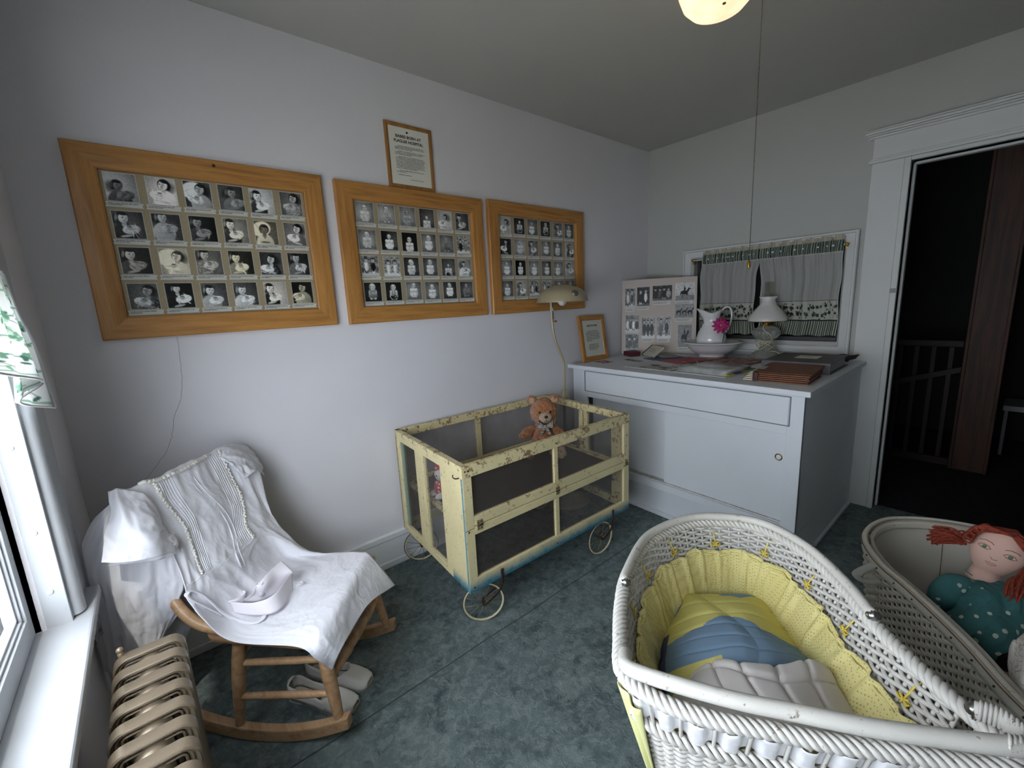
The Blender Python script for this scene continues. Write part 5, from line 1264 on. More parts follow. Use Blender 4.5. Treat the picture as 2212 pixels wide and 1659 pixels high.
CUFF_L = [[(-0.089,1.617,0.814),(-0.061,1.630,0.791),(-0.043,1.620,0.752),(-0.020,1.626,0.728)],
 [(-0.110,1.550,0.748),(-0.070,1.558,0.742),(-0.045,1.570,0.733),(-0.018,1.591,0.705)],
 [(-0.164,1.531,0.736),(-0.114,1.539,0.718),(-0.061,1.556,0.697),(-0.023,1.582,0.690)]]
DROP_A = [[(-0.146,1.675,0.858),(-0.123,1.672,0.851),(-0.090,1.669,0.810),(-0.055,1.655,0.755)],
 [(-0.189,1.659,0.822),(-0.145,1.634,0.785),(-0.089,1.629,0.749),(-0.015,1.622,0.691)],
 [(-0.234,1.623,0.737),(-0.178,1.618,0.698),(-0.103,1.610,0.658),(-0.019,1.602,0.614)],
 [(-0.227,1.623,0.665),(-0.181,1.608,0.620),(-0.113,1.596,0.601),(-0.022,1.592,0.568)],
 [(-0.222,1.622,0.608),(-0.183,1.608,0.549),(-0.113,1.591,0.535),(-0.043,1.584,0.529)],
 [(-0.235,1.643,0.482),(-0.189,1.619,0.438),(-0.127,1.603,0.455),(-0.043,1.594,0.498)],
 [(-0.249,1.655,0.380),(-0.190,1.629,0.349),(-0.135,1.614,0.376),(-0.094,1.609,0.430)]]
DROP_B = [[(-0.217,1.682,0.663),(-0.130,1.673,0.625),(-0.035,1.664,0.584)],
 [(-0.228,1.693,0.509),(-0.156,1.676,0.462),(-0.012,1.681,0.410)],
 [(-0.256,1.706,0.301),(-0.180,1.698,0.245),(-0.097,1.710,0.250)]]
SLEEVE_R = [[(0.126,1.917,0.872),(0.175,1.974,0.885),(0.242,2.059,0.850),(0.287,2.112,0.801)],
 [(0.170,1.894,0.838),(0.214,1.935,0.844),(0.262,1.992,0.806),(0.298,2.061,0.754)],
 [(0.218,1.887,0.760),(0.247,1.909,0.770),(0.274,1.952,0.754),(0.295,1.999,0.709)]]
CAP_A = [[(0.086,1.547,0.445),(0.139,1.476,0.445),(0.198,1.453,0.445),(0.261,1.532,0.445)],
 [(0.083,1.566,0.475),(0.134,1.491,0.485),(0.195,1.479,0.490),(0.271,1.575,0.490)]]
CAP_B = [[(0.112,1.587,0.448),(0.158,1.542,0.448),(0.215,1.547,0.450),(0.278,1.609,0.450)],
 [(0.142,1.533,0.490),(0.179,1.527,0.500),(0.225,1.560,0.500),(0.272,1.564,0.495)],
 [(0.151,1.528,0.510),(0.187,1.554,0.520),(0.223,1.591,0.520),(0.252,1.615,0.520)],
 [(0.163,1.538,0.490),(0.198,1.552,0.500),(0.230,1.581,0.500),(0.260,1.611,0.500)]]
TIE = [[(0.055,1.537,0.459),(0.015,1.536,0.515),(-0.011,1.536,0.552),(-0.017,1.542,0.570),(-0.001,1.554,0.563),(0.021,1.556,0.536),(0.039,1.551,0.502),(0.057,1.543,0.465),(0.087,1.520,0.435),(0.123,1.466,0.435),(0.149,1.460,0.435),(0.162,1.485,0.435)]]
PLACKET = [[(0.037,1.809,0.882),(0.051,1.788,0.837),(0.077,1.773,0.778),(0.116,1.759,0.704),(0.132,1.727,0.635),(0.130,1.687,0.582),(0.136,1.660,0.535),(0.153,1.724,0.445)]]
CURT = [[(-0.200,0.613,1.538),(-0.200,1.111,1.575),(-0.190,1.178,1.544),(-0.185,1.220,1.527),(-0.190,1.280,1.509),(-0.190,1.315,1.485)],
 [(-0.200,0.568,1.453),(-0.200,1.007,1.455),(-0.185,1.123,1.434),(-0.180,1.234,1.430),(-0.195,1.299,1.415),(-0.190,1.365,1.406)],
 [(-0.200,0.545,1.410),(-0.200,0.940,1.378),(-0.180,1.077,1.362),(-0.175,1.271,1.346),(-0.195,1.274,1.325),(-0.190,1.458,1.336)],
 [(-0.200,0.535,1.392),(-0.200,0.909,1.342),(-0.180,1.037,1.312),(-0.170,1.298,1.269),(-0.195,1.207,1.244),(-0.190,1.519,1.183)]]
# ------------------------------------------------------------------ rocking chair
LV = Vector((.70711, .70711, 0)); FV = Vector((.70711, -.70711, 0))
def lf(l, f, z): return LV*l+FV*f+Vector((0, 0, z))
chair = thing('rocking_chair', 'low honey wood rocking chair near the window, covered by a white dress', 'rocking chair', tuple(lf(1.32, -.93, 0)))
wd = M['beech']
for ll in (1.12, 1.545):
    b = MB(); n = 26; vs = []
    for i in range(n+1):
        f = lerp(-1.27, -.672, i/n); z = (f+.95)**2/(2*.62)+.001; w_ = .015
        vs += [lf(ll-w_, f, z), lf(ll+w_, f, z), lf(ll+w_, f, z+.046), lf(ll-w_, f, z+.046)]
    fs = []
    for i in range(n):
        for k in range(4): fs.append((4*i+k, 4*i+(k+1) % 4, 4*i+4+(k+1) % 4, 4*i+4+k))
    fs += [(0, 1, 2, 3), (4*n+3, 4*n+2, 4*n+1, 4*n)]
    b.add(vs, fs); b.build('rocker', wd, chair, bevel=.005, bseg=2)
def turned(p0, p1, prof, name, n=16, mat=None):
    """turned bar: prof = (t, radius)"""
    P0, P1 = Vector(p0), Vector(p1); b = MB()
    b.tube([lerp(P0, P1, t) for t, r in prof], [r for t, r in prof], n); return b.build(name, mat or wd, chair, smooth=True, sharp=60)
leg = [(0, .013), (.06, .014), (.3, .019), (.5, .0215), (.7, .0205), (.9, .016), (1, .014)]
for (lb, fb, zb, lt, ft, zt) in ((1.12, -.705, .055, 1.15, -.755, .385), (1.12, -1.055, .045, 1.15, -1.025, .39), (1.545, -.705, .055, 1.50, -.755, .385), (1.545, -1.055, .045, 1.50, -1.025, .39)):
    turned(lf(lb, fb, zb), lf(lt, ft, zt), leg, 'leg')
rod_ = [(0, .007), (.08, .010), (.3, .0115), (.7, .0115), (.92, .010), (1, .007)]
for ll, lu in ((1.127, 1.143), (1.538, 1.508)):
    turned(lf(lu, -1.035, .268), lf(lu, -.735, .290), rod_, 'side_stretcher'); turned(lf(ll, -1.05, .155), lf(ll, -.715, .178), rod_, 'side_stretcher')
turned(lf(1.142, -1.04, .285), lf(1.508, -1.04, .285), rod_, 'rear_stretcher')
fr = [(0, .009), (.05, .011), (.16, .014), (.30, .0175), (.31, .013), (.32, .0185), (.335, .013), (.36, .016), (.5, .019), (.64, .016), (.665, .013), (.68, .0185), (.69, .013), (.70, .0175), (.84, .014), (.95, .011), (1, .009)]
turned(lf(1.135, -.725, .225), lf(1.525, -.725, .225), fr, 'front_stretcher', 20)
# saddled seat
b = MB(); n = 20; m = 14; top = []; bot = []
def seatpt(u, v, z):
    l = lerp(1.075, 1.525, u); f = lerp(-1.075, -.715, v); k = 1-abs(2*u-1)**6; w_ = 1-.06*(1-v)
    l = 1.325+(l-1.325)*w_; return lf(l, f, z)
b.grid(lambda u, v: seatpt(u, v, .420-.012*sin(pi*u)*sin(pi*min(1, v*1.2))-.012*v), 16, 12)
b.grid(lambda u, v: seatpt(u*.94+.03, v*.94+.03, .378-.008*v), 16, 12)
for e in range(4):
    def edge(t, s, e=e):
        u, v = [(t, 0), (1, t), (1-t, 1), (0, 1-t)][e]; zz = lerp(.420-.012*v, .378-.008*v, s); kk = .03*s
        out = .006*sin(pi*s); return seatpt(u*(1-2*kk)+kk, v*(1-2*kk)+kk, zz)+ (LV*(0, out, 0, -out)[e] + FV*(-out, 0, out, 0)[e])
    b.grid(edge, 14, 5)
b.build('seat', wd, chair, smooth=True, weld=True, sharp=50)
# bow back: bent hoop with spindles
def backpt(l, z, off=-.030): return lf(l, -1.04-.5*(z-.42)+off, z)
hoop = [(1.150, .430), (1.150, .50), (1.150, .60), (1.155, .70), (1.18, .79), (1.235, .825), (1.325, .835), (1.40, .825), (1.45, .79), (1.475, .70), (1.48, .60), (1.48, .50), (1.475, .430)]
P = smooth_path([backpt(l, z, -.045 if z > .44 else -.05) for l, z in hoop], 6)
b = MB(); b.tube(P, .0145, 12, flat=.8); b.build('back_bow', wd, chair, smooth=True)
b = MB(); b.tube(smooth_path([lf(1.100, -1.015, .425), lf(1.090, -1.045, .440), lf(1.082, -1.085, .462), lf(1.082, -1.125, .495), lf(1.092, -1.165, .54), lf(1.110, -1.195, .59)], 6), .0165, 12); b.build('back_post', wd, chair, smooth=True)
b = MB(); b.tube(smooth_path([lf(1.50, -1.03, .405), lf(1.505, -1.06, .43), lf(1.51, -1.10, .46), lf(1.51, -1.14, .50), lf(1.505, -1.18, .55), lf(1.50, -1.21, .60)], 6), .0165, 12); b.build('back_post', wd, chair, smooth=True)
for k in range(5):
    l = 1.20+k*.06; turned(backpt(l, .41, -.02), backpt(1.325+(l-1.325)*1.1, .825, -.045), [(0, .006), (.3, .009), (.6, .007), (1, .0055)], 'spindle', 10)

# ------------------------------------------------------------------ the dress
def linen(name, c=(.84, .835, .88)):
    m, nt, b = newmat(name); b.inputs['Base Color'].default_value = (*c, 1); b.inputs['Roughness'].default_value = .85
    b.inputs['Specular IOR Level'].default_value = .15; b.inputs['Sheen Weight'].default_value = .1
    v = coord(nt); n1 = noise_(nt, v, 7, 3, .5, dist=.8); n2 = noise_(nt, v, 22, 3, .55, dist=.6); n3 = noise_(nt, v, 900, 1)
    r = ramp(nt, n1, [(.3, (0, 0, 0)), (.5, (1, 1, 1)), (.7, (0, 0, 0))])
    h = math_(nt, 'ADD', math_(nt, 'MULTIPLY', r, .8), math_(nt, 'ADD', math_(nt, 'MULTIPLY', n2, .5), math_(nt, 'MULTIPLY', n3, .03)))
    bump(nt, b, h, .38, .009)
    t = nt.nodes.new('ShaderNodeBsdfTranslucent'); t.inputs[0].default_value = (*c, 1)
    mx = nt.nodes.new('ShaderNodeMixShader'); mx.inputs[0].default_value = .12
    nt.links.new(b.outputs[0], mx.inputs[1]); nt.links.new(t.outputs[0], mx.inputs[2]); nt.links.new(mx.outputs[0], nt.nodes['Material Output'].inputs[0])
    return m
M['linen'] = linen('white_cotton')
dress = thing('white_dress', 'white cotton nurse dress with pintucks, draped over the back and seat of the rocking chair', 'dress', tuple(lf(1.3, -.95, .44)))
def fix(p):
    if p.y > 2.082: p = Vector((p.x, 2.082, p.z))
    if p.y < 1.70 and p.x < -.216 and p.z > .5: p = Vector((-.216, p.y, p.z))
    if p.x < -.236: p = Vector((-.236, p.y, p.z))
    return p
def ridge(p, sc, seed, sharp=2.0):
    n = noise.noise(Vector((p.x*sc+seed, p.y*sc-seed, p.z*sc*.8))); return (1-abs(n)*sharp)
def wrinkled(G, seed, amp=.006, sc=6, ax=None, edge=0, damp=False):
    fn = patch(G)
    def out(u, v):
        p = fn(u, v); e = .01
        du = fn(min(1, u+e), v)-fn(max(0, u-e), v); dv = fn(u, min(1, v+e))-fn(u, max(0, v-e))
        n = du.cross(dv)
        if n.length > 1e-9: n.normalize()
        else: n = Vector((0, 0, 1))
        if n.dot(Vector((0, 0, 1.38))-p) < 0: n = -n
        q = Vector(((u if ax == 'v' else u*.35)*sc, (v if ax == 'u' else v*.35)*sc, seed)) if ax else Vector((u*sc*.6, v*sc*.6, seed))
        a = noise.noise(q); w_ = amp*(1-2.2*abs(a)) + amp*.5*(1-2.2*abs(noise.noise(q*2.1+Vector((3, 1, 0)))))+amp*.25*noise.noise(q*5)
        if damp: w_ *= 1-.72*max(0, min(1, (v-.50)/.12))
        return fix(p+n*w_)
    return out
def clothpatch(name, G, seed, nu, nv, parent, amp=.006, sc=6, ax=None, mat=None, solid=.0022):
    b = MB(); b.grid(wrinkled(G, seed, amp, sc, ax), nu, nv); return b.build(name, mat or M['linen'], parent, smooth=True, solid=solid)
bodyf = wrinkled(BODY, 3.3, .0062, 8, None, 0, True)
b = MB(); b.grid(bodyf, 110, 190); body = b.build('bodice_and_skirt', M['linen'], dress, smooth=True, solid=.0022)
clothpatch('sleeve', SLEEVE_L, 1.7, 46, 50, dress, .0055, 3.4); clothpatch('cuff', CUFF_L, 8.2, 40, 24, dress, .004, 6)
clothpatch('skirt_drop', DROP_A, 5.1, 60, 90, dress, .007, 7, 'v'); clothpatch('skirt_drop', DROP_B, 6.4, 40, 50, dress, .008, 6, 'v'); clothpatch('sleeve', SLEEVE_R, 2.9, 40, 40, dress, .006, 6)
NR = len(BODY)-1
def on(u, v, h=.004):
    p = bodyf(u, v); q = Vector((0, 0, CAM_H))-p; q.normalize(); return p+q*h
thread = simple('white_thread', (.82, .82, .84), .8); M['lace'] = simple('cream_lace', (.74, .72, .66), .9)
for u0, u1, s_ in ((.19, .225, 1), (.72, .70, -1)):
    b = MB(); n = 150
    for i in range(0, n):
        t = i/n; v = lerp(1.05/NR, 4.9/NR, t); u = lerp(u0, u1, t)+.012*sin(t*2.5)
        p = on(u+.006*sin(i*1.3), v, .003); b.ball(p, .0026+.0010*(i % 3), 6, 4)
    b.build('lace_trim', M['lace'], dress, smooth=True)
    for k in range(6):
        b = MB(); P = [on(lerp(u0, u1, i/60)+s_*(.022+.015*k)+.012*sin(i/60*2.5), lerp(1.08/NR, 4.85/NR, i/60), .0018) for i in range(61)]
        b.tube(P, .0013, 5, flat=.8); b.build('pintuck', M['linen'], dress, smooth=True)
b = MB(); b.tube([on(i/80, (4.98+.03*sin(i*1.1))/NR, .0012) for i in range(3, 78)], .0016, 5); b.build('waist_seam', thread, dress, smooth=True)
b = MB(); b.tube([on(i/60, (9.35-.8*(i/60) if False else 8.35)/NR, .0012) for i in range(24, 58)], .0012, 5); b.build('hem_stitch', thread, dress, smooth=True)
b = MB(); PL = smooth_path(PLACKET[0], 8); b.tube(PL, .0035, 8, flat=.5); b.tube([p+Vector((.012, .010, .001)) for p in PL[4:-4]], .0014, 5); b.build('button_placket', M['linen'], dress, smooth=True)
b = MB()
for k in range(40):
    t = k/39; b.ball(on(lerp(.13, .62, t), (1.0+.18*sin(pi*t))/NR, .006+.004*abs(sin(k*1.7))), (.010, .010, .0065), 8, 6)
b.build('collar', M['lace'], dress, smooth=True)
b = MB(); b.tube(smooth_path([Vector(q)+(Vector((0, 0, CAM_H))-Vector(q)).normalized()*.012 for q in TIE[0]], 8), .0075, 8, flat=.35, up=(0, 0, 1)); b.build('waist_tie', M['linen'], dress, smooth=True)
# folded starched cap
capm = cloth('starched_cap_cloth', (.74, .70, .745)); cap = thing('nurse_cap', 'folded starched white nurse cap lying on the dress on the chair seat', 'cap', (.18, 1.53, .445))
def plain(name, G, nu, nv, parent, mat, solid=.0016):
    f = patch(G); b = MB(); b.grid(f, nu, nv); return b.build(name, mat, parent, smooth=True, solid=solid)
plain('cap_brim', CAP_A, 30, 8, cap, capm); plain('cap_crown', CAP_B, 30, 16, cap, capm)
b = MB(); n = 22
b.grid(lambda u, v: Vector((.100+.030*cos(2*pi*u), 1.585+.020*sin(2*pi*u), .448+.030*v)), n, 4, cu=True); b.build('cap_band', capm, cap, smooth=True, solid=.0014)
b = MB(); b.grid(lambda u, v: Vector((.168+.009*cos(2*pi*u), 1.535+.007*sin(2*pi*u), .470+.045*v)), 16, 4, cu=True); b.build('cap_fold', capm, cap, smooth=True, solid=.0014)
b = MB(); q = Vector((.285, 1.545, .447)); b.tube([q+Vector((.012*cos(a), .008*sin(a), .004)) for a in [2*pi*k/14 for k in range(14)]], .0022, 6, closed=True); b.build('cap_button_loop', capm, cap, smooth=True)

# ------------------------------------------------------------------ shoes under the chair
def shoe(loc, rz, label):
    t = thing('shoe', label, 'shoe', loc, rz, 'pair of white shoes under the rocking chair')
    Ms = Matrix.Translation(loc) @ Matrix.Rotation(rz, 4, 'Z')      # +x is the toe
    leather = M['shoe']
    Ln = .262
    def outl(x):        # half width and centre offset along the length
        pts = [(0, .012), (.03, .024), (.10, .029), (.25, .028), (.42, .029), (.6, .037), (.75, .041), (.88, .040), (.95, .035), (.985, .027), (1, .020)]
        for i in range(len(pts)-1):
            if x <= pts[i+1][0]:
                k = (x-pts[i][0])/(pts[i+1][0]-pts[i][0]); return lerp(pts[i][1], pts[i+1][1], k*k*(3-2*k))
        return pts[-1][1]
    def H(x): 
        pts = [(0, .055), (.08, .058), (.3, .046), (.5, .046), (.62, .050), (.75, .043), (.9, .031), (1, .020)]
        for i in range(len(pts)-1):
            if x <= pts[i+1][0]:
                k = (x-pts[i][0])/(pts[i+1][0]-pts[i][0]); return lerp(pts[i][1], pts[i+1][1], k)
        return .02
    lift = lambda x: .020*max(0, 1-x/.55)+.004
    nu, nv = 46, 27; b = MB(); vs = []; keep = {}
    for i in range(nu):
        x = i/(nu-1)
        for j in range(nv):
            yy = -1+2*j/(nv-1); w_ = outl(x); a = yy*pi/2
            z = H(x)*(max(0, 1-abs(yy)**5))**.6; y = w_*(abs(yy)**.8)*(1 if yy > 0 else -1)
            if x < .62: 
                yy2 = abs(yy); 
                if yy2 > .74: k = (1-yy2)/.26; z = H(x)*k; y = (w_*(1.0-.10*k))*(1 if yy > 0 else -1)
            vs.append(Vector((x*Ln, y, lift(x)+z)))
    fs = []
    for i in range(nu-1):
        for j in range(nv-1):
            xm = (i+.5)/(nu-1); ym = abs(-1+2*(j+.5)/(nv-1))
            if .035 < xm < .60 and ym < .74: continue
            if xm >= .60 and xm < .66 and ym < .74*sqrt(max(0, (.66-xm)/.06)): continue
            fs.append((i*nv+j, i*nv+j+1, (i+1)*nv+j+1, (i+1)*nv+j))
    b.add(vs, fs, M=Ms); b.build('upper', leather, t, smooth=True, solid=.0028)
    b = MB(); vs = []; n = 30
    for lay, (sc, dz) in enumerate(((1.0, .001), (1.03, -.003))):
        for i in range(n+1):
            x = i/n; vs += [Vector((x*Ln*1.0, outl(x)*sc, lift(x)+dz)), Vector((x*Ln, -outl(x)*sc, lift(x)+dz))]
    K = 2*(n+1); fs = []
    for i in range(n):
        fs += [(2*i, 2*i+1, 2*i+3, 2*i+2), (K+2*i, K+2*i+2, K+2*i+3, K+2*i+1), (2*i, 2*i+2, K+2*i+2, K+2*i), (2*i+1, K+2*i+1, K+2*i+3, 2*i+3)]
    b.add(vs, fs, M=Ms); b.build('sole', simple('shoe_sole', (.45, .42, .36), .6), t)
    b = MB(); b.grid(lambda u, v: Vector((.006+(Ln*.66)*u, (outl(.02+u*.64)-.004)*(2*v-1), lift(u*.66)+.0035)), 20, 8, M=Ms); ins = b.build('insole', simple('insole', (.55, .51, .42), .7), t, smooth=True)
    b = MB(); b.box(.085, .120, -.016, .016, lift(.38)+.0045, lift(.38)+.0055, M=Ms); b.build('maker_label', simple('black_label', (.02, .02, .03), .5), ins)
    b = MB(); b.hexa([Ms @ Vector(v) for v in ((.006, -.022, 0), (.055, -.024, 0), (.006, .022, 0), (.055, .024, 0), (.002, -.024, .022), (.060, -.026, .016), (.002, .024, .022), (.060, .026, .016))]); b.build('heel', simple('white_heel', (.58, .56, .52), .4), t, bevel=.003)
    return t
M['shoe'] = simple('white_leather', (.68, .66, .62), .35, nscale=12, namt=.06, bstr=.2, bscale=200)
shoe((.213, 1.588, 0), math.atan2(-.80, .60), 'white leather slip on shoe under the rocking chair, nearer the chair rocker')
shoe((.290, 1.650, 0), math.atan2(-.80, .60), 'white leather slip on shoe under the rocking chair, farther toward the crib')

# ------------------------------------------------------------------ radiator
def bronze():
    m, nt, b = newmat('bronze_radiator_paint'); v = coord(nt); n = noise_(nt, v, 420, 2, .6); n2 = noise_(nt, v, 4, 3, .5)
    c = ramp(nt, n2, [(.3, hexc('#796b59')), (.7, hexc('#8c7d68'))]); sp_ = ramp(nt, n, [(.70, (0, 0, 0)), (.76, (1, 1, 1))])
    nt.links.new(mixc(nt, math_(nt, 'MULTIPLY', sp_, .6), c, (.75, .68, .55)), b.inputs['Base Color']); b.inputs['Metallic'].default_value = .35; b.inputs['Roughness'].default_value = .4
    bump(nt, b, n, .15, .001); return m
M['bronze'] = bronze()
rad = thing('radiator', 'bronze painted cast iron radiator under the window sill', 'radiator', (-.105, .85, 0))
xc, hw, zt, zb = -.103, .068, .618, .065
def rrect(hw_, z0, z1, r, n=7):
    P = []
    for (cx, cz, a0) in ((hw_-r, z1-r, 0), (-(hw_-r), z1-r, pi/2), (-(hw_-r), z0+r, pi), (hw_-r, z0+r, 1.5*pi)):
        for k in range(n): a = a0+pi/2*k/(n-1); P.append((cx+r*cos(a), cz+r*sin(a)))
    return P
def rad_section(y):
    b = MB(); O_ = rrect(hw, zb, zt, .030); I_ = rrect(hw-.020, zb+.03, zt-.013, .010)
    n = len(O_); y0, y1 = -.0215, .0215
    prof = [(O_, y0+.010, 0), (O_, y1-.010, 0)]
    def ring(P, yy, s=1.0): return [Vector((xc+p[0], y+yy, p[1])) for p in P]
    shr = lambda P, d: [(p[0]-d*(1 if p[0] > 0 else -1)*(1 if abs(p[0]) > .02 else abs(p[0])/.02), p[1]+(d if p[1] < .3 else -d)) for p in P]
    rings = [ring(I_, .004), ring(I_, -.004), ring(shr(I_, -.004), -.006), ring(shr(O_, .007), -.010), ring(shr(O_, .003), -.0155), ring(O_, -.0135), ring(O_, .0125), ring(shr(O_, .003), .0155), ring(shr(O_, .007), .0155), ring(I_, .010)]
    vs = [p for r in rings for p in r]; fs = []
    for i in range(len(rings)-1):
        for k in range(n): fs.append((i*n+k, i*n+(k+1) % n, (i+1)*n+(k+1) % n, (i+1)*n+k))
    b.add(vs, fs)
    # raised bead following the inner outline, inner columns, cross web
    Bd = rrect(hw-.013, zb+.02, zt-.0095, .018); b.tube([Vector((xc+p[0], y-.0085, p[1])) for p in Bd], .0024, 6, closed=True)
    Bd = rrect(hw-.022, zb+.04, zt-.019, .008); b.tube([Vector((xc+p[0], y-.0065, p[1])) for p in Bd], .0024, 6, closed=True)
    for xx in (-.030, .030): b.tube([(xc+xx, y, zb+.03), (xc+xx, y, zt-.05)], .0115, 8, flat=.8)
    pass
    for zz in (zt-.036, zb+.05): b.ball((xc, y, zz), (.030, .030, .024), 20, 12)
    for sx in (-1, 1): b.tube([(xc+sx*(hw-.018), y, zb+.02), (xc+sx*(hw-.016), y, 0)], [.014, .011], 10) if y in (RY[0], RY[-1]) else None
    return b.build('radiator_section', M['bronze'], rad, smooth=True, sharp=45)
RY = [1.270-.0588*k for k in range(15)]
for y in RY: rad_section(y)
b = MB(); P = [(xc, RY[0]+.02, zt-.052), (xc, RY[-1]-.02, zt-.052)]; b.tube(P, .021, 16)
for i in range(len(RY)-1):
    ym = (RY[i]+RY[i+1])/2; b.ball((xc, ym, zt-.034), (.029, .018, .027), 20, 12)
b.build('connecting_nipples', M['bronze'], rad, smooth=True)
b = MB(); q = Vector((xc-.05, RY[0]+.012, zt+.004)); b.tube([q+Vector((0, 0, -.02)), q+Vector((0, 0, .006))], .006, 10); b.ball(q+Vector((0, 0, .008)), .0075, 10, 8); b.build('air_valve', M['bronze'], rad, smooth=True)

# ------------------------------------------------------------------ printed curtain of the big window
ct = thing('window_curtain', 'white curtain with green stripes and ivy leaves, hanging at the left edge over the window', 'curtain', (-.19, .9, 1.8))
rs = random.Random(77); w_, h_ = 320, 150; im = RGB(w_, h_, (.56, .57, .56), .62, .36)
for k in range(6): im.line(-.1, .03+k*.062, 1.1, .05+k*.062, .0022, (.13, .26, .18))
for k in range(70):
    cx, cy = .62*rs.random(), .03+.32*rs.random(); g = rs.choice([((.10, .22, .14), (.28, .45, .33)), ((.05, .10, .08), (.10, .20, .14)), ((.16, .30, .20), (.36, .52, .40))])
    im.leaf(cx, cy, rs.uniform(.014, .024), rs.uniform(0, 6.28), *g); im.line(cx, cy, cx+rs.uniform(-.05, .05), cy+rs.uniform(-.03, .03), .0012, (.15, .22, .16)); im.ell(cx+rs.uniform(-.03, .03), cy+.025, .011, .004, g[0], rs.uniform(0, 3))
im.a[-3:] = .5; im.a[:, -2:] = .55
fcur = patch(CURT)
def rem(u):      # more columns of print near the visible edge
    return u
colour_sheet('printed_panel', im.a, lambda u, v: fcur(rem(u), v)+Vector((.004*sin(u*60), 0, 0)), vcol('ivy_print_cotton', .85, .1, trans=.25), ct)
b = MB(); b.grid(lambda u, v: Vector((-.205+.012*sin(u*60), lerp(-.65, 1.33, u), lerp(2.16, 1.40+.06*sin(u*9), v))), 160, 20)
b.build('upper_curtain', cloth('white_curtain_cloth', (.66, .67, .66), trans=.35), ct, smooth=True)
b = MB(); e = [fcur(1, i/30)+Vector((.002, .002, 0)) for i in range(31)]; b.tube(e, .003, 6); b.tube([fcur(rem(i/120), 1)+Vector((.002, 0, -.001)) for i in range(40, 121)], .0022, 6); b.build('overlocked_hem', thread, ct, smooth=True)
crod = MB(); crod.tube([(-.205, -.72, 2.165), (-.205, 1.60, 2.165)], .007, 10); crod.tube([(-.205, 1.50, 2.165), (-.225, 1.50, 2.165), (-.24, 1.50, 2.165)], .005, 8); crod.build('rod', M['white'], ct, smooth=True)
# ------------------------------------------------------------------ wicker baskets: measured rim curves
BORDER = [(0.561, 0.396, 0.72), (0.621, 0.447, 0.72), (0.711, 0.509, 0.72), (0.807, 0.559, 0.72), (0.969, 0.602, 0.72), (1.119, 0.578, 0.72), (1.21, 0.508, 0.72), (1.248, 0.409, 0.72), (1.204, 0.296, 0.72), (1.114, 0.198, 0.72), (1.024, 0.128, 0.72), (0.939, 0.044, 0.72), (0.885, -0.020, 0.72), (0.862, -0.058, 0.718), (0.830, -0.062, 0.716), (0.790, -0.020, 0.714), (0.746, 0.04, 0.714), (0.686, 0.117, 0.714), (0.644, 0.18, 0.715), (0.596, 0.246, 0.717), (0.56, 0.324, 0.72)]
ROD_A = [(0.759, 0.528, 0.735), (0.784, 0.546, 0.738), (0.961, 0.6, 0.738), (1.116, 0.576, 0.738), (1.203, 0.506, 0.738), (1.243, 0.408, 0.738), (1.197, 0.293, 0.738), (1.103, 0.195, 0.738), (1.018, 0.128, 0.735)]
ROD_B = [(0.585, 0.409, 0.738), (0.551, 0.381, 0.75), (0.556, 0.343, 0.755), (0.571, 0.297, 0.76), (0.609, 0.224, 0.76), (0.65, 0.159, 0.76), (0.702, 0.078, 0.76), (0.757, 0.005, 0.76), (0.803, -0.052, 0.76), (0.830, -0.072, 0.755), (0.850, -0.067, 0.75), (0.872, -0.044, 0.745), (0.873, -0.019, 0.74)]
M['wicker'] = chipped('white_wicker_paint', base='#cfccc6', under='#8b8378', amt=-.05)
M['wickerrod'] = chipped('worn_white_rod_paint', base='#cfccc5', under='#857c6e', amt=.7)
bas = thing('wicker_bassinet', 'white wicker bassinet with yellow dotted lining, nearest the viewer', 'bassinet', (.90, .27, 0))
class Loop:
    """closed curve resampled by arc length, with outward normal"""
    def __init__(s, P, n=720):
        Q = smooth_path(P, 24, closed=True); L = [0]
        for i in range(len(Q)): L.append(L[-1]+(Q[(i+1) % len(Q)]-Q[i]).length)
        s.len = L[-1]; s.P = []; j = 0
        for k in range(n):
            d = s.len*k/n
            while L[j+1] < d: j += 1
            t = (d-L[j])/(L[j+1]-L[j]+1e-12); s.P.append(Q[j].lerp(Q[(j+1) % len(Q)], t))
        s.n = n; c = Vector((0, 0, 0))
        for q in s.P: c += q
        s.c = c/n; s.N = []
        for k in range(n):
            t = s.P[(k+3) % n]-s.P[k-3]; nn = Vector((t.y, -t.x, 0)).normalized()
            if nn.dot(s.P[k]-s.c) < 0: nn = -nn
            s.N.append(nn)
    def at(s, t, d=0, o=0, taper=.32):
        """t 0..1 round the rim, d metres down, o metres outward"""
        x = (t % 1)*s.n; i = int(x) % s.n; f = x-int(x); p = s.P[i].lerp(s.P[(i+1) % s.n], f); nn = s.N[i].lerp(s.N[(i+1) % s.n], f)
        return p + nn*(o-d*taper) - Vector((0, 0, d))
B1 = Loop(BORDER)
def braid(b, lp, d0, o0, maj, r, turns, strands=3, n=900, fl=.75, taper=.32, dz=0, seg=7):
    for s_ in range(strands):
        P = []
        for k in range(n):
            t = k/n; a = 2*pi*(turns*t + s_/strands); P.append(lp.at(t, d0, o0+maj*cos(a), taper)+Vector((0, 0, dz+maj*fl*sin(a))))
        b.tube(P, r, seg, closed=True)
b = MB(); braid(b, B1, .004, 0, .0095, .0058, 38, 4, 1100); b.build('rim_braid', M['wicker'], bas, smooth=True)
b = MB(); braid(b, B1, .092, .004, .0075, .0048, 44, 3, 1000, 1.0); b.build('lower_braid', M['wicker'], bas, smooth=True)
NS = 76; b = MB()
for k in range(NS):
    t = k/NS; b.tube([B1.at(t, d, .001) for d in (.0, .03, .06, .1, .2, .34)], .0034, 6)
b.build('wicker_stakes', M['wicker'], bas, smooth=True)
b = MB()
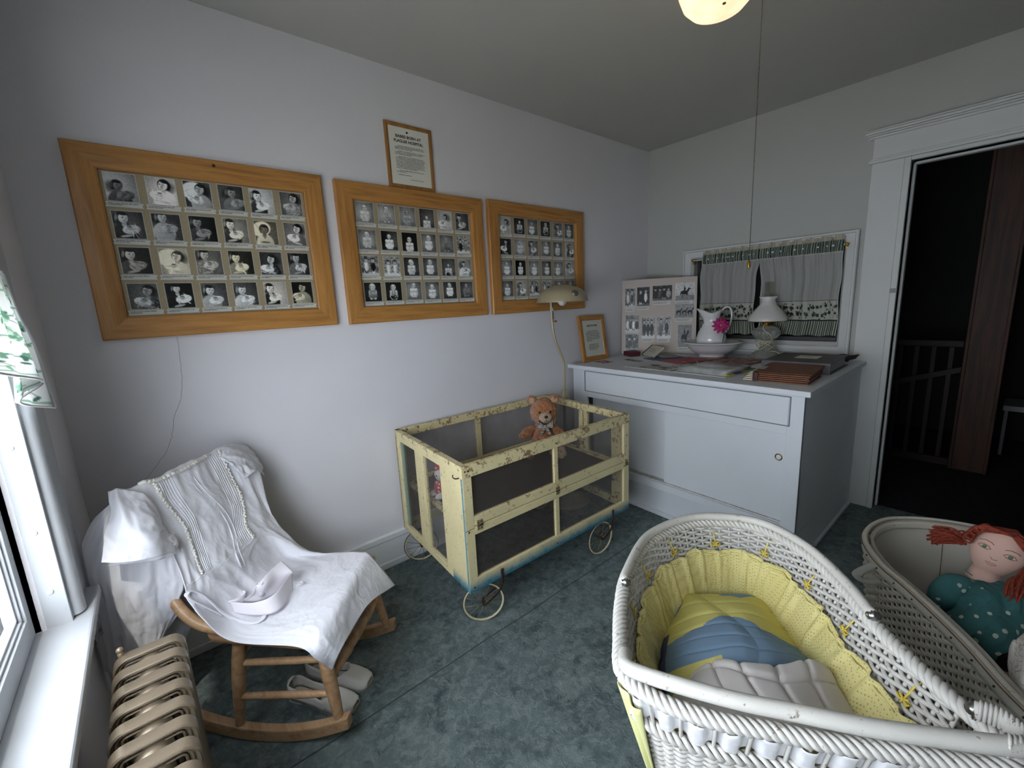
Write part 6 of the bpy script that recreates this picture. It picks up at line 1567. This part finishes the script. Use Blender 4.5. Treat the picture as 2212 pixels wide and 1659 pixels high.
def weave(b, lp, d, amp, r, NS, ph, t0=0, t1=1, o=0.0, seg=6, per=5, taper=.32, flat=1.0):
    n = int(NS*per*(t1-t0)); P = []
    for k in range(n+1 if t1-t0 < 1 else n):
        t = t0+(t1-t0)*k/n; P.append(lp.at(t, d, o+amp*cos(pi*t*NS+ph), taper))
    b.tube(P, r, seg, closed=(t1-t0 >= 1), flat=flat)
d = .108; k = 0
while d < .335: weave(b, B1, d, .0052, .0037, NS, pi*(k % 2)); d += .0078; k += 1
for k, d in enumerate((.017, .025, .033, .041, .049, .057, .065, .073, .081)): weave(b, B1, d, .0050, .0042, NS, pi*(k % 2), .03, .685)
b.build('wicker_weave', M['wicker'], bas, smooth=True)
b = MB(); P = [B1.P[i]+Vector((0, 0, -.34))-B1.N[i]*.34*.32 for i in range(0, B1.n, 12)]; b.v = [tuple(q) for q in P]+[tuple(q+Vector((0, 0, .012))) for q in P]; n = len(P)
b.f = [tuple(range(n)), tuple(range(2*n-1, n-1, -1))]+[(i, (i+1) % n, n+(i+1) % n, n+i) for i in range(n)]; b.m = [0]*len(b.f); b.build('basket_bottom', M['wicker'], bas)
# satin ribbon woven through the open band on the near side and foot
M['satin'] = simple('white_satin', (.74, .74, .76), .28, sheen=.5, bstr=.25, bscale=40, bdist=.004)
b = MB(); T0, T1 = .70, 1.02; nk = int((T1-T0)*NS)*8
def rib(u, v):
    t = T0+(T1-T0)*u; d = .026+.052*v; w_ = .0075*math.tanh(2.2*cos(pi*t*NS)); return B1.at(t, d+.003*sin(t*90), -w_-.0+.0015*sin(v*pi*3+t*200))
b.grid(rib, nk, 8); b.build('satin_ribbon', M['satin'], bas, smooth=True, solid=.0008)
# bentwood handles folded over the two ends
for nm, RR, rr in (('handle', ROD_A, .0105), ('handle', ROD_B, .0125)):
    P = smooth_path(RR, 10); b = MB(); b.tube(P, rr, 12); hd_ = b.build(nm, M['wickerrod'], bas, smooth=True)
    for e in (P[0], P[-1]):
        b = MB(); b.tube([e+Vector((-.007, .007, 0)), e+Vector((.007, -.007, 0))], .0075, 10); b.tube([e+Vector((0, 0, .010)), e+Vector((0, 0, -.028))], .0035, 6); b.ball(e, .0105, 10, 8)
        b.build('handle_pivot', M['chrome'], hd_, smooth=True)
b = MB(); P = smooth_path(ROD_B[-5:], 10)
for i in range(0, len(P)-1, 2): b.tube([P[i]+Vector((.0138*cos(a), 0, .0138*sin(a))) for a in [2*pi*k/12 for k in range(12)]], .0022, 5, closed=True)
b.build('handle_wrap', M['wicker'], bas, smooth=True)
# legs of the bassinet
for t in (.06, .33, .62, .86):
    b = MB(); p = B1.at(t, .33, -.01); b.tube([p, Vector((p.x, p.y, 0))+(p-B1.c)*Vector((1, 1, 0)).length*0], .013, 10); b.build('leg', M['wickerrod'], bas, smooth=True)
# dotted yellow lining with gathers
def dotted():
    m, nt, b = newmat('yellow_dotted_cotton'); v = coord(nt, (175, 175, 175), (.3, .5, .2)); vo = nt.nodes.new('ShaderNodeTexVoronoi'); vo.inputs['Scale'].default_value = 1; vo.inputs['Randomness'].default_value = 0.0; nt.links.new(v, vo.inputs['Vector'])
    v2 = coord(nt); n = noise_(nt, v2, 6, 3)
    base = ramp(nt, n, [(.3, (.70, .62, .25)), (.7, (.78, .70, .34))])
    nt.links.new(mixc(nt, ramp(nt, vo.outputs['Distance'], [(.20, (1, 1, 1)), (.32, (0, 0, 0))]), base, (.42, .35, .13)), b.inputs['Base Color']); b.inputs['Roughness'].default_value = .9; b.inputs['Specular IOR Level'].default_value = .1
    bump(nt, b, noise_(nt, v2, 30, 3, .5, dist=1), .35, .008)
    return m
M['dotted'] = dotted(); rs = random.Random(5); b = MB()
def liner(u, v):
    d = .060+.215*v; g = .006*sin(u*2*pi*23+2*sin(u*19))*(1-.3*v)+.004*sin(u*2*pi*61+v*3)*(1-v); top = .010*abs(sin(u*pi*13)) if v < .02 else .010*abs(sin(u*pi*13))*(1-v)
    pf = noise.noise(Vector((u*17, v*2.5, 4.2)))*.016*sin(pi*min(1, v*1.3+.05)); return B1.at(u, d+top, -.014-max(0, g)-abs(pf)-.01*v)
b.grid(liner, 420, 26, cu=True); ln = b.build('lining', M['dotted'], bas, smooth=True, solid=.002)
b = MB(); b.tube([B1.at(i/300, .071+.010*abs(sin(i/300*pi*13)), -.019-.003*sin(i*.9)) for i in range(300)], .0035, 6, closed=True); b.build('lining_casing', M['dotted'], ln, smooth=True)
yt = simple('yellow_tie', (.72, .55, .08), .7)
for k in range(13):
    t = (k+.5)/13; c = B1.at(t, .056, -.012); tn = (B1.at(t+.004, .056, -.012)-c).normalized(); b = MB()
    for s_ in (-1, 1):
        b.tube([c, c+tn*s_*.008+Vector((0, 0, .006)), c+tn*s_*.014+Vector((0, 0, .002)), c+tn*s_*.008-Vector((0, 0, .005)), c], .0022, 5); b.tube([c, c+tn*s_*.006-Vector((0, 0, .012))], .0018, 5)
    b.tube([c, B1.at(t, .03, -.004), B1.at(t, .022, .004)], .0018, 5); b.build('lining_tie', yt, ln, smooth=True)
b = MB(); b.grid(lambda u, v: B1.c*0+(lambda e: Vector((e.x, e.y, .452)))(B1.at(u, .25, -.03).lerp(Vector((B1.c.x, B1.c.y, .452)), v)), 80, 8, cu=True); b.build('mattress', M['dotted'], bas, smooth=True)
b = MB(); b.grid(lambda u, v: B1.at(-.02+.055*u, .045+.29*v, .012+.006*sin(u*14+v*2)+.016*v*u), 30, 20); b.build('lining_skirt', simple('pale_yellow_cloth', (.62, .62, .30), .9), bas, smooth=True, solid=.002)
# quilts
QUILT = [[(0.981,0.529,0.500),(1.040,0.534,0.530),(1.043,0.514,0.560),(1.074,0.454,0.570),(1.145,0.408,0.560),(1.197,0.381,0.530),(1.219,0.361,0.500)],
[(0.909,0.508,0.520),(0.916,0.475,0.570),(0.943,0.442,0.600),(0.982,0.403,0.610),(1.036,0.359,0.600),(1.076,0.321,0.570),(1.134,0.303,0.520)],
[(0.845,0.486,0.520),(0.831,0.436,0.585),(0.859,0.396,0.620),(0.908,0.356,0.630),(0.950,0.312,0.620),(1.006,0.276,0.580),(1.081,0.252,0.520)],
[(0.794,0.460,0.520),(0.777,0.409,0.585),(0.801,0.362,0.625),(0.854,0.319,0.635),(0.901,0.276,0.625),(0.967,0.241,0.585),(1.054,0.217,0.520)],
[(0.740,0.430,0.500),(0.725,0.370,0.560),(0.750,0.321,0.600),(0.800,0.281,0.61),(0.860,0.240,0.600),(0.938,0.205,0.560),(1.028,0.179,0.500)]]
WHITEQ = [[(0.738,0.390,0.500),(0.770,0.369,0.560),(0.800,0.336,0.610),(0.813,0.286,0.630),(0.868,0.239,0.625),(0.936,0.211,0.600),(0.995,0.181,0.520)],
[(0.728,0.380,0.560),(0.760,0.359,0.605),(0.791,0.326,0.634),(0.804,0.276,0.652),(0.859,0.229,0.645),(0.928,0.200,0.628),(0.988,0.170,0.575)],
[(0.686,0.371,0.570),(0.714,0.333,0.620),(0.741,0.294,0.645),(0.764,0.249,0.655),(0.805,0.208,0.650),(0.875,0.177,0.625),(0.950,0.145,0.580)],
[(0.657,0.359,0.560),(0.687,0.307,0.612),(0.711,0.260,0.640),(0.736,0.215,0.650),(0.774,0.176,0.645),(0.833,0.145,0.618),(0.914,0.117,0.570)],
[(0.640,0.318,0.540),(0.673,0.257,0.585),(0.705,0.212,0.605),(0.743,0.169,0.615),(0.790,0.129,0.610),(0.849,0.102,0.585),(0.905,0.084,0.550)],
[(0.660,0.290,0.47),(0.693,0.240,0.49),(0.720,0.205,0.50),(0.750,0.165,0.51),(0.795,0.125,0.51),(0.845,0.095,0.50),(0.890,0.075,0.48)]]
im = RGB(190, 150, (.66, .60, .20), 1.0, 1.0); X, Y = im.x, im.y
bl = (.20, .30, .42)
top_edge = .46-.10*np.exp(-((X-.52)/.16)**2)+.05*np.abs(X-.5)
im.mix((Y > top_edge).astype(float), bl); im.mix(((Y > .80) & (X < .42) & (X > .12) & (Y > .80+.0*X)).astype(float), (.66, .60, .20))
im.mix((((X-.12)**2+(Y-.02)**2) < .012).astype(float), bl); im.mix(((np.abs(X-.62)*.8+Y) < .10).astype(float), bl)
im.mix(((X < .09) & (Y > .35)).astype(float), (.10, .11, .20))
q1 = thing('blue_yellow_quilt', 'pale blue and yellow patchwork quilt bundled inside the yellow lined bassinet', 'quilt', (.93, .35, .46))
fq = patch(QUILT)
def quil(f, cu, cv, depth, seed):
    def g(u, v):
        p = f(u, v); s_ = max(0, 1-abs(((u*cu+.18*sin(v*5+seed)) % 1)-.5)*2*0)
        a = abs(sin(pi*(u*cu+.25*sin(v*4+seed)))); c = abs(sin(pi*(v*cv+.2*sin(u*5+seed))));
        h = depth*(min(1, a*2.2)*min(1, c*2.2)-.5)+.006*noise.noise(Vector((u*4, v*4, seed))); return p+Vector((0, 0, h))
    return g
colour_sheet('quilt_top', im.a, quil(fq, 2, 7, .005, 2), vcol('quilt_cotton', .9, .1, bs=.2), q1, solid=.012)
q2 = thing('white_quilt', 'off white quilted blanket at the foot of the yellow lined bassinet', 'quilt', (.80, .23, .46))
b = MB(); b.grid(quil(patch(WHITEQ), 6, 3.4, .010, 1), 130, 90); b.build('quilt_top', cloth('offwhite_quilt', (.64, .60, .58), bs=.25), q2, smooth=True, solid=.010)

# ------------------------------------------------------------------ second basket, with the rag doll
RIM2 = [(1.558, .214, .6), (1.612, .236, .6), (1.67, .247, .6), (1.744, .242, .6), (1.824, .213, .6), (1.889, .146, .6), (1.926, .073, .6), (1.941, -.009, .6), (1.930, -.09, .6), (1.86, -.17, .6), (1.72, -.27, .6), (1.55, -.39, .6), (1.38, -.51, .6), (1.24, -.56, .6), (1.12, -.52, .6), (1.03, -.40, .6), (1.00, -.28, .6), (1.04, -.18, .6), (1.149, -.081, .6), (1.265, -.008, .6), (1.347, .051, .6), (1.432, .12, .6), (1.492, .175, .6)]
B2 = Loop(RIM2)
bs2 = thing('wicker_cradle_basket', 'cream woven cradle basket with side handles, at the right edge, holding a rag doll', 'basket', (1.45, -.15, 0))
cream = chipped('cream_basket_paint', base='#cfc9bb', under='#7f6f5c', amt=-.1)
inner = simple('pinkish_cream_board', (.50, .47, .42), .5, nscale=4, namt=.07)
def wall2(name, d0, d1, o0, o1, mat, nn=240, nv=4, parent=bs2, **k):
    b = MB(); b.grid(lambda u, v: B2.at(u, lerp(d0, d1, v), lerp(o0, o1, v), .10), nn, nv, cu=True); return b.build(name, mat, parent, smooth=True, **k)
wall2('inner_board', .0, .34, -.010, -.010, inner, solid=.003)
wall2('rim_band', .002, .030, .010, .012, cream, solid=.005); wall2('inner_rim_band', .002, .026, -.014, -.014, cream, solid=.005)
b = MB(); b.tube([B2.at(i/300, -.002, .004, .1) for i in range(300)], .0065, 8, closed=True, flat=.7); b.build('rim_cap', cream, bs2, smooth=True)
b = MB(); b.tube([B2.at(i/300, .004, .013, .1) for i in range(300)], .0022, 6, closed=True); b.build('rim_wire', simple('brown_rim_line', (.16, .10, .07), .7), bs2, smooth=True)
NS2 = 150; b = MB(); k = 0; d = .034
while d < .345: weave(b, B2, d, .0042, .0038, NS2, pi*(k % 2), o=.005, per=4, taper=.10, flat=1.0, seg=6); d += .0118; k += 1
b.build('wicker_weave', cream, bs2, smooth=True)
b = MB()
for k in range(NS2): t = (k+.5)/NS2; b.tube([B2.at(t, .03, .003, .1), B2.at(t, .345, .003, .1)], .0024, 5)
b.build('wicker_stakes', cream, bs2, smooth=True)
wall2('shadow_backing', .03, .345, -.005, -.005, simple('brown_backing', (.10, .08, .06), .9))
b = MB(); P = [B2.at(i/60, .335, -.012, .1) for i in range(60)]; b.v = [tuple(q) for q in P]; b.f = [tuple(range(60))]; b.m = [0]; b.build('basket_bottom', inner, bs2, solid=.006)
for t in (.03, .30, .55, .80):
    b = MB(); p = B2.at(t, .33, -.012, .1); b.tube([p, Vector((p.x, p.y, 0))], .014, 10); b.build('leg', cream, bs2, smooth=True)
tS = min(range(B2.n), key=lambda i: (B2.P[i]-Vector((1.915, .095, .6))).length)/B2.n
b = MB(); b.tube([B2.at(tS, d_, -.0135, .1) for d_ in (.026, .1, .2, .32)], .0012, 5); b.build('board_seam', simple('seam_brown', (.20, .15, .11), .8), bs2)
# side handle
t0 = min(range(B2.n), key=lambda i: (B2.P[i]-Vector((1.553, .205, .6))).length)/B2.n
hp = B2.at(t0, .038, .016, .1); nn = B2.N[int(t0*B2.n)]; tn = Vector((nn.y, -nn.x, 0));
if tn.dot(Vector((-1, -1, 0))) < 0: tn = -tn
b = MB(); b.tube(smooth_path([(1.553, .180, .578), (1.515, .202, .576), (1.475, .222, .571), (1.455, .228, .564), (1.449, .218, .557), (1.462, .200, .552), (1.49, .185, .550)], 6), .0125, 10, flat=.45, up=(0, 0, 1)); hh_ = b.build('handle', simple('pale_grey_handle', (.52, .54, .50), .35), bs2, smooth=True)
b = MB(); b.ball((1.545, .188, .590), (.005, .005, .005), 10, 8); b.build('rivet', M['iron'], hh_, smooth=True)
b = MB()
for k in range(40): b.ball(B2.at(k/40, .016, .0155, .1), .0024, 6, 5)
b.build('rim_rivets', M['iron'], bs2, smooth=True)

# rag doll
doll = thing('rag_doll', 'rag doll with red yarn pigtails and teal bird print dress in the cream basket', 'doll', (1.62, -.03, .30))
DC = Vector((1.700, -.026, .640)); dv = (Vector((0, 0, 1.15))-DC).normalized(); du_ = Vector((0, 0, 1)); dr_ = dv.cross(du_).normalized()*-1; du_ = dr_.cross(dv)*-1
if du_.z < 0: du_ = -du_
tl = radians(-14); DR, DU = dr_*cos(tl)+du_*sin(tl), du_*cos(tl)-dr_*sin(tl)
# make DR point to the right in the picture
if DR.dot(Vector((.765, -.644, 0))) < 0: DR = -DR
def dpt(x, y, z=0): return DC+DR*x+DU*y+dv*z
def headf(x, y):          # front surface of the head
    rx, ry = .062, .072; k = max(0, 1-(x/rx)**2-(y/ry)**2); return .040*k**.5
b = MB(); n, m = 40, 28; vs = []; fs = []
for i in range(m+1):
    th = pi*i/m
    for k in range(n):
        a = 2*pi*k/n; x, y, z = sin(th)*cos(a), cos(th), sin(th)*sin(a); w_ = .055*(1-.16*max(0, -y)+.03*y); vs.append(dpt(x*w_, y*.070, z*.042))
for i in range(m):
    for k in range(n): fs.append((i*n+k, (i+1)*n+k, (i+1)*n+(k+1) % n, i*n+(k+1) % n))
b.add(vs, fs); b.tube([dpt(0, -.055, .0), dpt(.004, -.105, -.004)], [.028, .034], 16)
skin = cloth('doll_skin_cloth', (.62, .40, .33)); dh = b.build('doll_head', skin, doll, smooth=True)
def fmark(name, pts, r, mat, closed=False):
    b = MB(); b.tube([dpt(x, y, .0435*sqrt(max(.02, 1-(x/.062)**2-(y/.073)**2))) for x, y in pts], r, 5, closed=closed); return b.build(name, mat, dh, smooth=True)
br = simple('stitched_brown', (.13, .07, .05), .8); grn = simple('green_iris', (.09, .19, .12), .6)
for s_, cx in ((-1, -.026), (1, .024)):
    fmark('eye_outline', [(cx-.013, .004), (cx-.007, .0095), (cx, .011), (cx+.007, .0095), (cx+.013, .004), (cx+.006, .000), (cx-.006, .000)], .0007, br, True)
    b = MB(); b.ball(dpt(cx, .0045, .041*sqrt(max(.02, 1-(cx/.062)**2))), (.0045, .0045, .0045), 12, 8); b.build('iris', grn, dh, smooth=True)
    fmark('eyebrow', [(cx-.014, .018), (cx-.004, .0225), (cx+.008, .0215), (cx+.014, .018)], .0007, br)
fmark('nose_stitch', [(-.007, -.015), (-.003, -.019), (.003, -.019), (.007, -.016)], .0006, br)
fmark('mouth', [(-.011, -.031), (-.004, -.029), (0, -.0305), (.004, -.029), (.011, -.031), (.004, -.036), (-.004, -.036)], .0008, simple('pink_stitch', (.45, .16, .13), .8), True)
# yarn hair: parted strands swept to two pigtails
def yarn():
    m, nt, b = newmat('red_yarn'); v = coord(nt); n = noise_(nt, v, 120, 3)
    nt.links.new(ramp(nt, n, [(.3, (.13, .018, .008)), (.7, (.30, .045, .020))]), b.inputs['Base Color']); b.inputs['Roughness'].default_value = .9; return m
M['yarn'] = yarn(); rs = random.Random(12)
b = MB()
for k in range(150):      # cap strands from the parting down to each bunch
    s_ = -1 if k % 2 else 1; a = rs.random(); z0 = lerp(.030, -.040, a)
    part_ = (.010, .068*sqrt(max(0, 1-(z0/.046)**2))+.006, z0)
    end = (s_*.066, -.012+rs.uniform(-.012, .012), .012-.03*a); mid = (s_*rs.uniform(.036, .052), (.048 if s_ < 0 else rs.uniform(.034, .048))*(1-.25*a)+rs.uniform(-.004, .008), z0*1.0+.012*(1-a))
    b.tube(smooth_path([dpt(*part_), dpt(*mid), dpt(s_*.066, .018, lerp(.022, -.02, a)), dpt(*end)], 5), .0035, 5)
b.build('yarn_hair', M['yarn'], dh, smooth=True)
for s_, dx, dy in ((-1, -.050, -.018), (1, -.002, -.105)):
    b = MB(); c0 = dpt(s_*.064, -.010, .006)
    for k in range(110):
        e = dpt(s_*.064+dx*rs.uniform(.8, 1.35)+rs.uniform(-.012, .012), -.010+dy*rs.uniform(.7, 1.25)+rs.uniform(-.026, .020), .006+rs.uniform(-.02, .03)+(.045 if s_ > 0 else 0))
        m_ = c0.lerp(e, .5)+Vector((rs.uniform(-.014, .014), rs.uniform(-.014, .014), rs.uniform(.0, .018))); b.tube(smooth_path([c0+Vector((rs.uniform(-.006, .006),)*3), m_, e], 5), .0026, 5)
    b.build('pigtail', M['yarn'], dh, smooth=True)
b = MB()
for k in range(26):      # loose curls round the forehead
    a = lerp(2.3, 3.3, rs.random()); c = dpt(.058*cos(a), .062*sin(a)+.010, .014); b.tube([c+DR*(.008*cos(q))+DU*(.008*sin(q))+dv*(.001*q) for q in [2*pi*j/8+k for j in range(9)]], .0022, 5)
b.build('hair_curls', M['yarn'], dh, smooth=True)
def birds():
    m, nt, b = newmat('teal_bird_print'); v = coord(nt, (38, 38, 38), (.4, .3, .5)); vo = nt.nodes.new('ShaderNodeTexVoronoi'); vo.inputs['Scale'].default_value = 1; vo.inputs['Randomness'].default_value = .55; nt.links.new(v, vo.inputs['Vector'])
    n = noise_(nt, coord(nt), 90, 2, .6); k = ramp(nt, math_(nt, 'ADD', vo.outputs['Distance'], math_(nt, 'MULTIPLY', n, .28)), [(.33, (1, 1, 1)), (.37, (0, 0, 0))])
    nt.links.new(mixc(nt, k, (.040, .150, .155), (.55, .58, .52)), b.inputs['Base Color']); b.inputs['Roughness'].default_value = .9; bump(nt, b, noise_(nt, coord(nt), 14, 4, .55, dist=1.5), .7, .02); return m
M['birds'] = birds()
DOLLDRESS = [
[ (1.632,0.022,0.550),(1.656,0.002,0.562),(1.663,-0.032,0.567),(1.673,-0.069,0.567),(1.680,-0.094,0.560) ],
[ (1.582,0.023,0.535),(1.579,0.002,0.555),(1.584,-0.034,0.565),(1.609,-0.074,0.560),(1.647,-0.106,0.550) ],
[ (1.569,0.035,0.500),(1.525,0.000,0.530),(1.535,-0.039,0.540),(1.576,-0.081,0.535),(1.638,-0.124,0.525) ],
[ (1.563,0.068,0.455),(1.491,0.008,0.500),(1.487,-0.039,0.520),(1.538,-0.087,0.515),(1.637,-0.143,0.490) ],
[ (1.572,0.059,0.430),(1.499,0.006,0.455),(1.480,-0.034,0.470),(1.498,-0.088,0.475),(1.588,-0.152,0.460) ],
[ (1.624,0.046,0.380),(1.563,-0.003,0.390),(1.551,-0.045,0.400),(1.547,-0.099,0.410),(1.635,-0.168,0.400) ],
]
CLOTH2 = [[(1.345,-0.063,0.580),(1.370,-0.072,0.600),(1.428,-0.099,0.600)],
[(1.305,-0.064,0.560),(1.261,-0.080,0.600),(1.310,-0.110,0.600)],
[(1.250,-0.072,0.560),(1.202,-0.085,0.580),(1.236,-0.117,0.580)]]
fd = patch(DOLLDRESS)
def ddress(u, v):
    p = fd(u, v); k = max(0, v-.35); return p+Vector((0, 0, .030*k*(1-2*abs(sin(u*10+v*3+noise.noise(Vector((u*3, v*3, 0)))*2)))+.022*noise.noise(Vector((u*6, v*5, 2)))*(.3+v)))
b = MB(); b.grid(ddress, 80, 70); b.build('doll_dress', M['birds'], doll, smooth=True, solid=.006)
# puffed sleeves and bodice bulk
def limb(name, P, R, mat, parent=doll, n=14, amp=.004):
    Q = smooth_path(P, 6); b = MB(); RR = [catmull1([Vector((r, 0, 0)) for r in R], i/(len(Q)-1)).x for i in range(len(Q))]; b.tube(Q, RR, n)
    b.v = [tuple(Vector(q)+Vector((0, 0, amp*noise.noise(Vector(q)*40)))) for q in b.v]; return b.build(name, mat, parent, smooth=True)
limb('sleeve', [(1.640, .010, .545), (1.612, .040, .545), (1.592, .058, .515), (1.580, .066, .478)], [.022, .032, .034, .020], M['birds'])
limb('sleeve', [(1.655, -.055, .555), (1.630, -.100, .545), (1.600, -.120, .51), (1.580, -.125, .48)], [.022, .030, .032, .020], M['birds'])
limb('doll_body', [(1.665, -.025, .545), (1.660, -.028, .50), (1.655, -.03, .43), (1.645, -.03, .36)], [.034, .050, .062, .060], M['birds'])
limb('doll_hand', [(1.580, .066, .478), (1.572, .068, .458)], [.014, .013], skin)
limb('doll_leg', [(1.62, -.055, .40), (1.56, -.06, .40), (1.52, -.062, .41)], [.024, .022, .020], skin)
limb('doll_shoe', [(1.545, -.060, .425), (1.515, -.064, .44), (1.500, -.068, .47), (1.497, -.070, .49)], [.022, .027, .026, .015], simple('black_felt', (.010, .009, .010), .9))
b = MB(); b.tube([dpt(.034*cos(a), -.078+.010*sin(a), .030*abs(sin(a*.5))-.004) for a in [pi+pi*k/12 for k in range(13)]], .0012, 6); b.build('collar_trim', simple('teal_piping', (.06, .2, .2), .8), doll, smooth=True)
# bedding under the doll and printed white cloth
b = MB(); b.grid(lambda u, v: (lambda e: Vector((e.x, e.y, .335+.01*sin(u*30)*sin(v*9))))(B2.at(u, .25, -.03, .1).lerp(Vector((B2.c.x, B2.c.y, .3)), v)), 90, 10, cu=True)
tag(b.build('folded_blanket', cloth('cream_blanket', (.55, .52, .46)), smooth=True), 'cream blanket lining the bottom of the cradle basket under the rag doll', 'blanket')
def thorn():
    m, nt, b = newmat('white_branch_print'); v = coord(nt, (14, 14, 14)); n = noise_(nt, v, 1.3, 3, .6, dist=2.0)
    k = ramp(nt, n, [(.485, (0, 0, 0)), (.497, (1, 1, 1)), (.503, (1, 1, 1)), (.515, (0, 0, 0))])
    nt.links.new(mixc(nt, k, (.66, .64, .60), (.22, .10, .06)), b.inputs['Base Color']); b.inputs['Roughness'].default_value = .8; return m
fc2 = patch(CLOTH2); cx = thing('printed_cloth', 'white cloth printed with thin brown branches, at the lower right edge in the cradle basket', 'cloth', (1.28, -.09, .34))
b = MB(); b.grid(lambda u, v: fc2(u, v)+Vector((0, 0, .006*sin(u*9+v*5))), 40, 30); cm_ = thorn(); b.build('cloth_top', cm_, cx, smooth=True, solid=.004)
b = MB(); b.grid(lambda u, v: (lambda p: Vector((p.x+.02*v, p.y-.06*v, lerp(p.z, .34, v))))(fc2(0, u)), 30, 10); b.build('cloth_side', cm_, cx, smooth=True, solid=.004)
